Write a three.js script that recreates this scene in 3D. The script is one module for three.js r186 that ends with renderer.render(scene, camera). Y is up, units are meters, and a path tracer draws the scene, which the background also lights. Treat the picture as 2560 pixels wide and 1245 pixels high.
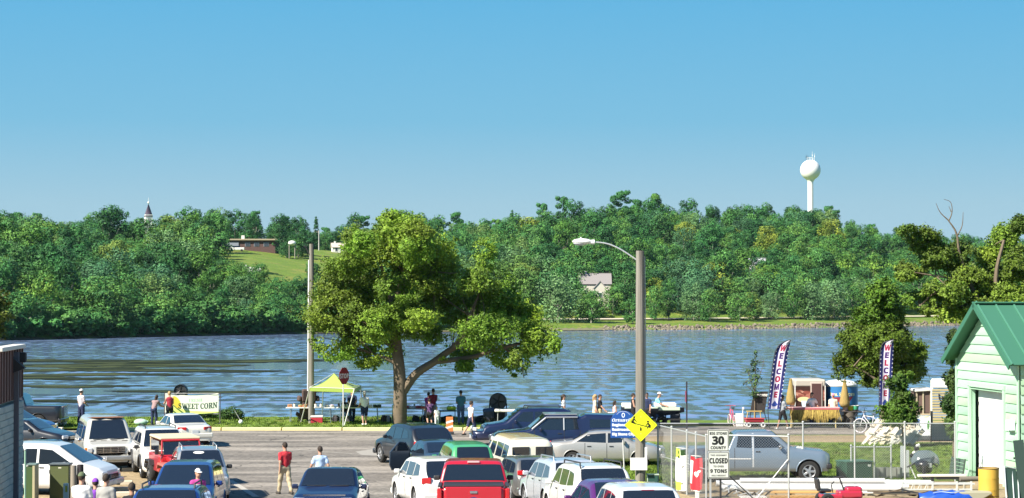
import * as THREE from 'three';
import { mergeGeometries } from 'three/addons/utils/BufferGeometryUtils.js';
import { RoundedBoxGeometry } from 'three/addons/geometries/RoundedBoxGeometry.js';

// ---------------------------------------------------------------- camera, sky, sun, exposure
const scene = new THREE.Scene();
const EYE = 6.8, FPX = 5000, PW = 2560, PH = 1245, PITCH = Math.atan(117.5 / FPX);
const camera = new THREE.PerspectiveCamera(2 * Math.atan(PH / 2 / FPX) * 180 / Math.PI, PW / PH, 0.5, 9000);
camera.position.set(0, EYE, 0);
camera.rotation.set(PITCH, 0, 0);
scene.add(camera);
const renderer = new THREE.WebGLRenderer({ antialias: true });
renderer.setSize(1024, 498);
renderer.toneMapping = THREE.LinearToneMapping;
renderer.toneMappingExposure = 2.2;
renderer.shadowMap.enabled = true;
const SUN = new THREE.Vector3(-0.60, 0.66, 0.46).normalize();
{
  const w = 8, h = 2048, d = new Float32Array(w * h * 4);
  const stops = [[-90, .10, .11, .10], [-1, .22, .30, .34], [0, .44, .63, .75], [2.6, .37, .60, .735], [5, .215, .53, .755], [8.5, .135, .475, .77], [20, .13, .38, .68], [40, .055, .20, .48], [90, .02, .08, .28]];
  for (let j = 0; j < h; j++) {
    const e = ((j + .5) / h - .5) * 180; let k = 0;
    while (k < stops.length - 2 && e > stops[k + 1][0]) k++;
    const a = stops[k], b = stops[k + 1]; let f = Math.min(1, Math.max(0, (e - a[0]) / (b[0] - a[0])));
    for (let i = 0; i < w; i++) { const o = (j * w + i) * 4; for (let c = 0; c < 3; c++) d[o + c] = (a[c + 1] + (b[c + 1] - a[c + 1]) * f) / 2.2; d[o + 3] = 1; }
  }
  const t = new THREE.DataTexture(d, w, h, THREE.RGBAFormat, THREE.FloatType);
  t.mapping = THREE.EquirectangularReflectionMapping; t.magFilter = THREE.LinearFilter; t.needsUpdate = true;
  scene.background = t; scene.environment = t; scene.environmentIntensity = 1;
}
const sun = new THREE.DirectionalLight(new THREE.Color(1, .93, .80), 4.9);
sun.position.copy(SUN).multiplyScalar(300).add(new THREE.Vector3(0, 0, -150)); sun.target.position.set(0, 0, -150);
sun.castShadow = true; sun.shadow.mapSize.set(4096, 4096);
Object.assign(sun.shadow.camera, { left: -160, right: 160, top: 160, bottom: -160, near: 1, far: 900 });
scene.add(sun, sun.target);
scene.fog = new THREE.FogExp2(new THREE.Color(.50, .68, .85), 0.00003);

// ---------------------------------------------------------------- helpers
function rng(seed) { let s = seed >>> 0; return () => { s = s + 0x6D2B79F5 | 0; let t = Math.imul(s ^ s >>> 15, 1 | s); t = t + Math.imul(t ^ t >>> 7, 61 | t) ^ t; return ((t ^ t >>> 14) >>> 0) / 4294967296; }; }
const lerp = (a, b, t) => a + (b - a) * t, clamp = (x, a = 0, b = 1) => Math.min(b, Math.max(a, x));
const sstep = (a, b, x) => { const t = clamp((x - a) / (b - a)); return t * t * (3 - 2 * t); };
const poly = (pts, x) => { if (x <= pts[0][0]) return pts[0][1]; for (let i = 1; i < pts.length; i++) if (x <= pts[i][0]) { const a = pts[i - 1], b = pts[i]; return lerp(a[1], b[1], (x - a[0]) / (b[0] - a[0])); } return pts[pts.length - 1][1]; };
const CP = Math.cos(PITCH), SP = Math.sin(PITCH);
// the point of the plane y = h that stands at a place measured on the photograph; the point at a given distance
function ray(px, py) { const u = (px - PW / 2) / FPX, v = (PH / 2 - py) / FPX; return [u, v * CP + SP, v * SP - CP]; }
function G(px, py, h = 0) { const r = ray(px, py), k = (h - EYE) / r[1]; return [r[0] * k, h, r[2] * k]; }
function AT(px, py, d) { const r = ray(px, py), k = d / -r[2]; return [r[0] * k, EYE + r[1] * k, -d]; }
const used = {};
const numbered = n => { const k = used[n] = (used[n] ?? -1) + 1; return k ? `${n}_${String(k).padStart(3, '0')}` : n; };
function tag(o, label, category, group, kind) { if (label) o.userData.label = label; if (category) o.userData.category = category; if (group) o.userData.group = group; if (kind) o.userData.kind = kind; return o; }
function thing(name, label, category, pos = [0, 0, 0], turn = 0, group) { const o = new THREE.Group(); o.name = numbered(name); o.position.set(...pos); o.rotation.y = turn; scene.add(o); return tag(o, label, category, group); }
function mesh(name, geo, mat, parent, kind) {
  if (Array.isArray(geo)) geo = geo.length > 1 ? join(geo) : geo[0];
  const m = new THREE.Mesh(geo, mat); m.name = parent ? name : numbered(name); m.castShadow = m.receiveShadow = true; (parent || scene).add(m); if (kind) m.userData.kind = kind; return m;
}
function join(list) { return mergeGeometries(list.map(g => { g = g.index ? g.toNonIndexed() : g.clone(); for (const k of Object.keys(g.attributes)) if (!['position', 'normal', 'uv'].includes(k)) g.deleteAttribute(k); if (!g.attributes.uv) g.setAttribute('uv', new THREE.BufferAttribute(new Float32Array(g.attributes.position.count * 2), 2)); return g; })); }
const PI = Math.PI, V3 = (x, y, z) => new THREE.Vector3(x, y, z);
function place(g, x = 0, y = 0, z = 0, rx = 0, ry = 0, rz = 0) { if (rx || ry || rz) g.applyMatrix4(new THREE.Matrix4().makeRotationFromEuler(new THREE.Euler(rx, ry, rz))); g.translate(x, y, z); return g; }
const bx = (w, h, d, x = 0, y = 0, z = 0, rx, ry, rz) => place(new THREE.BoxGeometry(w, h, d), x, y, z, rx, ry, rz);
const rb = (w, h, d, r, x = 0, y = 0, z = 0, rx, ry, rz) => place(new RoundedBoxGeometry(w, h, d, 2, r), x, y, z, rx, ry, rz);
const cyl = (r1, r2, h, x = 0, y = 0, z = 0, rx, ry, rz, n = 14) => place(new THREE.CylinderGeometry(r1, r2, h, n), x, y, z, rx, ry, rz);
const ball = (r, x = 0, y = 0, z = 0, sx = 1, sy = 1, sz = 1, n = 14) => { const g = new THREE.SphereGeometry(r, n, Math.max(8, n * .7 | 0)); g.scale(sx, sy, sz); return g.translate(x, y, z); };
function bar(a, b, r, r2 = r, n = 8) { const A = V3(...a), B = V3(...b), g = new THREE.CylinderGeometry(r2, r, A.distanceTo(B), n); g.applyQuaternion(new THREE.Quaternion().setFromUnitVectors(V3(0, 1, 0), B.clone().sub(A).normalize())); return g.translate((A.x + B.x) / 2, (A.y + B.y) / 2, (A.z + B.z) / 2); }
const tube = (pts, r, n = 24, m = 8) => new THREE.TubeGeometry(new THREE.CatmullRomCurve3(pts.map(p => V3(...p))), n, r, m);
function extr(pts, depth, bevel = 0) { const s = new THREE.Shape(pts.map(p => new THREE.Vector2(p[0], p[1]))); const g = new THREE.ExtrudeGeometry(s, { depth: depth - 2 * bevel, bevelEnabled: bevel > 0, bevelSize: bevel, bevelThickness: bevel, bevelOffset: -bevel, bevelSegments: 2 }); return g.translate(0, 0, -depth / 2 + bevel); }
const mats = {};
function M(r, g, b, rough = .7, metal = 0, extra) { const k = JSON.stringify([r, g, b, rough, metal, extra]); if (extra?.nm) { extra = { ...extra }; delete extra.nm; } return mats[k] ??= new THREE.MeshPhysicalMaterial({ color: new THREE.Color().setRGB(r, g, b), roughness: rough, metalness: metal, side: THREE.DoubleSide, ...extra }); }
// tileable value noise
const noiseCache = {};
function lattice(seed, n) { return noiseCache[seed + '_' + n] ??= (() => { const r = rng(seed * 7919 + n), a = new Float32Array(n * n); for (let i = 0; i < n * n; i++) a[i] = r(); return a; })(); }
function vn(seed, nx, ny, u, v) { const N = 512, L = lattice(seed, N); u *= nx; v *= ny; let x0 = Math.floor(u), y0 = Math.floor(v); const fx = u - x0, fy = v - y0, a = fx * fx * (3 - 2 * fx), b = fy * fy * (3 - 2 * fy); const w = (x, n) => ((x % n) + n) % n; const xa = w(x0, nx), xb = w(x0 + 1, nx), ya = w(y0, ny), yb = w(y0 + 1, ny); const at = (x, y) => L[(y % N) * N + (x % N)]; return lerp(lerp(at(xa, ya), at(xb, ya), a), lerp(at(xa, yb), at(xb, yb), a), b); }
function fbm(seed, n, u, v, oct = 4, ax = 1, ay = 1) { let s = 0, a = .5, t = 0; for (let i = 0; i < oct; i++) { const k = n << i; s += a * vn(seed + i, Math.max(1, Math.round(k * ax)), Math.max(1, Math.round(k * ay)), u, v); t += a; a *= .55; } return s / t; }
function tex(w, h, fn, srgb = true) {
  const d = new Uint8Array(w * h * 4), enc = x => { x = clamp(x); return 255 * (srgb ? (x < .0031308 ? 12.92 * x : 1.055 * Math.pow(x, 1 / 2.4) - .055) : x); };
  for (let j = 0; j < h; j++) for (let i = 0; i < w; i++) { const c = fn((i + .5) / w, (j + .5) / h), o = (j * w + i) * 4; d[o] = enc(c[0]); d[o + 1] = enc(c[1]); d[o + 2] = enc(c[2]); d[o + 3] = 255; }
  const t = new THREE.DataTexture(d, w, h); if (srgb) t.colorSpace = THREE.SRGBColorSpace; t.wrapS = t.wrapT = THREE.RepeatWrapping; t.magFilter = THREE.LinearFilter; t.minFilter = THREE.LinearMipmapLinearFilter; t.generateMipmaps = true; t.needsUpdate = true; return t;
}
const grey = fn => (u, v) => { const x = fn(u, v); return [x, x, x]; };
const bump = (n, fn) => tex(n, n, grey(fn), false);
function canvasTex(w, h, draw) { const c = document.createElement('canvas'); c.width = w; c.height = h; draw(c.getContext('2d'), w, h); const t = new THREE.CanvasTexture(c); t.colorSpace = THREE.SRGBColorSpace; return t; }
function sheet(name, pts, y, mat, scale, parent, kind = 'structure') {
  const g = new THREE.ShapeGeometry(new THREE.Shape(pts.map(p => new THREE.Vector2(p[0], -p[1])))); g.rotateX(-PI / 2); const p = g.attributes.position, uv = g.attributes.uv;
  for (let i = 0; i < p.count; i++) { uv.setXY(i, p.getX(i) / scale, -p.getZ(i) / scale); } g.translate(0, y, 0);
  const m = mesh(name, g, mat, parent); if (!parent) m.userData.kind = kind; return m;
}

// ---------------------------------------------------------------- land: near ground, far shore, hills
const tOf = px => (px - PW / 2) / FPX;
const shoreD = t => poly([[-.45, 320], [-.256, 364], [-.104, 428], [.02, 462], [.1, 480], [.2, 535], [.256, 560], [.45, 640]], t);
const crest = t => poly([[-.45, 18], [-.256, 19.5], [-.2, 19], [-.13, 21.5], [-.06, 18], [-.01, 20], [.03, 25], [.06, 26], [.11, 24.5], [.145, 26.5], [.165, 25], [.19, 20], [.24, 19], [.45, 18]], t);
const rise = d => .035 * Math.max(0, 67 - d); // the street climbs from the lake towards the viewer
function landY(X, Z) {
  const d = -Z; if (d < 66.9) return (X < 3 ? rise(d) : 0) - .25; if (d < 160) return -2.6 * sstep(111.2 - 3 * sstep(-4, 8, X), 116 - 3 * sstep(-4, 8, X), d);
  const t = X / d, s = d - shoreD(t); if (s < 0) return lerp(-2.6, -1.35, sstep(-12, 0, s));
  const rt = sstep(-.06, .02, t), s0 = lerp(3, 40, rt);
  let h = lerp(-1.35, -.1, sstep(0, 5, s)) + lerp(0, 1.3, sstep(4, 40, s));
  h += crest(t) * Math.sin(PI / 2 * clamp((s - s0) / (230 - s0))) - 3.5 * sstep(235, 420, s);
  h += (Math.sin(X * .043 + 1) * Math.sin(Z * .031)) * .9 * sstep(50, 160, s);
  return h;
}
{
  const xs = [], zs = []; for (let x = -3200; x < -420; x += 200) xs.push(x); for (let x = -420; x <= 420; x += 6) xs.push(x); for (let x = 600; x <= 3200; x += 200) xs.push(x);
  for (const z of [120, 60, 0, -30, -55, -66.5, -67.3, -90, -104]) zs.push(z); for (let d = 107; d <= 118; d += .5) zs.push(-d); for (const d of [125, 150, 159, 200, 260, 310]) zs.push(-d); for (let d = 316; d < 820; d += 4) zs.push(-d); for (let d = 840; d < 1400; d += 60) zs.push(-d); zs.push(-1800, -2600, -4000, -6500);
  const P = [], U = [], I = []; for (const z of zs) for (const x of xs) { P.push(x, landY(x, z), z); U.push(x / 24, -z / 24); }
  const n = xs.length; for (let j = 0; j < zs.length - 1; j++) for (let i = 0; i < n - 1; i++) { const a = j * n + i; I.push(a, a + 1, a + n, a + 1, a + n + 1, a + n); }
  const g = new THREE.BufferGeometry(); g.setAttribute('position', new THREE.Float32BufferAttribute(P, 3)); g.setAttribute('uv', new THREE.Float32BufferAttribute(U, 2)); g.setIndex(I); g.computeVertexNormals();
  const gm = M(1, 1, 1, .95); gm.map = tex(512, 512, (u, v) => { const a = fbm(3, 6, u, v, 5), b = fbm(9, 40, u, v, 3); const k = .55 + .9 * b; return [lerp(.060, .115, a) * k, lerp(.120, .150, a) * k, lerp(.022, .040, a) * k]; });
  gm.bumpMap = bump(512, (u, v) => fbm(31, 64, u, v, 3)); gm.bumpScale = .05;
  mesh('ground', g, gm, null, 'structure');
}
// ---------------------------------------------------------------- lake
{
  const W = 300, D = 470, n = 2048, R = rng(77), waves = [], GX = new Float32Array(n * n), GY = new Float32Array(n * n);
  for (let k = 0; k < 44; k++) { const long = k < 26, wl = long ? 2.6 * Math.pow(4.2, R()) : .8 * Math.pow(3, R()), a = PI / 2 + (R() - .5) * (long ? .75 : 1.9), kx = Math.round(Math.cos(a) * W / wl), ky = Math.round(Math.sin(a) * D / wl), s = (long ? .019 : .011); waves.push([kx, ky, R(), s * kx / W * wl, s * ky / D * wl]); }
  const cs = new Float32Array(4096); for (let i = 0; i < 4096; i++) cs[i] = Math.cos(i / 4096 * 2 * PI);
  for (let j = 0; j < n; j++) for (let i = 0; i < n; i++) {
    const u = i / n, v = j / n; let x = 0, y = 0; for (const w of waves) { let q = (w[0] * u + w[1] * v + w[2]) % 1; if (q < 0) q += 1; const c = cs[q * 4096 | 0]; x += w[3] * c; y += w[4] * c; }
    const q = (vn(41, 500, 150, u, v) + vn(42, 380, 230, u, v) - 1); GX[j * n + i] = x + (vn(43, 450, 220, u, v) - .5) * .06; GY[j * n + i] = y + q * .23;
  }
  const calm = (u, v) => { const x = (u - .5) * W, d = 105 + v * D; const streak = fbm(51, 6, u, v, 4, .3, 6), fine = fbm(58, 14, u, v, 3, .35, 5); const left = sstep(-8, -15, x) * sstep(330, 270, d) * sstep(120, 150, d); let a = lerp(.42, 1.55, sstep(.36, .64, streak)) * lerp(.6, 1.4, sstep(.35, .65, fine)); a *= lerp(1, .03, left * sstep(.47, .54, fbm(53, 7, u, v, 3, .35, 6))); return a * .6; };
  const nt = tex(n, n, (u, v) => { const i = Math.min(n - 1, u * n | 0), j = Math.min(n - 1, v * n | 0), a = calm(u, v), gx = GX[j * n + i] * a, gy = GY[j * n + i] * a, l = 1 / Math.hypot(gx, gy, 1); return [.5 - gx * l * .5, .5 - gy * l * .5, .5 + l * .5]; }, false);
  const wm = M(.125, .185, .315, .10, 0, { ior: 1.33 }); wm.normalMap = nt; wm.normalScale = new THREE.Vector2(1, 1);
  const P = [-1500, 1500].flatMap(x => [-104, -800].map(z => [x, z])), g = new THREE.BufferGeometry();
  g.setAttribute('position', new THREE.Float32BufferAttribute(P.flatMap(p => [p[0], -1.25, p[1]]), 3)); g.setAttribute('uv', new THREE.Float32BufferAttribute(P.flatMap(p => [p[0] / W + .5, (-p[1] - 105) / D]), 2)); g.setIndex([0, 2, 1, 1, 2, 3]); g.computeVertexNormals();
  mesh('lake_water', g, wm, null, 'structure');
}
// ---------------------------------------------------------------- trees
// a crown is a cloud of leaf clumps: small folded blades on the shells of overlapping lobes
const hash3 = (() => { const r = rng(31337), T = new Float32Array(4096); for (let i = 0; i < 4096; i++) T[i] = r(); return (x, y, z) => T[(Math.imul(x, 73856093) ^ Math.imul(y, 19349663) ^ Math.imul(z, 83492791)) >>> 3 & 4095]; })();
function n3(x, y, z) { const X = Math.floor(x), Y = Math.floor(y), Z = Math.floor(z), f = t => t * t * (3 - 2 * t), a = f(x - X), b = f(y - Y), c = f(z - Z), L = (k, l) => lerp(hash3(X, Y + k, Z + l), hash3(X + 1, Y + k, Z + l), a); return lerp(lerp(L(0, 0), L(1, 0), b), lerp(L(0, 1), L(1, 1), b), c); }
function crown(lobes, count, size, tint, seed, opt = {}) {
  const R = rng(seed), wts = lobes.map(l => Math.pow(l[3] * l[4] * l[5], .667)), tot = wts.reduce((a, b) => a + b, 0);
  const P = new Float32Array(count * 18), C = new Float32Array(count * 18); let o = 0, tries = 0; const jit = opt.jit ?? .45; const lc = lobes.map(() => [.65 + R() * .75, R()]);
  const put = (v, c) => { P[o] = v.x; P[o + 1] = v.y; P[o + 2] = v.z; C[o] = c[0]; C[o + 1] = c[1]; C[o + 2] = c[2]; o += 3; };
  for (let k = 0; k < count; k++) {
    let w = R() * tot, i = 0; while (i < lobes.length - 1 && (w -= wts[i]) > 0) i++;
    const l = lobes[i], th = R() * 2 * PI, cz = R() * 2 - 1, sn = Math.sqrt(1 - cz * cz), n = V3(sn * Math.cos(th), cz, sn * Math.sin(th)), q = (opt.fill ?? .62) + (1 - (opt.fill ?? .62)) * Math.pow(R(), .6) + (R() - .5) * .3;
    const rag = opt.rag ?? .45, qq = q * (1 - rag * .5 + rag * n3(n.x * 2.6 + i * 7, n.y * 2.6 + seed, n.z * 2.6)), c = V3(l[0] + n.x * l[3] * qq, l[1] + n.y * l[4] * qq, l[2] + n.z * l[5] * qq), gs = opt.gap ?? 1.1;
    if (n3(c.x / gs + 50, c.y / gs * 1.3 + 50, c.z / gs + seed) * .65 + n3(c.x / gs * 2.7, c.y / gs * 2.7 + 9, c.z / gs * 2.7) * .35 < (opt.cut ?? .40)) { if (++tries < count * 3) { k--; continue; } }
    const nn = n.clone().multiplyScalar(opt.out ?? .55).add(V3(R() - .5, R() - .15, R() - .5).multiplyScalar(1.9)).normalize(), s = size * (.5 + R() * R() * 1.3);
    const a = V3(R() - .5, R() - .5 - (opt.droop ?? 0), R() - .5).cross(nn).normalize(), b = nn.clone().cross(a);
    const f = nn.clone().multiplyScalar(-s * .22), A = c.clone().addScaledVector(a, s * .62), B = c.clone().addScaledVector(b, s * .42).add(f), D = c.clone().addScaledVector(a, -s * .62), E = c.clone().addScaledVector(b, -s * .42).add(f);
    const kb = lc[i][0] * (1 - jit + R() * 2 * jit), yl = clamp(lc[i][1] * .75 + R() * .3) , col = [lerp(tint[0][0], tint[1][0], yl) * kb, lerp(tint[0][1], tint[1][1], yl) * kb, lerp(tint[0][2], tint[1][2], yl) * kb];
    put(A, col); put(B, col); put(D, col); put(A, col); put(D, col); put(E, col);
  }
  const g = new THREE.BufferGeometry(); g.setAttribute('position', new THREE.BufferAttribute(P, 3)); g.setAttribute('color', new THREE.BufferAttribute(C, 3)); g.computeVertexNormals(); return g;
}
const leafMat = (r, g, b, tr = 0) => M(r, g, b, .62, 0, { vertexColors: true, transmission: tr, thickness: 0, specularIntensity: .5 });
const bark = M(.16, .125, .09, .95); bark.bumpMap = bump(256, (u, v) => fbm(61, 8, u, v, 4, 3, .6)); bark.bumpScale = .03;
bark.map = tex(256, 256, (u, v) => { const k = fbm(62, 6, u, v, 4, 2, .8); return [.5 + k, .5 + k, .5 + k * .9]; });
const greyBark = M(.30, .28, .24, .95);
function limb(pts, r0, r1, n = 7) { const c = new THREE.CatmullRomCurve3(pts.map(p => V3(...p))), m = Math.max(6, pts.length * 4), g = new THREE.TubeGeometry(c, m, 1, n), p = g.attributes.position; for (let i = 0; i <= m; i++) { const t = i / m, ct = c.getPointAt(t), r = lerp(r0, r1, t); for (let j = 0; j <= n; j++) { const k = i * (n + 1) + j; p.setXYZ(k, ct.x + (p.getX(k) - ct.x) * r, ct.y + (p.getY(k) - ct.y) * r, ct.z + (p.getZ(k) - ct.z) * r); } } g.computeVertexNormals(); return g; }
const TINT = { deep: [[.018, .085, .030], [.060, .160, .034]], mid: [[.026, .115, .034], [.105, .205, .040]], pale: [[.055, .145, .065], [.120, .215, .090]], gold: [[.075, .155, .030], [.165, .225, .045]], near: [[.085, .190, .012], [.255, .360, .030]] };
// far tree kinds, about ten metres tall: [half width, height, bottom of crown, lobes, tint, shape]
const kinds = [[4.6, 10, 1.0, 17, 'mid', 'round'], [3.7, 12, 1.2, 16, 'deep', 'oval'], [5.4, 8.6, .8, 18, 'mid', 'round'], [4.9, 9.6, .3, 18, 'pale', 'willow'], [3.0, 4.2, .1, 10, 'mid', 'round'], [1.9, 13, .8, 22, 'deep', 'spire'], [3.0, 13.5, 3.2, 12, 'deep', 'ragged'], [4.3, 9.2, .9, 16, 'gold', 'round'], [4.4, 9.6, 1.4, 15, 'deep', 'round']];
const farProto = kinds.map((k, ki) => {
  const R = rng(900 + ki * 13), [hw, H, b, nl, tint, shape] = k, L = [];
  for (let i = 0; i < nl; i++) {
    const f = (i + R() * .8) / nl, y = lerp(b, H, f), env = shape === 'spire' ? (1.02 - f) : shape === 'ragged' ? .35 + R() * .6 : Math.sqrt(Math.max(.06, 1 - Math.pow((f - .38) / .66, 2)));
    const a = i * 2.4 + R(), rr = hw * env * (shape === 'spire' ? .25 : .74) * Math.sqrt(R() * .6 + .4), s = shape === 'spire' ? hw * env * .7 + .42 : hw * (.24 + .22 * R());
    L.push([Math.cos(a) * rr, clamp(y, b + s * .5, H - s * .55), Math.sin(a) * rr, s, s * (shape === 'willow' ? 1.25 : shape === 'spire' ? .9 : .82), s]);
  }
  if (shape !== 'ragged' && shape !== 'spire') L.push([0, b + (H - b) * .45, 0, hw * .52, (H - b) * .36, hw * .52]);
  const g = crown(L, ki === 4 ? 2000 : 4200, ki === 6 ? .34 : .37, TINT[tint], 50 + ki, { fill: .75, gap: 1.5, cut: ki === 6 ? .46 : .42, out: 1.5, jit: .25, rag: .55, droop: shape === 'willow' ? .6 : 0 });
  const trunk = [limb([[0, -.4, 0], [.1, H * .25, .05], [0, H * .55, .1]], .26, .1, 6)]; for (let i = 0; i < 4; i++) { const a = i * 1.7 + R(); trunk.push(limb([[0, H * .22 + i * .4, 0], [Math.cos(a) * hw * .3, H * .42, Math.sin(a) * hw * .3], [Math.cos(a) * hw * .6, H * .62, Math.sin(a) * hw * .6]], .11, .03, 5)); }
  return { g, trunk: join(trunk), H, hw };
});
const farMats = [leafMat(1.1, 1.15, 1), leafMat(.75, 1.0, 1.0), leafMat(1.5, 1.3, .8), leafMat(.6, .8, .85), leafMat(1.4, 1.35, 1.2)];
const LOOK = ['rounded mid-green', 'tall dark oval', 'broad low-crowned', 'pale drooping', 'low bushy', 'pointed', 'ragged', 'yellowish-green', 'dark rounded'];
const zone = t => t < -.15 ? 'in the wood along the left far shore' : t < -.05 ? 'in the wood below the hillside meadow' : t < .06 ? 'on the far shore left of the lamp post' : t < .15 ? 'on the far hillside below the water tower' : 'on the far shore at the right';
const zoneLabel = (t, k, s) => `${LOOK[k]} tree ${s < 16 ? 'at the waterline' : 'set back'} ${zone(t)}`, zoneGroup = (t, k, s) => `${LOOK[k]} trees ${s < 16 ? 'at the waterline' : 'set back'} ${zone(t)}`;
const R7 = rng(4242), woodN = [];
function farTree(kind, x, z, sc, mi, single, label, group, sx = 1) {
  const y = landY(x, z) - .15, turn = R7() * 6.28, sxy = sc * (.88 + R7() * .24) * sx;
  if (!single) { woodN.push([kind, x, y, z, sxy, sc, turn, mi]); return; }
  const o = thing('far_tree', label, 'tree', [x, y, z], turn, group); o.scale.set(sxy, sc, sxy); mesh('trunk', farProto[kind].trunk, greyBark, o); mesh('crown', farProto[kind].g, farMats[mi], o); return o;
}
{
  let singles = 0; const meadow = (t, s) => t > -.147 && t < -.072 && s > 40 && s < 205;
  const houses = [[-.137, 175], [.041, 52], [.123, 96], [.212, 40]];
  for (let s = 3; s < 330; s += s < 60 ? 8 : s < 200 ? 12 : 18) {
    for (let t0 = -.285; t0 < .285; t0 += (s < 60 ? 6.0 : 7.2) / (shoreD(t0) + s)) {
      const t = t0 + (R7() - .5) * .007, ss = s + (R7() - .5) * 8, rt = sstep(-.05, .0, t); const r1 = R7(), r2 = R7(), r3 = R7();
      if (ss < 2.2) continue;
      if (rt > .5 && ss < 44) continue; if (meadow(t, ss)) continue;
      if (t > -.145 && t < -.07 && s > 205 && s < 215 && r1 < .2) continue;
      if (Math.abs(t - .041) < .0125 && ss < 66) continue;
      const d = shoreD(t) + ss, x = t * d, z = -d; let kind = [0, 1, 2, 8, 0, 3, 2, 7, 8, 1][r1 * 10 | 0]; if (kind === 7 && r2 > .45) kind = 0; if (ss < 12 && r2 < .4) kind = 2;
      if (s > 190) kind = [0, 1, 6, 8, 1, 2][r2 * 6 | 0];
      let sc = .66 + r3 * .56; if (t > -.155 && t < -.065 && s < 60) sc *= .70; if (s > 215) sc *= .9; if (rt > .5 && s < 70) sc *= 1.02;
      if (t < -.15 && s > 150) sc *= .75; if (Math.abs(t + .182) < .008 && s > 150) sc *= .62; if (t > .16 && s > 120) sc *= .78;
      const single = s < 74 && singles < 250; if (single) singles++;
      farTree(kind, x, z, sc, s > 205 ? (r2 < .5 ? 1 : 3) : [0, 1, 2, 3, 4, 0, 1][r2 * 7 | 0], single, zoneLabel(t, kind, ss), zoneGroup(t, kind, ss));
    }
  }
  // low bushes that hang over the water on the left
  for (let k = 0; k < 46; k++) { const t = -.27 + k * .0042 + R7() * .002, d = shoreD(t) + 1.5 + R7() * 2.5; farTree(4, t * d, -d, .8 + R7() * .7, [3, 1, 0, 3][k % 4], false, '', '', 1.2); }
  // park trees on the right lawn with bare trunks
  const lawn = [[1395, 20, 3, 1.15], [1478, 16, 0, .8], [1582, 12, 8, .62], [1640, 26, 0, .85], [1672, 30, 1, .85], [1735, 24, 3, .95], [1775, 20, 0, .8], [1850, 22, 2, .8], [1880, 26, 7, .75], [1925, 28, 3, .7], [1985, 26, 0, .95], [2030, 22, 3, 1.0], [2085, 24, 3, 1.05], [2130, 26, 0, .95], [2190, 20, 3, 1.0], [2420, 20, 0, .8], [2480, 24, 8, .9]];
  lawn.forEach(([px, s, k, sc], i) => { const t = tOf(px), d = shoreD(t) + s; farTree(k, t * d, -d, sc, i % 3 ? 0 : 4, true, `${LOOK[k]} park tree with a visible trunk on the far shore lawn`, `${LOOK[k]} park trees on the far lawn`); });
  // trees that stand out against the sky
  const out = [[1280, 250, 5, 1.15, 'dark pointed spruce rising above the far hilltop', 3], [1255, 245, 8, .9, 'round dark tree beside the pointed spruce on the skyline', 1], [1355, 240, 6, 1.15, 'tall ragged tree with gaps on the skyline left of the lamp head', 1], [1405, 245, 6, 1.25, 'tall feathery grey tree on the skyline above the lamp head', 3], [1470, 245, 0, 1.15, 'broad dark tree on the skyline above the street lamp arm', 1], [1555, 240, 6, 1.3, 'tall open-crowned tree on the skyline above the lamp post', 1], [1595, 250, 6, 1.1, 'thin bare-topped tree on the skyline right of the lamp post', 3], [1660, 262, 0, 1.35, 'tall lone tree with a lumpy crown on the right skyline', 3], [257, 230, 6, .85, 'narrow dark tree sticking up left of the steeple', 3], [30, 225, 0, 1.0, 'round dark tree at the left end of the skyline', 3], [170, 250, 2, 1.05, 'pale domed tree on the left skyline', 4], [640, 226, 6, .85, 'tall tree behind the long low brick building', 1], [700, 228, 1, .9, 'tall dark tree behind the right end of the brick building', 3], [790, 228, 5, .85, 'dark spruce on the skyline right of the brick building', 3], [985, 240, 6, .85, 'thin tall tree on the skyline above the big tree', 1], [1090, 235, 0, .9, 'dark tree on the skyline right of the big tree top', 1]];
  for (const [px, s, k, sc, lab, mi] of out) { const t = tOf(px), d = shoreD(t) + s; farTree(k, t * d, -d, sc, mi, true, lab, null); }
  for (const [px, s, k, sc] of [[700, 160, 1, .72], [722, 158, 8, .66], [745, 150, 0, .70], [768, 164, 1, .62], [715, 146, 2, .5], [600, 54, 0, .62], [622, 50, 2, .66], [648, 54, 0, .6], [565, 60, 0, .62], [540, 62, 8, .6], [578, 52, 2, .62]]) { const t = tOf(px), d = shoreD(t) + s; farTree(k, t * d, -d, sc, s > 100 ? 3 : 0, true, s > 100 ? 'dark tree in the cluster on the meadow beside the white tank' : 'low tree in front of the white roofs below the meadow', s > 100 ? 'dark meadow trees' : 'trees before the white roofs'); }
  for (const [px, s, k, sc] of [[1452, 44, 3, .62], [1478, 40, 0, .66], [1532, 44, 0, .72], [1550, 46, 8, .8], [1440, 46, 8, .85], [1462, 38, 4, 1.2], [1498, 36, 4, .8]]) { const t = tOf(px), d = shoreD(t) + s; farTree(k, t * d, -d, sc, 4, true, 'tree half hiding the pale gabled house on the far shore', 'trees around the pale gabled house'); }
  const wood = new THREE.Group(); wood.name = 'far_woodland'; tag(wood, 'dense green woodland covering the hills beyond the lake', 'woodland', null, 'stuff'); scene.add(wood);
  const E = new THREE.Euler(), Q = new THREE.Quaternion(), m4 = new THREE.Matrix4();
  for (let k = 0; k < kinds.length; k++) for (let mi = 0; mi < farMats.length; mi++) { const list = woodN.filter(w => w[0] === k && w[7] === mi); if (!list.length) continue; for (const [nm, ge, ma] of [['crown', farProto[k].g, farMats[mi]], ['trunk', farProto[k].trunk, greyBark]]) { const im = new THREE.InstancedMesh(ge, ma, list.length); im.name = nm; im.userData.kind = 'stuff'; list.forEach((w, i) => im.setMatrixAt(i, m4.compose(V3(w[1], w[2], w[3]), Q.setFromEuler(E.set(0, w[6], 0)), V3(w[4], w[5], w[4])))); wood.add(im); } }
}
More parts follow.
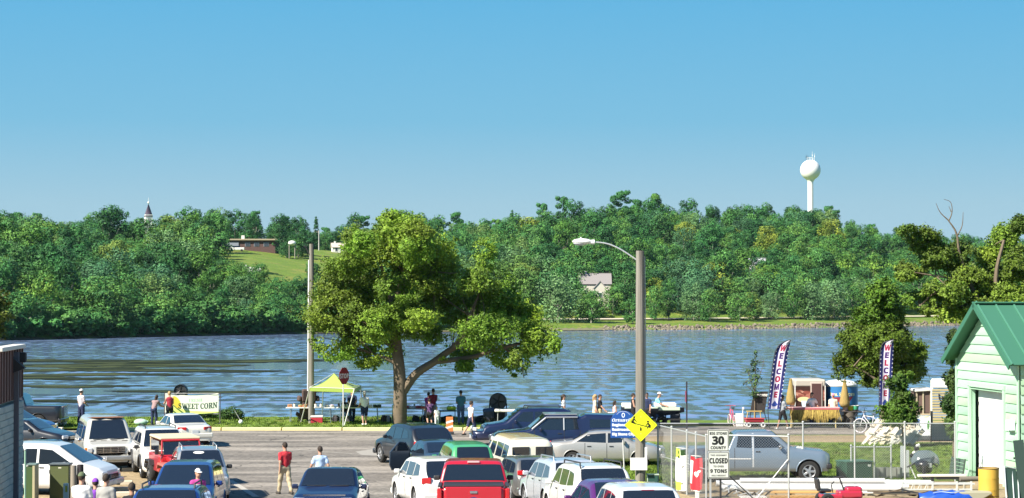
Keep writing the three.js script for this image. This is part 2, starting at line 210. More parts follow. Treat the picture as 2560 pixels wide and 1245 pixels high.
// ---------------------------------------------------------------- near setting: road, lawns, kerb, yard
const asphalt = M(1, 1, 1, .9);
asphalt.map = tex(1024, 1024, (u, v) => { const a = fbm(101, 3, u, v, 5, 1, 2.5), b = fbm(103, 160, u, v, 2), w = fbm(107, 5, u, v, 4, .5, 3), c = sstep(.52, .70, w) * .055, dk = sstep(.56, .72, fbm(109, 4, u, v, 4, .5, 4)) * .04; let k = lerp(.115, .205, a) * (.55 + .9 * b) + c * 1.7 - dk; const cr = Math.abs(fbm(111, 5, u, v, 4) - .5); if (cr < .006) k *= .45; return [k * 1.10, k * .98, k * .85]; });
asphalt.bumpMap = bump(512, (u, v) => fbm(115, 128, u, v, 2)); asphalt.bumpScale = .012;
const dirt = M(1, 1, 1, .97); dirt.map = tex(1024, 1024, (u, v) => { const a = fbm(121, 4, u, v, 5), b = fbm(123, 90, u, v, 3); const k = .6 + .8 * b; return [lerp(.22, .38, a) * k, lerp(.165, .29, a) * k, lerp(.095, .17, a) * k]; }); dirt.bumpMap = bump(512, (u, v) => fbm(125, 80, u, v, 3)); dirt.bumpScale = .04;
const lawn = M(1, 1, 1, .95); lawn.map = tex(1024, 1024, (u, v) => { const a = fbm(131, 5, u, v, 5), b = fbm(133, 70, u, v, 3), y = sstep(.55, .75, fbm(135, 6, u, v, 4)); const k = .45 + 1.1 * b; return [lerp(lerp(.085, .125, a), .22, y * .6) * k, lerp(lerp(.150, .200, a), .21, y * .6) * k, lerp(.010, .04, y * .6) * k]; }); lawn.bumpMap = bump(512, (u, v) => fbm(137, 90, u, v, 3)); lawn.bumpScale = .06;
const gx = (px, py) => { const p = G(px, py); return [p[0], p[2]]; };
sheet('lakeside_lawn', [[-40, -101.4], [-1.6, -101.4], [-.6, -102.4], [1.2, -105], [12, -104.8], [60, -104.8], [60, -108.1], [8, -108.1], [2, -109.5], [-4, -111], [-40, -111.2]], .11, lawn, 9);
sheet('road', [[-60, -101.2], [-1.7, -101.2], [2, -104.6], [12, -104.5], [60, -104.5], [60, -98.2], [9, -98.2], [5, -96], [3.2, -90], [3.1, -67], [-11.3, -67], [-11.9, -76], [-13.8, -82.5], [-60, -83]], .012, asphalt, 17);
sheet('gravel_shoulder', [[6, -97.6], [60, -98.1], [60, -93], [7.6, -93.2], [4.6, -94.6]], .008, dirt, 7);
sheet('dirt_verge', [[-60, -83.2], [-13.9, -82.6], [-12, -76], [-11.4, -67], [-60, -67]], .008, dirt, 9);
sheet('grass_verge', [[3.2, -90], [5, -94.2], [7.6, -93.1], [60, -92.9], [60, -73.6], [5.2, -73.4], [4.5, -68], [3.2, -66]], .016, lawn, 8);
sheet('yard_gravel', [[4.6, -68], [5.3, -73.3], [60, -73.5], [60, -40], [3.3, -40], [3.3, -65.9]], .02, dirt, 8);
for (const [nm, x0, x1, mt, sc] of [['street', -11.3, 3.3, asphalt, 17], ['dirt_verge', -60, -11.35, dirt, 9]]) { const g = new THREE.BufferGeometry(), q = [[x0, -67], [x1, -67], [x0, 10], [x1, 10]]; g.setAttribute('position', new THREE.Float32BufferAttribute(q.flatMap(v => [v[0], rise(-v[1]) + .010, v[1]]), 3)); g.setAttribute('uv', new THREE.Float32BufferAttribute(q.flatMap(v => [v[0] / sc, -v[1] / sc]), 2)); g.setIndex([0, 2, 1, 1, 2, 3]); g.computeVertexNormals(); mesh(nm, g, mt, null, 'structure'); }
// a worn white line and pale patch on the road
const linePaint = M(.40, .38, .34, .85);
for (const [a, b, w] of [[[575, 1202], [640, 1243], .22], [[700, 1122], [905, 1137], .10]]) { const A = gx(...a), B = gx(...b), dx = B[0] - A[0], dz = B[1] - A[1], l = Math.hypot(dx, dz), nx = -dz / l * w / 2, nz = dx / l * w / 2; sheet('road_line', [[A[0] + nx, A[1] + nz], [A[0] - nx, A[1] - nz], [B[0] - nx, B[1] - nz], [B[0] + nx, B[1] + nz]], .02, linePaint, 3); }
const patchM = M(.30, .28, .25, .95); sheet('road_patch', [gx(888, 1130), gx(930, 1124), gx(1000, 1122), gx(985, 1142), gx(905, 1139)], .019, patchM, 3);
// tufts that break up the lawns
{
  const R = rng(515), list = [], zones = [[[-34, -1.8], [-110.5, -101.8], .11, 2600], [[4.2, 26], [-92, -74], .016, 4200], [[3.4, 6], [-88, -70], .016, 900]];
  for (const [xr, zr, y, n] of zones) for (let i = 0; i < n; i++) list.push([lerp(xr[0], xr[1], R()), y, lerp(zr[0], zr[1], R()), .5 + R(), R() * 6.3]);
  const blades = []; for (let i = 0; i < 9; i++) { const a = i * .7, h = .06 + .05 * ((i * 7) % 5) / 5, g = new THREE.BufferGeometry(), x = Math.cos(a) * .05, z = Math.sin(a) * .05; g.setAttribute('position', new THREE.Float32BufferAttribute([x - .015, 0, z, x + .015, 0, z + .01, x * 1.9, h, z * 1.9], 3)); g.computeVertexNormals(); blades.push(g); }
  const im = new THREE.InstancedMesh(join(blades), M(.11, .18, .015, .9), list.length), m = new THREE.Matrix4(), q = new THREE.Quaternion(); im.name = 'grass_tufts';
  list.forEach((p, i) => im.setMatrixAt(i, m.compose(V3(p[0], p[1] - .005, p[2]), q.setFromEuler(new THREE.Euler(0, p[4], 0)), V3(p[3] * 1.6, p[3], p[3] * 1.6)))); tag(im, 'short green grass tufts on the lakeside and roadside lawns', 'grass', null, 'stuff'); scene.add(im);
}
// painted kerb in separate lengths
{
  const kerb = new THREE.Group(); kerb.name = 'kerb'; kerb.userData.kind = 'structure'; scene.add(kerb); const R = rng(44);
  for (let x = -36, i = 0; x < -2.2; x += 3.05, i++) { if (i === 4) { mesh('kerb_stone', [rb(1.0, .2, .34, .03, x + .6, .06, -101.3), rb(.8, .2, .34, .03, x + 2.4, .03, -101.35, 0, .12, .05)], M(.62, .58, .5, .9), kerb); continue; } mesh('kerb_stone', rb(3.0, .2, .34, .035, x + 1.5, .06, -101.3), [M(.66, .58, .24, .85), M(.70, .62, .30, .85), M(.60, .55, .32, .85)][R() * 3 | 0], kerb); }
  mesh('kerb_stone', rb(1.7, .2, .34, .035, -1.45, .055, -101.75, 0, .6, 0), M(.70, .60, .14, .8), kerb);
  // broken pale kerb lengths lying at the left parking edge
  const ed = new THREE.Group(); ed.name = 'parking_edge'; ed.userData.kind = 'structure'; scene.add(ed);
  for (const [px, py, l] of [[300, 1212, .9], [305, 1228, .8], [310, 1240, .8], [350, 1178, 1.4]]) { const p = G(px, py); mesh('kerb_stone', rb(l, .16, .22, .03, p[0], .07, p[2], 0, .15, 0), M(.55, .5, .4, .9), ed); }
}
// ---------------------------------------------------------------- near trees
function woodTree(name, label, base, limbs, lobes, count, size, seed, mat, tint, twigs) {
  const o = thing(name, label, 'tree', base), L = v => [v[0] - base[0], v[1] - base[1], v[2] - base[2]];
  const wood = limbs.map(l => limb(l.p.map(L), l.r[0], l.r[1], 9)); mesh('trunk', [wood[0]], bark, o);
  for (const w of wood.slice(1)) mesh('branch', w, bark, o);
  const R = rng(seed + 5), lb = lobes.map(l => [...L(l), l[3], l[4], l[5]]), tw = [];
  for (const l of lb) for (let i = 0; i < 3; i++) { const f6 = limbs.filter(q => q.r[0] > .065), ok = f6.length ? f6 : limbs, src = ok[R() * ok.length | 0].p, s = L(src[src.length - 1 - (R() * 2 | 0)]); if (Math.hypot(s[0] - l[0], s[1] - l[1], s[2] - l[2]) < (name === 'broad_tree' ? 3.4 : name === 'maple_tree' ? 2.2 : name === 'cottonwood_tree' ? 1.7 : .7)) tw.push(limb([s, [(s[0] + l[0]) / 2, (s[1] + l[1]) / 2 + .2, (s[2] + l[2]) / 2], [l[0] + (R() - .5) * l[3], l[1] + (R() - .2) * l[4], l[2] + (R() - .5) * l[5]]], name === 'sapling' || name === 'young_tree' || name === 'tall_shrub' ? .014 : .045, .008, 5)); }
  if (tw.length) mesh('twigs', tw, bark, o, 'stuff');
  const c = mesh('crown', crown(lb, count, size, tint ?? TINT.near, seed, { fill: .35, rag: .7, gap: name === 'tall_shrub' || name === 'young_tree' || name === 'sapling' ? .45 : .85, cut: name === 'broad_tree' ? .49 : name === 'cottonwood_tree' ? .44 : .42, out: .8 }), mat, o); return o;
}
const nearLeaf = leafMat(1, 1, 1, .32), nearLeaf2 = leafMat(.95, 1, .85, .2);
{
  const D = 104, P = (px, py, dz = 0) => AT(px, py, D + dz), s = FPX / D, R = rng(91);
  const lob = [[995, 550, 42, 26], [1010, 580, 70, 42], [930, 610, 80, 55], [1085, 612, 55, 50], [1045, 560, 36, 22], [870, 650, 60, 50], [1000, 650, 95, 60], [1105, 665, 50, 50], [1212, 638, 34, 38], [1195, 705, 55, 40], [850, 720, 70, 55], [950, 720, 90, 60], [1060, 730, 80, 60], [820, 790, 60, 45], [900, 800, 90, 60], [1010, 800, 80, 50], [1250, 730, 60, 50], [1150, 770, 70, 50], [1290, 790, 70, 45], [870, 860, 75, 40], [960, 870, 55, 38], [1220, 830, 80, 45], [1330, 850, 65, 45], [1280, 890, 70, 40], [1180, 880, 60, 30], [920, 905, 40, 32], [845, 880, 45, 25], [1365, 885, 35, 30], [1295, 930, 30, 14], [1090, 840, 40, 28], [975, 545, 35, 20], [890, 588, 40, 24], [800, 850, 25, 40], [1100, 900, 22, 16], [1160, 915, 26, 16], [1385, 860, 18, 22]].flatMap(([x, y, a, b]) => { const q = P(x, y, (R() - .5) * 3.2), o = [[...q, a / s, b / s, Math.min(a, 85) / s * 1.05]]; if (a > 62) { const q2 = P(x + (R() - .5) * a, y + (R() - .5) * b * .7, (R() < .5 ? -1 : 1) * (1.6 + R() * 2)); o.push([...q2, a * .6 / s, b * .65 / s, a * .6 / s]); } return o; });
  const base = G(998, 1062, .1);
  const limbs = [{ p: [[base[0], 0, base[2]], P(1000, 1000), P(998, 930), P(990, 850), P(985, 760)], r: [.40, .22] }, { p: [P(1003, 985), P(1040, 935), P(1085, 905), P(1130, 872), P(1180, 845)], r: [.26, .13] }, { p: [P(1085, 905), P(1130, 900), P(1190, 890), P(1260, 868), P(1320, 855)], r: [.15, .06] }, { p: [P(1130, 872), P(1160, 835), P(1175, 790), P(1200, 730)], r: [.15, .06] }, { p: [P(995, 880), P(940, 830), P(890, 790), P(850, 760)], r: [.16, .06] }, { p: [P(988, 800), P(1040, 740), P(1080, 680)], r: [.15, .06] }, { p: [P(985, 770), P(960, 690), P(940, 620)], r: [.16, .05] }, { p: [P(997, 910), P(935, 885), P(880, 870)], r: [.12, .04] }, { p: [P(985, 760), P(1010, 680), P(1012, 590)], r: [.18, .05] }, { p: [P(1260, 868), P(1300, 905), P(1310, 945)], r: [.06, .02] }];
  woodTree('broad_tree', 'big spreading broadleaf tree on the lakeside lawn with a low limb to the right', base, limbs, lob, 150000, .12, 300, nearLeaf);
}
{ // maple by the trailer
  const D = 101, P = (px, py, dz = 0) => AT(px, py, D + dz), s = FPX / D, R = rng(92), base = G(2205, 1075, .05);
  const lob = [[2205, 735, 40, 40], [2180, 790, 55, 45], [2225, 790, 45, 45], [2150, 845, 55, 40], [2210, 850, 65, 45], [2250, 850, 30, 40], [2125, 900, 45, 35], [2185, 905, 60, 40], [2245, 900, 55, 38], [2290, 880, 30, 32], [2120, 930, 35, 22], [2200, 945, 55, 25], [2280, 925, 38, 28], [2165, 945, 25, 20], [2208, 708, 18, 16], [2208, 725, 26, 24]].map(([x, y, a, b]) => [...P(x, y, (R() - .5) * 2.4), a / s, b / s, a / s]);
  woodTree('maple_tree', 'dense dark green tree standing behind the second feather flag', base, [{ p: [[base[0], 0, base[2]], P(2208, 990), P(2205, 900), P(2206, 790)], r: [.16, .05] }, { p: [P(2206, 960), P(2170, 935), P(2135, 915)], r: [.08, .02] }, { p: [P(2207, 970), P(2250, 930), P(2285, 900)], r: [.07, .02] }], lob, 60000, .12, 310, nearLeaf2, [[.050, .120, .010], [.165, .220, .020]]);
}
{ // cottonwood above the shed, with dead limbs
  const D = 96, P = (px, py, dz = 0) => AT(px, py, D + dz), s = FPX / D, R = rng(93), base = [AT(2520, 800, D)[0], 0, -D];
  const lob = [[2270, 575, 28, 16], [2310, 600, 45, 35], [2340, 640, 50, 40], [2280, 670, 40, 28], [2400, 640, 45, 40], [2420, 700, 55, 45], [2360, 730, 55, 40], [2480, 700, 55, 50], [2510, 600, 40, 45], [2545, 660, 40, 50], [2530, 740, 50, 40], [2440, 765, 60, 35], [2290, 750, 35, 25], [2380, 785, 40, 22], [2470, 640, 35, 25], [2550, 560, 25, 25], [2265, 690, 25, 16], [2330, 775, 30, 20], [2600, 700, 60, 80]].map(([x, y, a, b]) => [...P(x, y, (R() - .5) * 3), a / s, b / s, a / s]);
  woodTree('cottonwood_tree', 'sparse yellowish tree with bare dead top branches rising behind the shed', base, [{ p: [base, P(2515, 900), P(2500, 790), P(2490, 690), P(2510, 600)], r: [.3, .07] }, { p: [P(2505, 820), P(2440, 740), P(2400, 640), P(2390, 580), P(2370, 550)], r: [.17, .03] }, { p: [P(2370, 550), P(2350, 530), P(2340, 508)], r: [.032, .01] }, { p: [P(2372, 553), P(2380, 530), P(2376, 505), P(2360, 498)], r: [.032, .01] }, { p: [P(2393, 590), P(2405, 565), P(2408, 530)], r: [.032, .01] }, { p: [P(2378, 530), P(2372, 515)], r: [.022, .008] }, { p: [P(2420, 700), P(2340, 690), P(2280, 680)], r: [.08, .02] }, { p: [P(2440, 760), P(2370, 770), P(2300, 765)], r: [.07, .02] }, { p: [P(2350, 690), P(2310, 610), P(2285, 560)], r: [.032, .01] }], lob, 60000, .125, 320, nearLeaf, [[.070, .150, .015], [.215, .300, .030]]);
}
{ // left edge tree, mostly out of frame
  const D = 96, P = (px, py, dz = 0) => AT(px, py, D + dz), s = FPX / D, base = [AT(-70, 900, D)[0], 0, -D];
  woodTree('yard_tree', 'yellow-green leaves of a tree at the left edge of the view above the brown building', base, [{ p: [base, P(-68, 950), P(-60, 800)], r: [.2, .08] }], [[-20, 750, 45, 25], [-30, 790, 55, 30], [-25, 825, 40, 22], [-70, 770, 60, 60]].map(([x, y, a, b]) => [...P(x, y), a / s, b / s, a / s]), 6000, .18, 330, nearLeaf, [[.05, .095, .01], [.17, .19, .02]]);
}
{ // young tree in the pile of white racks, shrub by the shed, sapling
  let D = 90, P = (px, py) => AT(px, py, D), s = FPX / D, base = G(2258, 1108, .02);
  woodTree('young_tree', 'small bright green tree standing in the pile of white boards', base, [{ p: [[base[0], 0, base[2]], P(2255, 1050), P(2252, 980)], r: [.05, .02] }], [[2245, 955, 32, 22], [2258, 990, 28, 18], [2235, 1020, 42, 22], [2275, 1020, 28, 22], [2250, 1045, 45, 20], [2265, 935, 20, 12]].map(([x, y, a, b]) => [...P(x, y), a / s, b / s, a / s]), 8000, .12, 340, nearLeaf, [[.04, .11, .012], [.12, .20, .02]]);
  D = 82; P = (px, py) => AT(px, py, D); s = FPX / D; base = [AT(2384, 1100, D)[0], 0, -D];
  woodTree('tall_shrub', 'dark narrow shrub growing against the left side of the mint shed', base, [{ p: [base, P(2384, 1060), P(2382, 950)], r: [.06, .02] }], [[2384, 845, 16, 22], [2378, 890, 18, 24], [2383, 950, 20, 30], [2380, 1010, 24, 32], [2384, 1060, 22, 30]].map(([x, y, a, b]) => [...P(x, y), a / s, b / s, a / s * 1.4]), 7000, .12, 350, nearLeaf2, [[.022, .06, .012], [.06, .10, .02]]);
  D = 104; P = (px, py) => AT(px, py, D); s = FPX / D; base = [AT(1888, 1050, D)[0], 0, -D];
  woodTree('sapling', 'thin sparse sapling rising behind the black welcome board', base, [{ p: [base, P(1887, 990), P(1889, 890)], r: [.045, .012] }, { p: [P(1887, 980), P(1872, 940), P(1865, 915)], r: [.02, .008] }, { p: [P(1887, 970), P(1902, 930), P(1910, 905)], r: [.02, .008] }, { p: [P(1887, 985), P(1868, 965), P(1860, 960)], r: [.02, .008] }], [[1889, 885, 5, 10], [1885, 915, 14, 18], [1870, 920, 9, 14], [1906, 912, 8, 14], [1888, 950, 20, 20], [1866, 962, 12, 10], [1884, 985, 16, 14]].map(([x, y, a, b]) => [...P(x, y), a / s, b / s, a / s]), 700, .10, 360, nearLeaf2, [[.04, .10, .03], [.09, .15, .05]]);
  for (const [px, py, w, h, lab] of [[120, 1062, 1.3, .75, 'low dark green bush by the water at the left end of the lawn'], [505, 1047, .9, .7, 'dark bush under the left part of the sweet corn banner'], [540, 1047, .7, .5, 'small bush below the right part of the sweet corn banner'], [580, 1050, .85, .75, 'low green bush on the lawn right of the sweet corn banner']]) { const b = G(px, py, .1), o = thing('bush', lab, 'bush', b); mesh('stem', [limb([[0, -.05, 0], [.1, h * .4, 0]], .03, .01, 5), limb([[0, -.05, 0], [-.2, h * .5, .1]], .03, .01, 5)], bark, o); mesh('crown', crown([[0, h * .5, 0, w * .6, h * .5, w * .5], [w * .4, h * .4, .1, w * .4, h * .4, w * .4], [-w * .4, h * .42, 0, w * .42, h * .4, w * .4]], 1500, .09, [[.025, .075, .012], [.06, .12, .02]], 371 + px, { fill: .5 }), nearLeaf2, o); }
}
// ---------------------------------------------------------------- vehicles
const glassM = M(.012, .018, .028, .04, 0, { clearcoat: 1, clearcoatRoughness: .02 }), tyreM = M(.018, .018, .018, .9), rimM = M(.55, .56, .58, .3, .8), darkM = M(.02, .02, .022, .7), chromeM = M(.7, .7, .72, .15, 1), redLamp = M(.45, .012, .015, .2, 0, { clearcoat: 1 }), clearLamp = M(.75, .76, .78, .12, .3, { clearcoat: 1 }), amberLamp = M(.7, .22, .02, .25), plateM = M(.65, .68, .70, .5), blackPl = M(.025, .025, .028, .5);
const paint = (r, g, b, metal = 0) => M(r, g, b, metal ? .38 : .32, metal, { clearcoat: 1, clearcoatRoughness: .06 });
// spec: L, W, H and the side view: top line, belt line, windows; x runs forward from the rear bumper
function car(S) {
  const { L, W, H } = S, o = thing(S.name ?? 'parked_car', S.label, S.cat ?? 'car', S.pos, S.turn, S.group ?? null), tilt = S.pos[2] > -66.9 ? o.rotation.z = -.035 * Math.sin(S.turn) : 0, hw = W / 2, y0 = S.clear ?? .24, wr = S.wr ?? .33;
  const X = x => x - L / 2, top = x => poly(S.top, x), belt = x => poly(S.belt ?? [[0, H * .62], [L, H * .6]], x);
  const plan = x => { const e = S.nose ?? .62; const f = Math.min(x / e, 1), r = Math.min((L - x) / (e * 1.15), 1); const q = t => 1 - Math.pow(1 - t, 2.4); return (.80 + .20 * q(f)) * (.78 + .22 * q(r)); };
  const rr = S.round ?? .14, tum = S.tumble ?? .17;
  const halfW = (x, y) => { let w = hw * plan(x); const b = belt(x), T = top(x); w *= 1 - .05 * Math.pow(clamp((y - (y0 + b) / 2) / (b - y0) * 2, -1, 1), 2); if (y > b) w -= tum * (y - b) / Math.max(.2, H - b); const r = Math.min(rr, (T - y0) * .4); if (y > T - r) { const q = clamp((y - (T - r)) / r); w -= r * (1 - Math.sqrt(Math.max(0, 1 - q * q))); } if (y < y0 + .1) w -= .05 * (1 - (y - y0) / .1); return Math.max(.02, w); };
  const edge = x => Math.min(1, Math.min(x, L - x) / .09);
  const arch = (S.wheels ?? [.85, L - .95]);
  // shell
  const nx = Math.round(L / .038), ny = 32, nt = 8, rows = []; const P = [], I = [];
  const endIn = x => { const e = edge(x); return .10 * (1 - Math.sqrt(Math.max(0, 1 - (1 - e) * (1 - e)))); };
  for (let i = 0; i <= nx; i++) { const x = L * i / nx, T = top(x) - endIn(x) * .7, yb = y0 + endIn(x) * .7; const row = []; for (let j = 0; j <= ny; j++) { const y = lerp(yb, T, 1 - Math.pow(1 - j / ny, 1.25)); row.push([x, y, Math.max(.02, halfW(x, y) - endIn(x))]); } const wT = row[ny][2]; for (let j = 1; j <= nt; j++) row.push([x, T + .012 * (1 - Math.pow(1 - j / nt, 2)), wT * (1 - j / nt)]); rows.push(row); }
  const m = ny + nt + 1, per = 2 * m - 1; for (const row of rows) { for (let j = 0; j < m; j++) P.push(X(row[j][0]), row[j][1], row[j][2]); for (let j = m - 2; j >= 0; j--) P.push(X(row[j][0]), row[j][1], -row[j][2]); }
  const cut = (x, y) => arch.some(a => Math.hypot(x - a, (y - wr) * 1.0) < wr + .055);
  for (let i = 0; i < nx; i++) for (let j = 0; j < per - 1; j++) { const jj = j < m - 1 ? j : per - 2 - j, r = rows[i]; if (jj < ny && cut(L * (i + .5) / nx, (r[jj][1] + r[Math.min(jj + 1, m - 1)][1]) / 2)) continue; const a = i * per + j; I.push(a, a + per, a + 1, a + 1, a + per, a + per + 1); }
  for (const i of [0, nx]) { const b = P.length / 3; P.push(X(rows[i][0][0]), (y0 + rows[i][ny][1]) / 2, 0); for (let j = 0; j < per - 1; j++) I.push(b, i * per + j, i * per + j + 1); I.push(b, i * per + per - 1, i * per); }
  const g = new THREE.BufferGeometry(); g.setAttribute('position', new THREE.Float32BufferAttribute(P, 3)); g.setIndex(I); g.computeVertexNormals(); const body = mesh('body', g, S.paint, o);
  // wheel wells and floor
  mesh('underbody', [bx(L - .5, .16, W - .34, 0, y0 + .10, 0), ...arch.map(a => bx(wr * 2 + .2, wr * 1.25, W - .52, X(a), wr * 1.15, 0))], darkM, o);
  if (!S.flare) for (const a of arch) for (const s of [-1, 1]) mesh('wheel_arch', place(new THREE.TorusGeometry(wr + .06, .022, 5, 20, PI), X(a), wr, s * (halfW(a, wr + .3) - .008)), S.paint, o);
  if (S.lower) { const gl = []; for (const s of [-1, 1]) { const q = []; const n = 24; const PP = [], II = []; for (let i = 0; i <= n; i++) { const x = lerp(.3, L - .3, i / n); for (const y of [y0 + .02, y0 + S.lower.h]) PP.push(X(x), y, s * (halfW(x, y) + .008)); } for (let i = 0; i < n; i++) { const x = lerp(.3, L - .3, (i + .5) / n); if (arch.some(a => Math.abs(x - a) < wr + .06)) continue; const a = i * 2; II.push(a, a + 1, a + 2, a + 1, a + 3, a + 2); } const gg = new THREE.BufferGeometry(); gg.setAttribute('position', new THREE.Float32BufferAttribute(PP, 3)); gg.setIndex(II); gg.computeVertexNormals(); gl.push(gg); } mesh('side_cladding', gl, S.lower.m, o); }
  if (S.flare) { const gl = []; for (const a of arch) for (const s of [-1, 1]) { const tg = new THREE.TorusGeometry(wr + .085, .055, 6, 16, PI); tg.scale(1, 1, .9); gl.push(tg.translate(X(a), wr, s * (halfW(a, wr + .35) + .01))); } gl.forEach(q => mesh('wheel_arch', q, S.flare, o)); }
  // glazing follows the shell, a few millimetres proud
  const panel = (pts, s, off = .006) => { const sh = new THREE.Shape(pts.map(p => new THREE.Vector2(p[0], p[1]))), base = new THREE.ShapeGeometry(sh), p = base.attributes.position; const tri = base.index.array, PP = [], sub = (A, B, C, k) => { if (k === 0) { for (const q of [A, B, C]) PP.push(X(q[0]), q[1], s * (halfW(q[0], q[1]) + off)); return; } const mid = (a, b) => [(a[0] + b[0]) / 2, (a[1] + b[1]) / 2], ab = mid(A, B), bc = mid(B, C), ca = mid(C, A); sub(A, ab, ca, k - 1); sub(ab, B, bc, k - 1); sub(ca, bc, C, k - 1); sub(ab, bc, ca, k - 1); }; for (let i = 0; i < tri.length; i += 3) { const v = k => [p.getX(tri[k]), p.getY(tri[k])]; sub(v(i), v(i + 1), v(i + 2), 2); } const gg = new THREE.BufferGeometry(); gg.setAttribute('position', new THREE.Float32BufferAttribute(PP, 3)); gg.computeVertexNormals(); return gg; };
  const topPanel = (x0, x1, inset, mat, name, dy = .014) => { const n = 8, mm = 10, PP = [], II = []; for (let i = 0; i <= n; i++) { const x = lerp(x0, x1, i / n), slope = (top(x + .02) - top(x - .02)) / .04, nl = Math.hypot(1, slope); for (let j = 0; j <= mm; j++) { const z = (j / mm * 2 - 1), y = top(x) - (Math.abs(z) > .9 ? .012 : 0), w = Math.max(.1, halfW(x, top(x) - .05) - inset); PP.push(X(x) - slope / nl * dy, y + dy / nl + .006, z * w); } } for (let i = 0; i < n; i++) for (let j = 0; j < mm; j++) { const a = i * (mm + 1) + j; II.push(a, a + 1, a + mm + 1, a + 1, a + mm + 2, a + mm + 1); } const gg = new THREE.BufferGeometry(); gg.setAttribute('position', new THREE.Float32BufferAttribute(PP, 3)); gg.setIndex(II); gg.computeVertexNormals(); return mesh(name, gg, mat, o); };
  if (S.ws) topPanel(S.ws[0], S.ws[1], S.wsIn ?? .07, glassM, 'windshield');
  if (S.rw) topPanel(S.rw[0], S.rw[1], S.rwIn ?? .08, glassM, 'rear_window');
  for (const w of S.wins ?? []) for (const s of [-1, 1]) mesh('side_window', panel(w, s), S.winMat ?? glassM, o);
  for (const w of S.seams ?? []) for (const s of [-1, 1]) mesh('door_seam', panel([[w - .011, y0 + .12], [w + .011, y0 + .12], [w + .011, belt(w) + .02], [w - .011, belt(w) + .02]], s, .004), darkM, o);
  for (const h of S.handles ?? []) for (const s of [-1, 1]) mesh('door_handle', rb(.17, .035, .035, .012, X(h[0]), h[1], s * (halfW(h[0], h[1]) + .012)), S.handleMat ?? darkM, o);
  // wheels
  for (const a of arch) for (const s of [-1, 1]) {
    const w = new THREE.Group(); w.name = 'wheel'; w.position.set(X(a), wr, s * (hw * .985 - .115)); o.add(w);
    const pf = [[wr * .60, -.105], [wr * .9, -.105], [wr * .985, -.07], [wr, 0], [wr * .985, .07], [wr * .9, .105], [wr * .60, .105]].map(p => new THREE.Vector2(p[0], p[1])); mesh('tyre', place(new THREE.LatheGeometry(pf, 22), 0, 0, 0, PI / 2), tyreM, w);
    const sp = [cyl(wr * .62, wr * .62, .05, 0, 0, s * .03, PI / 2, 0, 0, 18)]; const spokes = []; for (let k = 0; k < 5; k++) spokes.push(place(rb(wr * .52, wr * .2, .03, .01, wr * .32, 0, s * .075), 0, 0, 0, 0, 0, k * 2 * PI / 5)); spokes.push(cyl(wr * .16, wr * .16, .05, 0, 0, s * .08, PI / 2), place(new THREE.TorusGeometry(wr * .58, wr * .055, 6, 20), 0, 0, s * .085));
    mesh('rim', spokes, S.rim ?? rimM, w); mesh('brake_disc', sp, darkM, w);
  }
  // ends
  const fz = (z, y) => L / 2 - .05 - .25 * Math.pow(Math.abs(z) / hw, 3) * .5 * hw;
  const F = S.front ?? {}, B = S.back ?? {};
  if (S.front) {
    for (const s of [-1, 1]) mesh('headlight', rb(.10, F.lh ?? .16, F.lw ?? .34, .04, L / 2 - (F.lx ?? .1), F.ly ?? .68, s * (hw * (F.lz ?? .70)), 0, s * (F.la ?? -.35), 0), clearLamp, o);
    if (F.grille) { const gr = mesh('grille', rb(.06, F.grille[1], F.grille[0], .02, L / 2 - .015, F.gy ?? .66, 0), blackPl, o); const nb = F.bars ?? 3; for (let k = 0; k < nb; k++) mesh('grille_bar', bx(.03, .022, F.grille[0] - .04, L / 2 + .02, (F.gy ?? .66) + ((k + .5) / nb - .5) * F.grille[1], 0), F.gm ?? chromeM, gr); for (let k = 1; k < (F.vbars ?? 0); k++) mesh('grille_bar', bx(.032, F.grille[1] - .02, .025, L / 2 + .021, F.gy ?? .66, (k / F.vbars - .5) * F.grille[0]), F.gm ?? chromeM, gr); }
    mesh('front_bumper', rb(.22, F.bh ?? .20, W * .94, .06, L / 2 - .06, F.by ?? .42, 0), F.bm ?? S.paint, o); mesh('license_plate', rb(.012, .15, .30, .004, L / 2 + .058, F.by ?? .42, F.pz ?? 0), plateM, o);
    if (F.cowl) mesh('wiper', [bx(.03, .02, .55, X(F.cowl), top(F.cowl) + .03, .32, 0, .1, 0), bx(.03, .02, .55, X(F.cowl), top(F.cowl) + .03, -.32, 0, .1, 0)], darkM, o);
  }
  if (S.back) {
    for (const s of [-1, 1]) mesh('taillight', rb(.09, B.lh ?? .20, B.lw ?? .22, .035, -L / 2 + (B.lx ?? .075), B.ly ?? .82, s * hw * (B.lz ?? .76), 0, s * (B.la ?? .3), 0), redLamp, o);
    mesh('rear_bumper', rb(.2, B.bh ?? .22, W * .93, .06, -L / 2 + .07, B.by ?? .46, 0), B.bm ?? S.paint, o); mesh('license_plate', rb(.012, .15, .30, .004, -L / 2 - (B.px ?? .012), B.py ?? .72, 0), plateM, o);
    if (B.high) mesh('brake_light', rb(.04, .04, .3, .015, X(B.high[0]), B.high[1], 0), redLamp, o);
  }
  for (const s of [-1, 1]) { const mx = S.mirror ?? L * .62, my = belt(mx) + .08; mesh('wing_mirror', [rb(.11, .14, .19, .045, X(mx), my, s * (halfW(mx, my) + .12)), bar([X(mx), my - .03, s * (halfW(mx, my) - .02)], [X(mx), my - .02, s * (halfW(mx, my) + .08)], .022)], S.mirrorMat ?? S.paint, o); }
  if (S.rack) for (const s of [-1, 1]) { const z = s * (halfW(S.rack[0], top(S.rack[0]) - .05) - .1), ya = top((S.rack[0] + S.rack[1]) / 2) + .075; mesh('roof_rail', [bar([X(S.rack[0]), ya, z], [X(S.rack[1]), ya, z], .022), bar([X(S.rack[0]), ya, z], [X(S.rack[0]) - .05, top(S.rack[0]) - .02, z], .022), bar([X(S.rack[1]), ya, z], [X(S.rack[1]) + .05, top(S.rack[1]) - .02, z], .022)], S.rackMat ?? blackPl, o); }
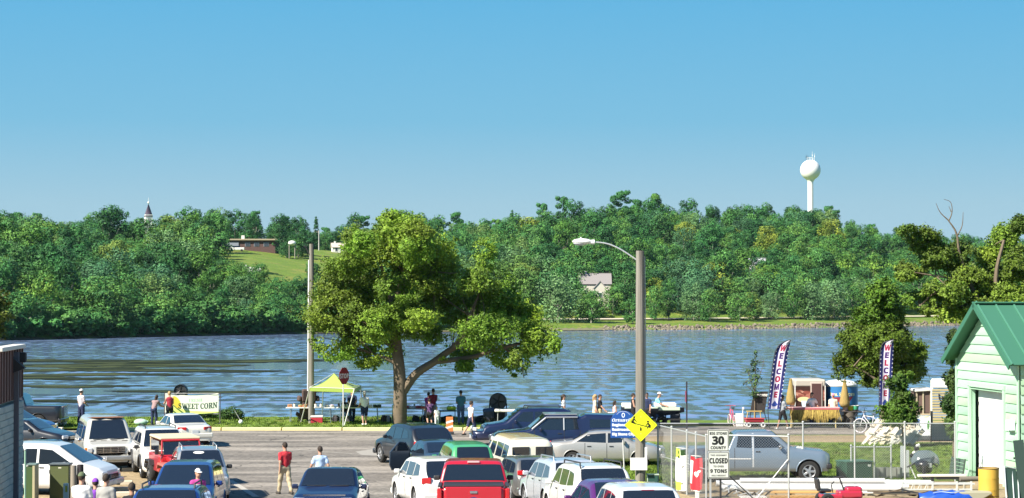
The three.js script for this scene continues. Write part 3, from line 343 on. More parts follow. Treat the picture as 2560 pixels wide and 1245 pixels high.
  if (S.roof) { const n = 10, mm = 10, PP = [], II = []; for (let i = 0; i <= n; i++) { const x = lerp(S.roof[0], S.roof[1], i / n); for (let j = 0; j <= mm; j++) { const z = j / mm * 2 - 1, w = halfW(x, top(x) - .04); PP.push(X(x), top(x) + .026 - .05 * Math.pow(Math.abs(z), 6), z * (w + .004)); } } for (let i = 0; i < n; i++) for (let j = 0; j < mm; j++) { const a = i * (mm + 1) + j; II.push(a, a + 1, a + mm + 1, a + 1, a + mm + 2, a + mm + 1); } const gg = new THREE.BufferGeometry(); gg.setAttribute('position', new THREE.Float32BufferAttribute(PP, 3)); gg.setIndex(II); gg.computeVertexNormals(); mesh('roof', gg, S.roofMat, o); }
  if (S.antenna) mesh('antenna', bar([X(S.antenna), top(S.antenna) - .02, hw * .55], [X(S.antenna) - .12, top(S.antenna) + .55, hw * .56], .008, .004), darkM, o);
  return { o, X, top, halfW, belt, panel, topPanel, L, hw };
}
// body styles, as side views (x from the rear bumper)
const SEDAN = { L: 4.6, W: 1.78, H: 1.42, top: [[0, .86], [.12, .97], [.75, 1.02], [.95, 1.05], [1.55, 1.36], [1.9, 1.41], [2.5, 1.42], [2.75, 1.39], [3.35, 1.02], [3.55, .97], [4.2, .84], [4.5, .72], [4.6, .60]], belt: [[0, .90], [1, .94], [3.3, .90], [4.6, .72]], wins: [[[1.12, 1.0], [1.55, 1.28], [2.28, 1.335], [2.28, .96]], [[2.36, .96], [2.36, 1.335], [2.62, 1.32], [3.12, .98]]], ws: [2.74, 3.36], rw: [.96, 1.58], wheels: [.95, 3.62], wr: .31, seams: [1.45, 2.32, 3.2], handles: [[1.62, .82], [2.5, .82]], mirror: 3.0 };
const SUV = { L: 4.45, W: 1.80, H: 1.70, top: [[0, .95], [.06, 1.05], [.45, 1.58], [.7, 1.66], [1.6, 1.70], [2.5, 1.68], [2.75, 1.63], [3.35, 1.14], [3.5, 1.08], [4.2, .98], [4.38, .88], [4.45, .7]], belt: [[0, 1.08], [3.3, 1.04], [4.45, .85]], wins: [[[.42, 1.16], [.62, 1.48], [1.15, 1.53], [1.15, 1.12]], [[1.24, 1.12], [1.24, 1.54], [2.08, 1.55], [2.08, 1.10]], [[2.17, 1.10], [2.17, 1.55], [2.62, 1.53], [3.05, 1.12]]], ws: [2.74, 3.36], rw: [.08, .48], rwIn: .1, wheels: [.9, 3.55], wr: .36, clear: .28, seams: [1.2, 2.12, 3.1], handles: [[1.38, .98], [2.3, .98]], mirror: 2.98, nose: .5 };
const VAN5 = { L: 5.0, W: 1.93, H: 1.76, top: [[0, .95], [.05, 1.1], [.35, 1.62], [.6, 1.71], [1.8, 1.76], [2.9, 1.74], [3.3, 1.66], [4.15, 1.13], [4.3, 1.07], [4.75, .93], [4.93, .80], [5, .62]], belt: [[0, 1.06], [4, 1.0], [5, .82]], wins: [[[.35, 1.12], [.55, 1.5], [1.35, 1.56], [1.35, 1.08]], [[1.44, 1.08], [1.44, 1.57], [2.55, 1.58], [2.55, 1.06]], [[2.64, 1.06], [2.64, 1.58], [3.1, 1.54], [3.85, 1.08]]], ws: [3.3, 4.16], rw: [.07, .38], wheels: [.95, 4.0], wr: .34, seams: [1.4, 2.6, 3.9], handles: [[1.6, .95], [2.76, .95]], mirror: 3.6, nose: .6 };
const BOX = { L: 4.9, W: 1.98, H: 2.02, round: .2, tumble: .22, top: [[0, 1.75], [.1, 1.93], [.4, 2.01], [2, 2.02], [3.3, 2.0], [3.55, 1.92], [4.05, 1.24], [4.12, 1.18], [4.75, 1.06], [4.86, .98], [4.9, .8]], belt: [[0, 1.15], [4.9, 1.08]], wins: [[[.25, 1.24], [.3, 1.74], [1.15, 1.76], [1.15, 1.22]], [[1.25, 1.22], [1.25, 1.76], [2.35, 1.76], [2.35, 1.2]], [[2.55, 1.2], [2.55, 1.74], [3.3, 1.72], [3.62, 1.2]]], ws: [3.55, 4.06], wsIn: .1, wheels: [.9, 3.85], wr: .35, clear: .32, nose: .3, mirror: 3.6, seams: [1.2, 2.45, 3.7] };
const PICK = { L: 5.6, W: 1.98, H: 1.85, clear: .4, round: .13, top: [[0, 1.22], [1.75, 1.24], [1.80, 1.3], [1.98, 1.72], [2.15, 1.82], [3.2, 1.85], [3.45, 1.8], [4.05, 1.3], [4.25, 1.24], [5.3, 1.12], [5.5, 1.0], [5.6, .75]], belt: [[0, 1.2], [1.8, 1.22], [4.1, 1.2], [5.6, 1.0]], wins: [[[2.06, 1.27], [2.14, 1.68], [2.62, 1.71], [2.62, 1.25]], [[2.72, 1.25], [2.72, 1.71], [3.3, 1.69], [3.82, 1.27]]], ws: [3.45, 4.06], rw: [1.80, 1.99], rwIn: .06, wheels: [1.15, 4.7], wr: .4, nose: .35, mirror: 3.65, seams: [2.0, 2.67, 3.9], handles: [[2.85, 1.1]] };
const white = paint(.74, .74, .72), cream = paint(.72, .66, .48), silver = paint(.38, .39, .41, .55), greyP = paint(.16, .155, .15, .5), navy = paint(.007, .014, .055, .1), black = paint(.015, .018, .026, .2), red = paint(.42, .010, .022), blue = paint(.012, .045, .22, .3), greenP = paint(.065, .33, .13), purple = paint(.10, .02, .14, .3), slate = paint(.21, .27, .34, .45);
const at = (px, py) => { const p = G(px, py, .012); return [p[0], .012, p[2]]; };
const atd = (px, d) => { const q = AT(px, 900, d); return [q[0], rise(d) + .012, q[2]]; };
const FWD = -PI / 2, AWAY = PI / 2; // facing the camera, facing the lake
const FR = { ly: .68, grille: [.8, .14], gy: .64 };
// the row on the left, noses to the camera
{ const c = car({ ...BOX, name: 'old_van', label: 'old weathered white van with rust along the front of its roof', cat: 'van', pos: atd(262, 79.5), turn: FWD + .30, paint: paint(.50, .50, .47), front: { ly: .86, lw: .2, lh: .2, lz: .80, la: 0, lx: .03, grille: [1.1, .26], gy: .86, bars: 4, vbars: 4, by: .54, bh: .2, bm: M(.34, .36, .38, .4, .6), pz: .3, cowl: 4.1 }, back: { by: .5 }, rim: M(.3, .25, .2, .7, .3), mirrorMat: chromeM });
  mesh('roof_rust', [place(extr([[0, -.7], [.5, -.62], [.62, -.2], [.45, .1], [.6, .4], [.2, .75], [-.2, .5], [-.1, 0], [-.3, -.4]], .006), c.X(3.0), 2.024, 0, PI / 2)], M(.20, .085, .04, .95), c.o); for (const s of [-1, 1]) mesh('turn_signal', rb(.07, .2, .12, .02, c.L / 2 - .04, .86, s * c.hw * .93), amberLamp, c.o); mesh('hood_vent', [0, 1, 2, 3].map(i => bx(.05, .012, .22, c.X(4.22), 1.178, -.6 + i * .4)), darkM, c.o); }
car({ ...SEDAN, name: 'coupe', label: 'white two-door car seen from behind by the sweet corn banner', pos: at(455, 1111), turn: AWAY + .42, paint: paint(.72, .70, .62), wins: [[[1.2, 1.0], [1.6, 1.28], [2.0, 1.33], [2.0, .97]], [[2.08, .97], [2.08, 1.33], [2.62, 1.32], [3.12, .98]]], back: { ly: .86, lw: .42, lh: .15, lz: .66, la: .35, by: .55 }, front: FR });
const lib = car({ ...SUV, name: 'suv', label: 'white boxy off-road wagon with black wheel arches beside the old white van', pos: atd(400, 76.3), turn: FWD + .30, paint: white, top: [[0, 1.0], [.05, 1.2], [.22, 1.68], [.45, 1.76], [1.6, 1.78], [2.6, 1.76], [2.8, 1.7], [3.2, 1.2], [3.35, 1.15], [4.2, 1.06], [4.38, .96], [4.45, .75]], H: 1.78, wins: [[[.3, 1.2], [.42, 1.58], [.95, 1.6], [.95, 1.18]], [[1.06, 1.18], [1.06, 1.61], [1.9, 1.61], [1.9, 1.16]], [[2.02, 1.16], [2.02, 1.61], [2.62, 1.6], [2.98, 1.18]]], flare: blackPl, front: { ly: .88, lh: .2, lw: .2, grille: [.8, .25], gy: .86, vbars: 7, bars: 1, gm: white, bm: blackPl, by: .55 }, back: {}, rack: [.7, 2.4], lower: { h: .2, m: blackPl }, wr: .38, mirrorMat: blackPl });
{ // open-fendered off-roader
  const o = thing('off_roader', 'red square off-road vehicle with a tan soft top and round headlights', 'car', at(446, 1215), FWD + .36), tan = M(.55, .48, .33, .85), rd = paint(.50, .02, .03);
  mesh('tub', [rb(2.0, .62, 1.5, .05, -.75, .82, 0), rb(.5, .5, 1.46, .05, .35, .86, 0)], rd, o); const hood = mesh('hood', rb(1.1, .2, 1.14, .06, 1.15, 1.02, 0, 0, 0, -.04), rd, o);
  const gp = mesh('grille', [rb(.08, .46, 1.12, .03, 1.72, .84, 0)], rd, o); for (let i = 0; i < 7; i++) mesh('grille_slot', rb(.02, .3, .05, .01, 1.77, .84, -.27 + i * .09), darkM, gp);
  for (const s of [-1, 1]) { mesh('headlight', cyl(.1, .1, .06, 1.76, .86, s * .43, 0, 0, PI / 2, 18), clearLamp, o); mesh('fender', [extr([[.55, .72], [.7, .92], [1.65, .92], [1.78, .78], [1.78, .72], [1.6, .84], [.75, .84], [.62, .7]], .36, .02).translate(0, 0, s * .72)], M(.42, .12, .10, .6), o); mesh('rear_fender', extr([[-1.55, .72], [-1.45, .9], [-.7, .9], [-.6, .72], [-.72, .82], [-1.42, .82]], .26, .02).translate(0, 0, s * .82), blackPl, o); mesh('wing_mirror', [rb(.06, .18, .14, .03, .62, 1.28, s * .9), bar([.6, 1.2, s * .72], [.62, 1.25, s * .88], .015)], blackPl, o); mesh('turn_signal', cyl(.05, .05, .04, 1.79, .82, s * .68, 0, 0, PI / 2), amberLamp, o); mesh('side_window', bx(1.5, .38, .01, -.75, 1.42, s * .70), glassM, o); mesh('roof_post', bar([.55, 1.12, s * .7], [.36, 1.66, s * .66], .03), rd, o); }
  mesh('windshield', bx(.02, .48, 1.26, .47, 1.38, 0, 0, 0, .34), glassM, o); mesh('windshield_frame', [bar([.56, 1.13, -.7], [.56, 1.13, .7], .035), bar([.37, 1.66, -.68], [.37, 1.66, .68], .035)], rd, o);
  mesh('soft_top', [rb(2.1, .10, 1.46, .05, -.7, 1.72, 0), rb(.06, .5, 1.4, .02, -1.72, 1.42, 0)], tan, o); mesh('front_bumper', rb(.14, .16, 1.5, .03, 1.92, .55, 0), blackPl, o); mesh('underbody', bx(3.2, .2, .9, 0, .5, 0), darkM, o);
  for (const x of [-1.08, 1.18]) for (const s of [-1, 1]) { const w = new THREE.Group(); w.name = 'wheel'; w.position.set(x, .38, s * .76); o.add(w); mesh('tyre', place(new THREE.LatheGeometry([[.2, -.12], [.33, -.12], [.38, -.06], [.38, .06], [.33, .12], [.2, .12]].map(p => new THREE.Vector2(...p)), 20), 0, 0, 0, PI / 2), tyreM, w); mesh('rim', [cyl(.21, .21, .1, 0, 0, s * .04, PI / 2, 0, 0, 18), cyl(.09, .09, .06, 0, 0, s * .11, PI / 2)], rimM, w); }
}
{ const c = car({ ...SUV, name: 'suv', label: 'silver compact wagon with a white oval sticker at the top of its windshield', pos: at(497, 1246), turn: FWD + .22, paint: silver, front: { ...FR, ly: .82, grille: [.9, .2], gy: .8, bm: greyP, cowl: 3.42 }, back: {}, rack: [.8, 2.4], rackMat: silver, mirrorMat: blackPl });
  const wx = (f) => c.X(lerp(2.74, 3.36, f)), wy = f => c.top(lerp(2.74, 3.36, f)) + .03; mesh('windshield_sticker', place(cyl(.10, .10, .004, 0, 0, 0), 0, 0, 0).scale(.6, 1, 1.8).applyMatrix4(new THREE.Matrix4().makeRotationZ(-.68)).translate(wx(.16) + .012, wy(.16), .05), M(.8, .8, .8, .5), c.o); mesh('dashboard_paper', place(rb(.10, .01, .42, .004), 0, 0, 0, 0, 0, -.68).translate(wx(.84) + .012, wy(.84), .42), M(.45, .7, .18, .6), c.o); }
car({ ...VAN5, name: 'minivan', label: 'dark blue minivan facing the camera behind the person in a white cap', cat: 'minivan', pos: atd(474, 58.6), turn: FWD + .06, W: 1.82, H: 1.66, top: VAN5.top.map(q => [q[0], q[1] * .95]), wins: VAN5.wins.map(w => w.map(q => [q[0], q[1] * .95])), paint: blue, front: { ...FR, ly: .74 }, back: {}, mirrorMat: blue });
car({ ...SUV, name: 'suv', label: 'bright blue wagon roof nearest the camera at the bottom left of the road', pos: atd(424, 47), turn: FWD + .06, paint: blue, W: 1.86, H: 1.62, top: SUV.top.map(q => [q[0], q[1] * .95]), wins: SUV.wins.map(w => w.map(q => [q[0], q[1] * .95])), front: FR, back: {}, rack: [.8, 2.4] });
// left edge
{ const c = car({ ...VAN5, name: 'minivan', label: 'white minivan seen from its side behind the green utility boxes', cat: 'minivan', pos: at(112, 1232), turn: -.16, paint: paint(.70, .71, .72), front: { ...FR, ly: .74, lw: .3 }, back: {}, mirrorMat: white }); }
car({ ...SEDAN, name: 'parked_car', label: 'dark blue car whose hood shows beyond the white minivan', pos: atd(108, 74.7), turn: -.2, paint: navy, front: FR, back: {} });
car({ ...SEDAN, name: 'parked_car', label: 'black-blue car behind the white minivan roof by the brown building', pos: at(60, 1128), turn: -.2, paint: black, front: FR, back: {} });
car({ ...SEDAN, name: 'parked_car', label: 'blue car half hidden by the brown building near the lake road', pos: at(20, 1098), turn: -.25, paint: blue, front: FR, back: {} });
{ const c = car({ ...PICK, name: 'pickup', label: 'dark pickup with its bed piled high, partly hidden by the brown building', cat: 'pickup truck', pos: at(25, 1072), turn: PI, paint: black, front: FR, back: {} }); }
// centre foreground
{ const c = car({ ...SEDAN, name: 'parked_car', label: 'dark navy car facing the camera at the bottom centre behind the two walking men', pos: atd(830, 58.3), turn: FWD - .02, paint: navy, L: 4.7, W: 1.88, front: { ...FR, cowl: 3.4 }, back: {}, H: 1.5, top: SEDAN.top.map(q => [q[0], q[1] + (q[1] > 1.1 ? .08 : 0)]), mirrorMat: navy }); mesh('hood_trim', bx(.03, .03, 1.2, c.X(4.3), c.top(4.3) + .02, 0), chromeM, c.o); }
// cars on the right
{ const c = car({ ...SUV, name: 'suv', label: 'black crossover facing away left with a red tail light, right of the road', pos: atd(1034, 80.8), turn: AWAY + .42, L: 4.75, W: 1.88, paint: paint(.010, .013, .020, .1), top: [[0, .95], [.05, 1.08], [.55, 1.56], [.9, 1.65], [1.7, 1.69], [2.6, 1.67], [2.9, 1.6], [3.6, 1.12], [3.8, 1.05], [4.5, .92], [4.68, .8], [4.75, .62]], wins: [[[.75, 1.2], [.95, 1.45], [1.4, 1.52], [1.4, 1.12]], [[1.5, 1.12], [1.5, 1.53], [2.3, 1.54], [2.3, 1.09]], [[2.38, 1.09], [2.38, 1.54], [2.75, 1.5], [3.3, 1.1]]], ws: [2.9, 3.6], rw: [.06, .56], wheels: [.95, 3.8], wr: .38, back: { ly: 1.0, lw: .45, lh: .17, lz: .68, la: .5 }, front: FR }); }
{ const c = car({ ...SEDAN, name: 'parked_car', label: 'small dark car with its driver door swung open beside the black crossover', pos: atd(1096, 74.8), turn: AWAY + .30, L: 4.3, paint: paint(.03, .05, .08, .3), back: { ly: .84, lw: .28 }, front: FR });
  const d = mesh('open_door', place(extr([[0, .30], [0, 1.0], [.22, 1.32], [.55, 1.36], [1.0, .98], [1.02, .5], [.9, .3]].map(p => [p[0], p[1]]), .06, .02), 0, 0, 0), c.o.children[0].material, c.o); d.position.set(c.X(2.95), 0, -c.hw); d.rotation.y = 2.05; mesh('door_window', place(extr([[.10, 1.0], [.26, 1.27], [.54, 1.30], [.9, 1.0]], .075), 0, 0, 0), glassM, d); }
car({ ...SUV, name: 'hatchback', label: 'bright green hatchback seen from behind left of the cream van', pos: atd(1160, 70), turn: AWAY + .2, L: 4.1, W: 1.66, paint: greenP, wheels: [.8, 3.3], top: SUV.top.map(p => [p[0] * 4.1 / 4.45, p[1] * 1.02]), wins: SUV.wins.map(w => w.map(p => [p[0] * 4.1 / 4.45, p[1] * 1.02])), ws: [2.53, 3.09], rw: [.08, .44], H: 1.73, back: { ly: 1.0, lw: .16, lh: .3 }, front: FR });
{ const c = car({ ...BOX, name: 'cargo_van', label: 'cream boxy van seen from behind with two square rear windows', cat: 'van', pos: atd(1296, 72.6), turn: AWAY + .20, paint: paint(.74, .70, .58), W: 1.92, H: 1.78, top: BOX.top.map(q => [q[0], q[1] * .88]), belt: [[0, 1.0], [4.9, .95]], wins: BOX.wins.map(w => w.map(q => [q[0], q[1] * .88])), front: { ly: .86, grille: [1.1, .2] }, back: { ly: .9, lw: .12, lh: .3, lz: .9, la: 0, by: .5, bm: chromeM }, roof: [.3, 3.3], roofMat: paint(.72, .58, .32) });
  for (const s of [-1, 1]) mesh('rear_window', rb(.05, .52, .62, .02, -c.L / 2 - .005, 1.25, s * .42), glassM, c.o); mesh('door_handle', cyl(.04, .04, .04, -c.L / 2 - .01, 1.05, .08, 0, 0, PI / 2), chromeM, c.o); }
{ const c = car({ ...PICK, name: 'pickup', label: 'bright red pickup seen from behind at the bottom centre', cat: 'pickup truck', pos: atd(1184, 56), turn: AWAY + .02, paint: red, H: 1.9, back: { ly: 1.02, lw: .13, lh: .36, lz: .915, la: 0, lx: .02, by: .58, bm: chromeM, py: .62 }, front: FR, mirrorMat: blackPl });
  mesh('tailgate', rb(.06, .62, 1.50, .03, -c.L / 2 - .01, .93, 0), red, c.o); mesh('tailgate_handle', rb(.03, .07, .2, .01, -c.L / 2 - .05, 1.1, 0), chromeM, c.o); const em = mesh('emblem', cyl(.07, .07, .02, -c.L / 2 - .05, .92, 0, 0, 0, PI / 2, 20).scale(1, .75, 1.6).translate(0, .23, 0), M(.05, .08, .3, .2, .5), c.o); mesh('tonneau_cover', rb(1.66, .05, 1.62, .02, c.X(.9), 1.255, 0), blackPl, c.o); mesh('brake_light', rb(.06, .06, .34, .02, c.X(2.02), 1.80, 0), M(.6, .35, .35, .3), c.o); mesh('bed_rail_cap', [rb(1.7, .04, .1, .015, c.X(.9), 1.25, .9), rb(1.7, .04, .1, .015, c.X(.9), 1.25, -.9)], blackPl, c.o); }
car({ ...SUV, name: 'suv', label: 'white car with its door mirror showing, left of the red pickup', pos: atd(1080, 63.3), turn: AWAY + .28, paint: white, H: 1.6, back: { ly: .95, lw: .3 }, front: FR, top: SUV.top.map(p => [p[0], p[1] * .95]), wins: SUV.wins.map(w => w.map(p => [p[0], p[1] * .95])), mirrorMat: white });
car({ ...SUV, name: 'suv', label: 'grey crossover seen from behind between the red pickup and the silver wagon', pos: atd(1320, 66.6), turn: AWAY + .2, H: 1.5, top: SUV.top.map(q => [q[0], q[1] * .88]), wins: SUV.wins.map(w => w.map(q => [q[0], q[1] * .88])), belt: [[0, .95], [3.3, .92], [4.45, .75]], paint: greyP, back: { ly: 1.02, lw: .36, lh: .16, lz: .68 }, front: FR, mirrorMat: blackPl });
car({ ...SUV, name: 'suv', label: 'silver-white wagon with purple-tinted tail light in front of the silver sedan', pos: atd(1403, 62), turn: AWAY + .22, paint: paint(.55, .58, .64, .3), H: 1.62, back: { ly: .98, lw: .42, lh: .18, lz: .66 }, front: FR, top: SUV.top.map(p => [p[0], p[1] * .96]), wins: SUV.wins.map(w => w.map(p => [p[0], p[1] * .96])), rack: [.8, 2.4], rackMat: silver });
car({ ...SUV, name: 'suv', label: 'white wagon with black roof rails and dark rear window near the lamp post', pos: atd(1468, 57.2), turn: AWAY + .2, paint: white, back: { ly: 1.0, lw: .24, lh: .26, lz: .74 }, front: FR, rack: [.6, 2.5], lower: { h: .2, m: blackPl } });
car({ ...SEDAN, name: 'parked_car', label: 'purple car at the bottom between the two white wagons', pos: atd(1524, 52.3), turn: AWAY + .22, paint: purple, back: {}, front: FR, H: 1.5, top: SEDAN.top.map(p => [p[0], p[1] + (p[1] > 1.1 ? .08 : 0)]) });
car({ ...SUV, name: 'suv', label: 'white wagon roof at the bottom edge below the lamp post', pos: atd(1586, 47.5), turn: AWAY + .12, paint: paint(.70, .72, .74), back: { ly: 1.05, high: [.5, 1.6] }, front: FR, W: 1.76 });
car({ ...SUV, name: 'suv', label: 'dark navy wagon with a sloping windshield parked by the lake behind the blue pickup', pos: at(1312, 1112), turn: PI + .12, paint: navy, L: 4.9, wins: SUV.wins, front: { ...FR, ly: .78, gm: chromeM }, back: {}, rack: [.8, 2.4] });
{ const c = car({ ...PICK, name: 'pickup', label: 'blue pickup with a blue cap over its bed and silver upper body', cat: 'pickup truck', pos: at(1395, 1146), turn: PI + .06, L: 5.7, paint: navy, front: { ...FR, ly: .9, gy: .9 }, back: {}, wr: .4, top: [[0, 1.5], [.08, 1.7], [.25, 1.84], [1.75, 1.88], [1.82, 1.84], [1.98, 1.78], [2.15, 1.84], [3.2, 1.87], [3.45, 1.82], [4.05, 1.3], [4.25, 1.24], [5.3, 1.12], [5.55, 1.0], [5.7, .75]], rw: null, wins: [[[.35, 1.35], [.45, 1.66], [1.6, 1.68], [1.6, 1.33]], [[2.06, 1.27], [2.14, 1.68], [2.62, 1.71], [2.62, 1.25]], [[2.72, 1.25], [2.72, 1.71], [3.3, 1.69], [3.82, 1.27]]] });
  c.panel && mesh('window_trim', [1, -1].flatMap(s => [bar([c.X(3.42), 1.74, s * (c.halfW(3.4, 1.72) + .02)], [c.X(4.0), 1.28, s * (c.halfW(4, 1.28) + .01)], .05), bar([c.X(2.67), 1.74, s * (c.halfW(2.67, 1.72) + .015)], [c.X(2.67), 1.24, s * (c.halfW(2.67, 1.24) + .01)], .04), bar([c.X(2.1), 1.76, s * (c.halfW(2.1, 1.72) + .015)], [c.X(3.42), 1.76, s * (c.halfW(3.4, 1.72) + .015)], .04)]), silver, c.o); mesh('roof', rb(1.35, .05, 1.40, .02, c.X(2.78), 1.872, 0), silver, c.o); }
car({ ...SEDAN, name: 'sedan', label: 'silver four-door sedan parked sideways on the grass behind the lamp post', pos: at(1516, 1163), turn: -.05, paint: paint(.42, .41, .39, .5), back: { ly: .82, lw: .2, lh: .2, lz: .84, la: .6 }, front: FR });
{ const c = car({ ...PICK, name: 'pickup', label: 'slate blue pickup parked on the grass behind the chain-link fence', cat: 'pickup truck', pos: at(1882, 1200), turn: -.02, L: 5.5, paint: slate, front: { ...FR, ly: .9, bm: blackPl, by: .58 }, back: { bm: chromeM }, mirrorMat: chromeM, handles: [[2.85, 1.12]] }); mesh('door_edge', [1, -1].map(s => c.panel([[2.64, .55], [2.70, .55], [2.70, 1.78], [2.64, 1.78]], s, .012)), M(.55, .57, .6, .4, .3), c.o); mesh('side_stripe', [1, -1].map(s => c.panel([[.4, .84], [2.6, .84], [2.6, .88], [.4, .88]], s, .01)), M(.6, .6, .6, .5), c.o); }
// ---------------------------------------------------------------- people
// surface nets over a distance field
function skinField(f, lo, hi, h) {
  const n = [0, 1, 2].map(k => Math.ceil((hi[k] - lo[k]) / h) + 1), [nx, ny, nz] = n, F = new Float32Array(nx * ny * nz), id = new Int32Array(nx * ny * nz).fill(-1), P = [], I = [];
  for (let z = 0, i = 0; z < nz; z++) for (let y = 0; y < ny; y++) for (let x = 0; x < nx; x++, i++) F[i] = f(lo[0] + x * h, lo[1] + y * h, lo[2] + z * h);
  const at = (x, y, z) => x + nx * (y + ny * z), C = [[0, 0, 0], [1, 0, 0], [0, 1, 0], [1, 1, 0], [0, 0, 1], [1, 0, 1], [0, 1, 1], [1, 1, 1]], E = [[0, 1], [2, 3], [4, 5], [6, 7], [0, 2], [1, 3], [4, 6], [5, 7], [0, 4], [1, 5], [2, 6], [3, 7]];
  for (let z = 0; z < nz - 1; z++) for (let y = 0; y < ny - 1; y++) for (let x = 0; x < nx - 1; x++) {
    const v = C.map(c => F[at(x + c[0], y + c[1], z + c[2])]); let neg = 0; for (const q of v) if (q < 0) neg++; if (!neg || neg === 8) continue; let sx = 0, sy = 0, sz = 0, k = 0;
    for (const [a, b] of E) if ((v[a] < 0) !== (v[b] < 0)) { const t = v[a] / (v[a] - v[b]); sx += lerp(C[a][0], C[b][0], t); sy += lerp(C[a][1], C[b][1], t); sz += lerp(C[a][2], C[b][2], t); k++; }
    id[at(x, y, z)] = P.length / 3; P.push(lo[0] + (x + sx / k) * h, lo[1] + (y + sy / k) * h, lo[2] + (z + sz / k) * h);
  }
  const st = [1, nx, nx * ny]; for (let z = 1; z < nz - 1; z++) for (let y = 1; y < ny - 1; y++) for (let x = 1; x < nx - 1; x++) { const i = at(x, y, z); for (let a = 0; a < 3; a++) { const j = i + st[a]; if ((F[i] < 0) === (F[j] < 0)) continue; const u = st[(a + 1) % 3], w = st[(a + 2) % 3], q = [id[i], id[i - u], id[i - u - w], id[i - w]]; if (q.some(k => k < 0)) continue; if (F[i] < 0) I.push(q[0], q[1], q[2], q[0], q[2], q[3]); else I.push(q[0], q[2], q[1], q[0], q[3], q[2]); } }
  const g = new THREE.BufferGeometry(); g.setAttribute('position', new THREE.Float32BufferAttribute(P, 3)); g.setIndex(I); g.computeVertexNormals(); return g;
}
const smin = (a, b, k) => { const h = clamp(.5 + .5 * (b - a) / k); return lerp(b, a, h) - k * h * (1 - h); };
function bone(a, b, r0, r1, k = .03, sq = 1) { const d = [b[0] - a[0], b[1] - a[1], b[2] - a[2]], l2 = d[0] * d[0] + d[1] * d[1] + d[2] * d[2] || 1e-9; return { k, f: (x, y, z) => { const t = clamp(((x - a[0]) * d[0] + (y - a[1]) * d[1] + (z - a[2]) * d[2]) / l2); return Math.hypot(x - a[0] - d[0] * t, (y - a[1] - d[1] * t), (z - a[2] - d[2] * t) * sq) - lerp(r0, r1, t); } }; }
const union = B => (x, y, z) => { let d = 9; for (const b of B) d = smin(d, b.f(x, y, z), b.k); return d; };
// one hand: palm, four bent fingers and a thumb; fingers point along -y, thumb towards +x
const handGeo = (() => { const g = [rb(.075, .085, .03, .013, 0, -.045, 0)]; [[-.030, .060, .0085], [-.010, .070, .009], [.011, .074, .009], [.030, .066, .0088]].forEach(([x, l, r]) => { g.push(bar([x, -.08, 0], [x * 1.05, -.08 - l * .55, .012], r, r * .95, 6), bar([x * 1.05, -.08 - l * .55, .012], [x * 1.05, -.08 - l * .95, .034], r * .95, r * .75, 6)); }); g.push(bar([.030, -.03, .004], [.058, -.062, .014], .012, .010, 6), bar([.058, -.062, .014], [.062, -.092, .022], .010, .008, 6)); return join(g); })();
const headGeo = (() => { const B = [{ k: .02, f: (x, y, z) => Math.hypot(x / .078, (y - .03) / .100, (z + .008) / .096) * .085 - .085 }, { k: .035, f: (x, y, z) => Math.hypot(x / .060, (y + .055) / .062, (z - .022) / .066) * .06 - .06 }, bone([0, .012, .088], [0, -.018, .104], .008, .013, .012), bone([-.02, -.052, .082], [.02, -.052, .082], .007, .007, .012), bone([-.026, .026, .078], [.026, .026, .078], .013, .013, .02), bone([-.078, .02, -.008], [-.082, -.025, -.004], .012, .008, .008), bone([.078, .02, -.008], [.082, -.025, -.004], .012, .008, .008), bone([0, -.06, -.01], [0, -.15, -.03], .052, .056, .03)], u = union(B); return skinField((x, y, z) => { let d = u(x, y, z); for (const s of [-1, 1]) d = Math.max(d, -(Math.hypot(x - s * .03, y - .008, z - .092) - .013)); return d; }, [-.12, -.17, -.13], [.12, .15, .14], .009); })();
const eyeM = M(.03, .02, .015, .2), eyeGeo = join([ball(.009, -.03, .008, .080, 1, 1, 1, 8), ball(.009, .03, .008, .080, 1, 1, 1, 8)]);
const cutHead = (test, grow, lo, hi) => skinField((x, y, z) => Math.max(Math.hypot(x / .078, (y - .03) / .100, (z + .008) / .096) * .085 - .085 - grow, test(x, y, z)), lo, hi, .01);
const hairGeo = { short: cutHead((x, y, z) => -(y - .03 + (z < 0 ? .075 : 0) * clamp(-z * 14) - Math.max(0, z) * .45), .012, [-.12, -.1, -.14], [.12, .17, .13]), long: join([cutHead((x, y, z) => -(y - .04 - Math.max(0, z) * .4 + clamp(-z * 20) * .1), .018, [-.13, -.12, -.15], [.13, .18, .13]), skinField(union([bone([0, 0, -.085], [0, -.22, -.10], .075, .05, .02)]), [-.12, -.3, -.2], [.12, .1, .02], .014)]), cap: join([cutHead((x, y, z) => -(y - .045), .016, [-.12, .03, -.14], [.12, .17, .13]), place(extr([[-.075, 0], [-.07, .07], [-.03, .105], [.03, .105], [.07, .07], [.075, 0]], .012, .004), 0, .05, .085, PI / 2 + .15)]) };
const skinM = M(.46, .26, .18, .6), skinTan = M(.34, .18, .115, .6), shoeM = M(.05, .045, .04, .7), shoeW = M(.62, .62, .6, .7);
const cloth = (r, g, b) => M(r, g, b, .92, 0, { sheen: .25 });
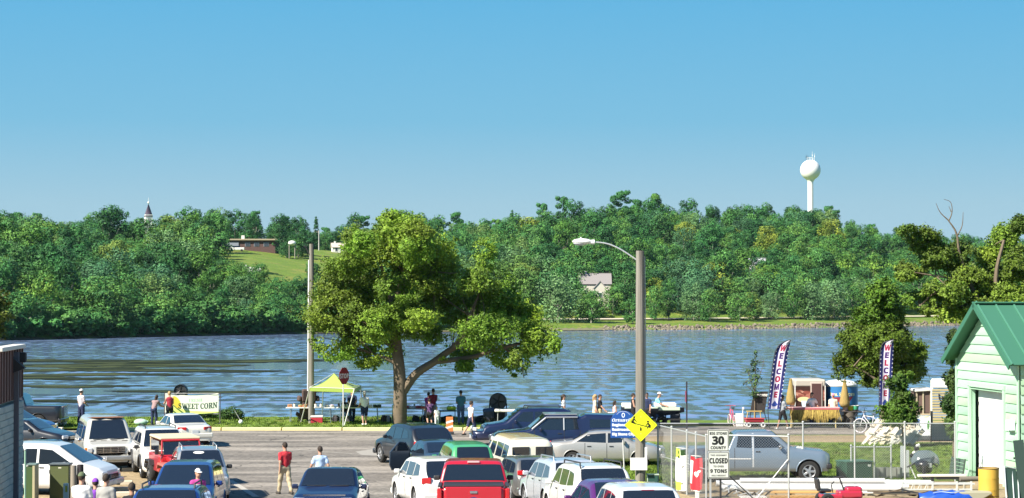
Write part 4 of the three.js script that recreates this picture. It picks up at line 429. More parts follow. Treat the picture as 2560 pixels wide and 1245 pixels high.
// angles in radians: hip and shoulder swing forward, knee and elbow bend, abd lifts the arm sideways
function person(label, pos, turn, P) {
  const s = (P.h ?? 1.74) / 1.74, o = thing('person', label, 'person', pos, turn), wide = P.wide ?? 1, lean = P.lean ?? 0, hip = P.hip ?? [.18, -.18], knee = P.knee ?? [.06, .12], sh = P.sh ?? [.1, -.1], el = P.el ?? [.25, .25], abd = P.abd ?? [.12, .12];
  const dir = (a, out = 0) => [Math.sin(out), -Math.cos(a) * Math.cos(out), Math.sin(a) * Math.cos(out)], add = (p, d, l) => [p[0] + d[0] * l, p[1] + d[1] * l, p[2] + d[2] * l];
  const legs = [0, 1].map(i => { const sd = i ? 1 : -1, H = [sd * .092, 0, 0], K = add(H, dir(hip[i], sd * .03), .43), A = add(K, dir(hip[i] - knee[i], sd * .01), .42); return { sd, H, K, A }; });
  const low = Math.min(...legs.map(l => l.A[1])), py = -low + .085; for (const l of legs) for (const k of ['H', 'K', 'A']) l[k][1] += py;
  const sp = (u, z = 0, x = 0) => [x, py + u * Math.cos(lean) - z * Math.sin(lean), u * Math.sin(lean) + z * Math.cos(lean)];
  const chest = sp(.34, .0), neck = sp(.52, -.01), head = sp(.685, .01);
  const arms = [0, 1].map(i => { const sd = i ? 1 : -1, S = sp(.435, -.01, sd * .168 * Math.sqrt(wide)), a = sh[i] + lean * .4, E = add(S, dir(a, sd * abd[i]), .285), W = add(E, dir(a + el[i], sd * (P.inn ? -.35 : abd[i] * .4)), .25); return { sd, S, E, W, a: a + el[i] }; });
  const torso = (g = 0) => [bone(sp(-.02), sp(.14), .128 * wide + g, .125 * wide + g, .05, 1.25), bone(sp(.14), sp(.36), .125 * wide + g, .142 * wide + g, .06, 1.3), bone(sp(.41, -.01, -.095), sp(.41, -.01, .095), .075 + g, .075 + g, .06, 1.1), bone(sp(.44, -.01), sp(.50, -.01), .07 + g, .055 + g, .06)];
  const armB = (g, f) => arms.flatMap(a => { const e = f === undefined ? 1 : f; const q = [0, 1, 2].map(k => lerp(a.S[k], a.E[k], Math.min(1, e))), r = [bone(a.S, q, .055 + g, lerp(.055, .043, Math.min(1, e)) + g, .04)]; if (e > 1) r.push(bone(a.E, a.W, .042 + g, .032 + g, .02)); return r; });
  const legB = (g, shorts) => legs.flatMap(l => { const e = [0, 1, 2].map(k => lerp(l.K[k], l.A[k], shorts ? 0 : .92)), r = [bone(l.H, shorts ? [0, 1, 2].map(k => lerp(l.H[k], l.K[k], .92)) : l.K, .086 * wide + g, .062 + g, .04)]; if (!shorts) r.push(bone(l.K, e, .060 + g, .046 + g, .03)); return r; });
  const all = [...torso(-.012), bone(sp(.46, -.01), head, .055, .05, .03), ...armB(0, 2).concat(arms.map(a => bone(a.W, add(a.W, dir(a.a), .04), .027, .024, .02))), ...legs.flatMap(l => [bone(l.H, l.K, .082 * wide, .056, .04), bone(l.K, [l.A[0], l.A[1], l.A[2]], .054, .038, .03), bone([l.A[0], l.A[1] - .045, l.A[2] - .03], [l.A[0] + l.sd * .02, l.A[1] - .055, l.A[2] + .13], .036, .028, .02)])];
  const lim = { lo: [9, 9, 9], hi: [-9, -9, -9] }; for (const p of [...legs.flatMap(l => [l.H, l.K, l.A]), ...arms.flatMap(a => [a.S, a.E, a.W]), neck, head]) for (let k = 0; k < 3; k++) { lim.lo[k] = Math.min(lim.lo[k], p[k] - .24); lim.hi[k] = Math.max(lim.hi[k], p[k] + .24); }
  const hy = P.look ?? 0, hg = headGeo.clone().rotateX(lean * .5 + (P.nod ?? 0)).rotateY(hy).translate(...head), hands = arms.map(a => { const g = handGeo.clone(); g.scale(a.sd > 0 ? -1 : 1, 1, 1); if (a.sd > 0) { const ix = g.index; if (!ix) { const p = g.attributes.position, n = g.attributes.normal; for (let i = 0; i < p.count; i += 3) for (const q of [p, n]) { const t = [q.getX(i), q.getY(i), q.getZ(i)]; q.setXYZ(i, q.getX(i + 1), q.getY(i + 1), q.getZ(i + 1)); q.setXYZ(i + 1, ...t); } } } return g.rotateY(a.sd * .9).rotateX(-a.a).translate(...a.W); });
  mesh('body', join([skinField(union(all), lim.lo, lim.hi, .023), hg, ...hands]), P.skin ?? skinM, o); const e = mesh('eyes', eyeGeo, eyeM, o); e.rotation.order = 'YXZ'; e.rotation.set(lean * .5 + (P.nod ?? 0), hy, 0); e.position.set(...head);
  const hemT = sp(P.dress ? -.35 : -.06)[1], sleeve = P.sleeve ?? .62, top = union([...torso(.012), ...(P.dress ? [bone(sp(.1), [0, py - .38, 0], .12, .2, .06)] : []), ...(sleeve > 0 ? armB(.016, sleeve) : [])]), yN = sp(.50)[1];
  mesh(P.dress ? 'dress' : 'shirt', skinField((x, y, z) => { const w = .006 * Math.sin(y * 38 + x * 21) * Math.sin(z * 30 + x * 9); return Math.max(top(x, y, z) + w, y - yN - .02, hemT - y); }, lim.lo, lim.hi, .022), P.shirt, o);
  if (!P.dress) { const bot = union([bone(sp(.06), sp(-.05), .126 * wide, .128 * wide, .05, 1.2), ...legB(.018, P.shorts)]), yT = sp(.08)[1]; mesh(P.shorts ? 'shorts' : 'trousers', skinField((x, y, z) => Math.max(bot(x, y, z) + .006 * Math.sin(y * 30 + z * 25), y - yT), lim.lo, lim.hi, .022), P.pants, o); }
  for (const l of legs) mesh('shoe', place(rb(.092, .085, .265, .035, 0, 0, .045), l.A[0] + l.sd * .01, l.A[1] - .042, l.A[2]), P.shoe ?? shoeM, o);
  const hair = mesh(P.cap ? 'cap' : 'hair', hairGeo[P.cap ? 'cap' : P.long ? 'long' : 'short'], P.cap ?? P.hair ?? M(.03, .02, .014, .8), o); hair.rotation.copy(e.rotation); hair.position.set(...head); if (P.cap) { const h2 = mesh('hair', hairGeo[P.long ? 'long' : 'short'], P.hair ?? M(.04, .025, .016, .8), o); h2.rotation.copy(e.rotation); h2.position.set(...head); h2.scale.setScalar(.985); }
  o.scale.setScalar(s); return o;
}
const onLawn = (px, py) => { const p = G(px, py, .11); return [p[0], .11, p[2]]; }, onRoad = (px, py) => { const p = G(px, py, .012); return [p[0], .012, p[2]]; };
const C = { white: cloth(.72, .72, .72), navy: cloth(.02, .03, .08), dark: cloth(.025, .025, .03), khaki: cloth(.46, .38, .25), red: cloth(.52, .03, .045), sky: cloth(.42, .56, .78), mag: cloth(.42, .05, .24), maroon: cloth(.28, .02, .04), teal: cloth(.04, .15, .21), grey: cloth(.30, .30, .29), plum: cloth(.12, .06, .16), cream: cloth(.62, .58, .46), aqua: cloth(.25, .60, .68), purple: cloth(.20, .05, .42), plaid: cloth(.30, .20, .20), denim: cloth(.06, .10, .20), black: cloth(.012, .012, .016) };
const blond = M(.38, .26, .12, .8), greyHair = M(.5, .49, .47, .8);
person('man in a red polo shirt and khaki trousers walking across the road', onRoad(712, 1236), AWAY + .55 - PI / 2 + PI, { h: 1.80, shirt: C.red, pants: C.khaki, hip: [-.22, .30], knee: [.25, .1], sh: [.2, -.25], el: [.3, .3], wide: 1.05 });
person('man in a light blue shirt walking behind the dark navy car', onRoad(800, 1246), PI + .35, { h: 1.77, shirt: C.sky, pants: C.denim, hip: [.3, -.25], sh: [-.3, .35], abd: [.3, .35], wide: 1.05 });
person('man in a pale shirt and dark trousers standing alone at the water on the left', onLawn(203, 1063), PI - .6, { h: 1.86, shirt: cloth(.5, .46, .5), pants: C.navy, hip: [.04, -.04], sh: [.15, .1], el: [.9, .5], cap: C.white, inn: 1 });
person('person in a checked top bending by the white coupe', onLawn(384, 1064), PI - .4, { h: 1.62, shirt: C.plaid, pants: C.navy, lean: .45, hip: [.25, .1], knee: [.3, .2], sh: [.5, .4], el: [.6, .6], long: 1 });
person('person in a maroon top and white sleeves in front of the sweet corn banner', onLawn(424, 1062), PI + .3, { h: 1.74, shirt: C.maroon, pants: C.dark, lean: .15, sh: [.5, .6], el: [.7, .8], sleeve: 0, hair: blond });
person('person in a magenta shirt and white cap in front of the blue minivan', atd(496, 54.4), .5, { h: 1.66, shirt: C.mag, pants: C.dark, cap: C.white });
person('man in a white shirt and green cap at the bottom left corner', atd(206, 49.5), PI - .25, { h: 1.82, shirt: C.white, pants: C.navy, cap: cloth(.10, .13, .07), wide: 1.25, sh: [.3, .3] });
person('child in a purple and white cap between two men at the bottom left', atd(240, 50.4), PI + .2, { h: 1.62, shirt: C.purple, pants: C.dark, cap: C.purple });
person('dark-haired man in a grey t-shirt at the bottom left', atd(267, 49.5), PI - .3, { h: 1.78, shirt: C.grey, pants: C.denim, wide: 1.2 });
person('person in dark clothes seen from behind at the bottom left', atd(331, 47.2), PI + .1, { h: 1.70, shirt: C.black, pants: C.black, skin: skinTan });
person('person in dark blue standing behind the table under the green canopy', onLawn(880, 1056), .2, { h: 1.74, shirt: C.navy, pants: C.navy, wide: 1.15, long: 1, sh: [.2, .3], el: [.8, .9], inn: 1 });
person('child in dark clothes behind the table beside the canopy pole', onLawn(862, 1054), 0, { h: 1.25, shirt: C.dark, pants: C.dark });
person('person in a white shirt and dark shorts at the front of the canopy table', onLawn(911, 1063), PI + .3, { h: 1.76, shirt: C.white, pants: C.navy, shorts: 1, hair: greyHair, wide: 1.15, shoe: shoeW, sh: [.3, .2], el: [.8, .9] });
person('person in a pink top beside the one in maroon by the big tree', onLawn(1069, 1056), PI - .5, { h: 1.60, shirt: C.mag, pants: cloth(.4, .35, .4), lean: .15, sh: [.4, .3] });
person('tall person in a maroon shirt beside the tables right of the big tree', onLawn(1083, 1056), PI + .4, { h: 1.78, shirt: C.maroon, pants: cloth(.35, .28, .3), sh: [.5, .4], el: [.6, .7] });
person('person in a plum top crouching in front of the one in maroon', onLawn(1075, 1062), PI + .2, { h: 1.66, shirt: C.plum, pants: C.dark, hip: [1.1, .9], knee: [1.8, 1.7], lean: .35, sh: [.6, .5], el: [.6, .7], shorts: 1 });
person('small child in a white shirt by the tables', onLawn(1092, 1065), PI, { h: 1.0, shirt: C.white, pants: C.white, hair: blond });
person('man in a teal shirt and jeans standing with his back to the road', onLawn(1152, 1061), PI + .1, { h: 1.78, shirt: C.teal, pants: C.denim, wide: 1.1, sh: [.3, .3], el: [1.1, 1.1], inn: 1 });
person('man in a white t-shirt and dark shorts walking along the kerb', onRoad(1178, 1091), PI - 1.0, { h: 1.74, shirt: C.white, pants: C.navy, shorts: 1, hip: [.35, -.3], knee: [.1, .35], sh: [-.2, .25] });
person('person in a white top and dark cap behind the navy wagon', onLawn(1409, 1070), PI / 2, { h: 1.70, shirt: C.white, pants: C.denim, cap: C.black, long: 1 });
person('woman in a long cream dress with light hair walking by the water', onLawn(1488, 1069), PI / 2, { h: 1.68, shirt: C.cream, dress: 1, pants: C.cream, hair: blond, long: 1, hip: [.2, -.2] });
person('person in black walking beside the woman in cream', onLawn(1500, 1069), PI / 2 - .2, { h: 1.68, shirt: C.black, pants: cloth(.45, .38, .2), sh: [.5, -.1] });
person('girl with dark hair near the round blue town sign', onLawn(1537, 1069), PI / 2 + .4, { h: 1.36, shirt: cloth(.5, .45, .5), pants: C.dark, sleeve: 0, long: 1 });
person('person in a black vest left of the lamp post by the boat', onLawn(1583, 1069), PI / 2, { h: 1.74, shirt: C.black, pants: C.black, sleeve: 0, sh: [.2, .3], el: [.9, .9] });
person('person in dark blue right of the lamp post by the boat', onLawn(1617, 1068), -.4, { h: 1.76, shirt: C.navy, pants: C.dark, wide: 1.1, sh: [.1, .2] });
person('person in an aqua shirt and white hat leaning over the boat', onLawn(1640, 1065), PI / 2 - .2, { h: 1.76, shirt: C.aqua, pants: C.denim, cap: C.white, lean: .25, sh: [.6, .5], el: [.5, .5], wide: 1.1 });
person('person in black shorts and a white top leaning on the straw-skirted table', onRoad(1956, 1073), PI / 2 + .5, { h: 1.76, shirt: cloth(.30, .32, .36), pants: C.black, shorts: 1, hip: [.35, -.2], sh: [.5, .5], el: [.7, .7], shoe: shoeW, skin: skinTan });
person('woman with dark hair in a white top behind the straw-skirted table', onLawn(2030, 1064), .2, { h: 1.70, shirt: C.white, pants: C.navy, long: 1, abd: [.5, .6], el: [1.2, 1.3], inn: 1 });
person('person in a cream shirt and pink cap behind the straw-skirted table', onLawn(2083, 1063), -.2, { h: 1.64, shirt: C.cream, pants: C.denim, cap: cloth(.55, .25, .42), wide: 1.15 });
// ---------------------------------------------------------------- far shore: houses, tower, steeple, rocks
const galvDull2 = M(.45, .46, .46, .6, .2), windM = M(.05, .06, .08, .15), trimW = M(.7, .7, .68, .6);
function house(name, label, pos, turn, w, d, h, rh, wallM, roofM, wins = 3) {
  const o = thing(name, label, 'house', pos, turn); mesh('wall', [bx(w, h + 1.5, d, 0, h / 2 - .75, 0), extr([[-d / 2, 0], [d / 2, 0], [0, rh]], w - .02).applyMatrix4(new THREE.Matrix4().makeRotationY(PI / 2)).translate(0, h, 0)], wallM, o);
  const sl = Math.hypot(d / 2 + .4, rh + rh * .8 / d), a = Math.atan2(rh, d / 2); const roof = mesh('roof', [1, -1].map(s => bx(w + .7, .14, d / 2 / Math.cos(a) + .5, 0, h + rh / 2 + .02, s * (d / 4 + .08), s * a, 0, 0)), roofM, o); mesh('chimney', bx(.5, 1.2, .5, -w * .3, h + rh + .1, 0), trimW, roof);
  for (let i = 0; i < wins; i++) { const x = (i + .5) / wins * w - w / 2, wi = mesh('window', rb(.9, 1.2, .08, .02, x, h * .55, d / 2 + .03), trimW, o); mesh('pane', bx(.68, .98, .04, x, h * .55, d / 2 + .07), windM, wi); } return o;
}
function farAt(px, s, dy = 0) { const t = tOf(px), d = shoreD(t) + s; return [t * d, landY(t * d, -d) + dy, -d]; }
{ // long low building on the meadow
  const p = farAt(604, 172), o = thing('brick_building', 'long low brown building with a flat pale roof above the hillside meadow', 'building', p, .03); mesh('wall', bx(20.5, 4.6, 9, 0, .4, 0), M(.10, .055, .05, .9), o); const r = mesh('roof', rb(22, .45, 10.5, .1, 0, 2.75, 0), M(.34, .28, .19, .9), o); mesh('chimney', bx(.9, 1.5, .9, .6, 3.3, 2), M(.7, .68, .62, .8), r);
  for (const x of [-7.2, -4.2, 2.2, 4.8, 7.6]) { const wi = mesh('window', bx(1.5, 1.2, .1, x, 1.4, 4.54), M(.3, .34, .4, .5), o); mesh('pane', bx(1.3, 1, .04, x, 1.4, 4.62), windM, wi); } mesh('porch', [bx(3.6, 2.1, .3, -2.2, 1.05, 4.6)], M(.22, .24, .3, .8), o);
  const q = farAt(592, 163), v = thing('far_car', 'tiny pale car parked in front of the long low brown building', 'car', q, .1); mesh('body', [rb(4.4, .8, 1.8, .2, 0, .7, 0)], white, v); mesh('cabin', rb(2.3, .6, 1.6, .2, -.2, 1.25, 0), glassM, v); for (const x of [-1.4, 1.4]) for (const s of [-1, 1]) mesh('wheel', cyl(.33, .33, .2, x, .33, s * .8, PI / 2), tyreM, v);
  const tk = farAt(730, 142, 4.6), tn = thing('white_tank', 'small white round tank showing among the trees right of the brown building', 'tank', tk); mesh('vessel', ball(.95, 0, 0, 0, 1.2, .75, 1), trimW, tn); mesh('stand', [-.8, .8].map(x => bar([x, -.6, 0], [x, -4.4, 0], .12)), greyBark, tn);
}
house('far_house', 'tiny white house at the right end of the meadow beside the big tree', farAt(848, 196), .2, 4.6, 4, 1.6, 1.2, trimW, M(.5, .42, .38, .9), 2);
house('far_house', 'pale gabled house with a grey roof on the far shore left of the lamp post', farAt(1487, 60), 0, 8, 6, 4.6, 2.6, M(.55, .52, .45, .9), M(.24, .22, .22, .9), 3);
{ const o = thing('front_gable', 'small front gable and white porch frame of the pale far shore house', 'porch', farAt(1500, 51)); mesh('gable_wall', extr([[-1.6, 0], [1.6, 0], [1.6, 5.2], [0, 7.0], [-1.6, 5.2]], 2.4), M(.55, .52, .45, .9), o); mesh('roof', [1, -1].map(s => bx(2.7, .14, 2.8, s * .85, 6.2, 0, 0, 0, -s * .84)), M(.24, .22, .22, .9), o); for (const x of [2.0, 3.6]) mesh('porch_post', bx(.16, 2.4, .16, x, 1.2, 1.6), trimW, o); mesh('porch_rail', [bx(1.8, .12, .12, 2.8, .9, 1.6), bx(1.9, .2, .3, 2.8, 2.45, 1.6)], trimW, o); const wi = mesh('window', bx(1.1, 1.3, .1, 0, 3.6, 1.24), trimW, o); mesh('pane', bx(.85, 1.05, .05, 0, 3.6, 1.3), windM, wi); }
house('far_house', 'small white house glimpsed between the trees below the water tower', farAt(1893, 92, 1.5), -.2, 4.5, 4, 3.2, 1.6, M(.6, .62, .64, .8), M(.4, .42, .46, .8), 2);
house('far_house', 'white house corner showing through leaves right of the maple', farAt(2345, 70, 1.2), -.3, 4, 4, 3.4, 1.5, M(.62, .62, .6, .8), M(.3, .3, .32, .8), 1);
house('far_house', 'white cottage roof among the trees below the meadow on the left', farAt(627, 62, -.4), .1, 4.2, 4, 3.2, 1.0, M(.62, .60, .58, .8), M(.6, .58, .56, .8), 2);
house('far_house', 'white shed front among the trees under the left end of the meadow', farAt(553, 66, -.3), .2, 2.4, 3, 3.2, 1.0, M(.62, .62, .62, .8), M(.55, .55, .55, .8), 1);
{ // water tower
  const D = 905, k = D / FPX, c = AT(2026, 425, D), R = 25.5 * k, o = thing('water_tower', 'white ball-shaped water tower on a single column above the hill', 'water tower', [c[0], 20, c[2]]), wt = M(.78, .78, .77, .45), cy = c[1] - 20;
  mesh('tank', ball(R, 0, cy, 0, 1, 1, 1, 40), wt, o); const pf = []; for (let i = 0; i <= 10; i++) { const f = i / 10; pf.push(new THREE.Vector2(1.28 + (R * .80 - 1.28) * Math.pow(1 - f, 1.6), cy - R * .60 - R * .62 * f)); } pf.push(new THREE.Vector2(1.28, cy - R * 1.4), new THREE.Vector2(1.28, 3), new THREE.Vector2(2.0, 0)); mesh('column', new THREE.LatheGeometry(pf, 28), wt, o);
  mesh('ladder', [bar([.5, 4, 1.28], [.5, cy - R * 1.4, 1.28], .05), bar([.9, 4, 1.1], [.9, cy - R * 1.4, 1.1], .05)], galvDull2, o);
  mesh('railing', [place(new THREE.TorusGeometry(1.5, .06, 5, 18), 0, cy + R + .9, 0, PI / 2), ...[0, 1, 2, 3, 4, 5].map(i => bar([Math.cos(i) * 1.5, cy + R - .4, Math.sin(i) * 1.5], [Math.cos(i) * 1.5, cy + R + .9, Math.sin(i) * 1.5], .05))], trimW, o);
  for (const [x, h, m] of [[-1.9, 2.4, darkM], [-1.1, 2.0, darkM], [.9, 3.8, trimW], [1.9, 2.9, trimW]]) mesh('antenna', [bar([x, cy + R - .5, 0], [x, cy + R + h, 0], .09, .05), bx(.3, .7, .2, x, cy + R + h * .55, 0)], m, o);
}
{ const D = 900, k = D / FPX, b = AT(371, 556, D), o = thing('church_steeple', 'white church steeple with a dark pointed roof rising above the left trees', 'steeple', [b[0], b[1] - 6, b[2]], .4), w = 17 * k; mesh('tower', bx(w, 9.5, w, 0, 4.75, 0), M(.75, .75, .74, .6), o); mesh('spire', place(new THREE.ConeGeometry(w * .78, 6.0, 4, 1), 0, 11.6, 0, 0, PI / 4), M(.07, .05, .08, .8), o); mesh('finial', [bar([0, 14.3, 0], [0, 17.2, 0], .12, .06), ball(.5, 0, 14.9, 0)], trimW, o); mesh('louvre', bx(w * .4, 2, .1, 0, 7, w / 2 + .03), M(.3, .3, .33, .8), o); }
for (const [px, s, h, lab] of [[483, 120, 8, 'grey utility pole among the trees left of the meadow'], [797, 200, 6.5, 'thin pole on the meadow skyline right of the brown building']]) { const o = thing('distant_pole', lab, 'utility pole', farAt(px, s, -.2)); mesh('pole', bar([0, 0, 0], [0, h, 0], .16, .12), M(.5, .5, .48, .8), o); mesh('crossarm', bx(1.6, .12, .12, 0, h - .5, 0), M(.4, .38, .35, .8), o); }
{
  // flat olive discs, mostly dark, laid in streaks on the water at left
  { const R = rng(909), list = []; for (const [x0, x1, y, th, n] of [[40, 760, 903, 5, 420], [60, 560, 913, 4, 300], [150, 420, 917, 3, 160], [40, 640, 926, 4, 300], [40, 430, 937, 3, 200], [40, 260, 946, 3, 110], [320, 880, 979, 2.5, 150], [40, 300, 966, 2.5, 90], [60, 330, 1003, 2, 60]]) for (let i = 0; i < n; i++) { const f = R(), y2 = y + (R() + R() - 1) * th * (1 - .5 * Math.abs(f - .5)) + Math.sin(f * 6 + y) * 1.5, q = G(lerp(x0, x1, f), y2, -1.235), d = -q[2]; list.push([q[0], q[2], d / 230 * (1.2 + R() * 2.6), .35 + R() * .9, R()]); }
    const disc = new THREE.CircleGeometry(1, 9); disc.rotateX(-PI / 2); const im = new THREE.InstancedMesh(disc, M(.016, .022, .014, .95, 0, { specularIntensity: .12 }), list.length), m = new THREE.Matrix4(), q = new THREE.Quaternion(), c = new THREE.Color(); im.name = 'dark_streaks'; list.forEach((w, i) => { im.setMatrixAt(i, m.compose(V3(w[0], -1.236 + w[4] * .012, w[1]), q.setFromEuler(new THREE.Euler(0, (w[4] - .5) * .5, 0)), V3(w[2], 1, w[3]))); im.setColorAt(i, w[4] > .965 ? c.setRGB(4, 3.6, 2.4) : c.setRGB(.6 + w[4] * .9, .7 + w[4] * .8, .7 + w[4] * .6)); }); tag(im, 'dark olive streaks on the lake at the left', 'water weed', null, 'stuff'); scene.add(im); }
  // rocks along the right shore, beach strips, far lane
  const R = rng(818), n = 1800, im = new THREE.InstancedMesh(new THREE.IcosahedronGeometry(.30, 1), M(.17, .15, .12, .95), n), m = new THREE.Matrix4(), q = new THREE.Quaternion(), col = new THREE.Color(); im.name = 'shore_rocks';
  for (let i = 0; i < n; i++) { const t = lerp(.045, .29, R()), d = shoreD(t) - 1.2 + R() * 4.6, x = t * d; const k = .55 + R() * .9; im.setMatrixAt(i, m.compose(V3(x, landY(x, -d) + .1, -d), q.setFromEuler(new THREE.Euler(R() * 6, R() * 6, R() * 6)), V3(k * 1.3, k * .8, k))); const b = .55 + R() * .9; im.setColorAt(i, col.setRGB(b, b * (.92 + R() * .08), b * .88)); } tag(im, 'pale boulders lining the far right shore at the waterline', 'rocks', null, 'stuff'); scene.add(im);
  const strip = (name, t0, t1, s0, s1, mat, dy) => { const P = [], U = [], I = [], n2 = 90; for (let i = 0; i <= n2; i++) { const t = lerp(t0, t1, i / n2), w = Math.sin(i * .9) * .25; for (const s of [s0 + w, s1 + w]) { const d = shoreD(t) + s; P.push(t * d, landY(t * d, -d) + dy, -d); U.push(t * 60, s / 6); } } for (let i = 0; i < n2; i++) { const a = i * 2; I.push(a, a + 2, a + 1, a + 1, a + 2, a + 3); } const g = new THREE.BufferGeometry(); g.setAttribute('position', new THREE.Float32BufferAttribute(P, 3)); g.setAttribute('uv', new THREE.Float32BufferAttribute(U, 2)); g.setIndex(I); g.computeVertexNormals(); mesh(name, g, mat, null, 'structure'); };
  strip('beach_strip', -.30, -.03, -1.6, 1.3, M(.13, .12, .06, .95), .3); strip('beach_strip', .005, .05, -1.2, 2.0, M(.16, .15, .08, .95), .25); strip('far_lane', .012, .29, 26, 30.5, M(.55, .48, .38, .95), .3);
}
// ---------------------------------------------------------------- poles, lamp and signs
const woodPole = M(1, 1, 1, .92); woodPole.map = tex(256, 512, (u, v) => { const a = fbm(201, 10, u, v, 4, 3, .5), s = sstep(.5, .8, fbm(203, 5, u, v, 4, 1, .6)); const k = .10 + .19 * a - .07 * s; return [k * 1.05, k * .98, k * .86]; }); woodPole.bumpMap = bump(256, (u, v) => fbm(205, 12, u, v, 3, 3, .4)); woodPole.bumpScale = .01;
const galv = M(.52, .54, .55, .45, .5), galvDull = M(.42, .44, .44, .6, .3);
const LP = G(1601, 1217, .016), LD = -LP[2];
{
  const o = thing('lamp_post', 'weathered wooden street lamp post with a curved arm and white lamp head', 'street lamp', LP), h = AT(1603, 628, LD)[1], loc = (px, py) => { const p = AT(px, py, LD); return [p[0] - LP[0], p[1], 0]; };
  mesh('pole', cyl(.145, .19, h + .3, 0, h / 2 - .15, 0, 0, 0, 0, 22), woodPole, o); mesh('arm', tube([loc(1597, 655), loc(1570, 636), loc(1545, 621), loc(1520, 611), loc(1495, 607), loc(1476, 607)], .028, 30, 10), M(.62, .64, .64, .35, .5), o); mesh('bracket', [rb(.06, .3, .12, .015, loc(1594, 655)[0], loc(1594, 652)[1], 0)], galv, o);
  const a = loc(1454, 607), head = mesh('lamp_head', [ball(.2, a[0] + .02, a[1] + .03, 0, 1.75, .55, .8, 22), cyl(.07, .09, .2, a[0] + .36, a[1] + .01, 0, 0, 0, PI / 2)], M(.75, .76, .76, .3), o); mesh('lens', ball(.17, a[0] - .04, a[1] - .03, 0, 1.5, .5, .75, 18), M(.45, .48, .52, .15), head); mesh('photocell', cyl(.03, .035, .07, a[0] - .02, a[1] + .15, 0), M(.6, .6, .6, .5), head);
  mesh('conduit', bar([.20, 3.2, .02], [.165, h - .2, .02], .018), galvDull, o);
}
{ // yellow diamond playground sign
  const p = AT(1602, 1063, LD - .28), o = thing('playground_sign', 'yellow diamond sign with a black seesaw symbol on the lamp post', 'road sign', p), L = .585; const ts = canvasTex(512, 512, (c, w) => { c.fillStyle = '#e6ef1f'; c.fillRect(0, 0, w, w); c.save(); c.translate(w / 2, w / 2); c.strokeStyle = '#141408'; c.lineWidth = 9; c.strokeRect(-w * .44, -w * .44, w * .88, w * .88); c.rotate(PI / 4); c.scale(1.4, 1.4); c.fillStyle = c.strokeStyle = '#10100a';
      c.lineWidth = 15; c.beginPath(); c.moveTo(-150, -42); c.lineTo(160, 40); c.stroke(); c.beginPath(); c.moveTo(0, 8); c.lineTo(-16, 62); c.lineTo(-14, 90); c.lineTo(14, 90); c.lineTo(16, 62); c.fill();
      for (const [x, y, s] of [[-118, -52, 1], [128, 16, -1]]) { c.beginPath(); c.arc(x + s * 14, y - 74, 17, 0, 7); c.fill(); c.beginPath(); c.moveTo(x + s * 6, y - 58); c.lineTo(x - s * 40, y); c.lineTo(x - s * 30, y + 8); c.lineTo(x + s * 12, y + 16); c.lineTo(x + s * 24, y + 46); c.lineTo(x + s * 36, y + 40); c.lineTo(x + s * 22, y + 2); c.lineTo(x + s * 6, y - 8); c.lineTo(x + s * 16, y - 30); c.lineTo(x + s * 52, y + 8); c.lineTo(x + s * 56, y - 4); c.lineTo(x + s * 24, y - 52); c.fill(); } c.restore(); });
  const side = L * Math.SQRT2, fm = M(1, 1, 1, .45, 0, { nm: 'dia' }); fm.map = ts; const plate = mesh('plate', place(rb(side, side, .012, .005), 0, 0, 0, 0, 0, PI / 4), M(.62, .72, .02, .5), o); mesh('print', place(new THREE.PlaneGeometry(side * .985, side * .985), 0, 0, .010, 0, 0, PI / 4), fm, o); mesh('bolt', [cyl(.012, .012, .01, 0, .3, .016, PI / 2), cyl(.012, .012, .01, 0, -.3, .016, PI / 2)], galv, o);
}
{ const p = AT(1597, 1160, LD - .25), o = thing('notice_board', 'blank white board fixed low on the lamp post', 'sign board', p); mesh('board', rb(.60, .44, .02, .006), M(.78, .78, .78, .6), o); mesh('batten', bx(.05, .06, .06, 0, -.1, -.04), galvDull, o); mesh('staple', [bx(.02, .02, .012, -.26, .18, .012), bx(.02, .02, .012, .26, .18, .012)], galvDull, o);
  const q = AT(1615, 1136, LD - .22), o2 = thing('marker_strip', 'narrow white marker strip standing up behind the blank board on the lamp post', 'marker', q); mesh('strip', rb(.09, .5, .02, .006), M(.75, .75, .74, .6), o2); mesh('bolt', cyl(.012, .012, .012, 0, .18, .014, PI / 2), galvDull, o2); }
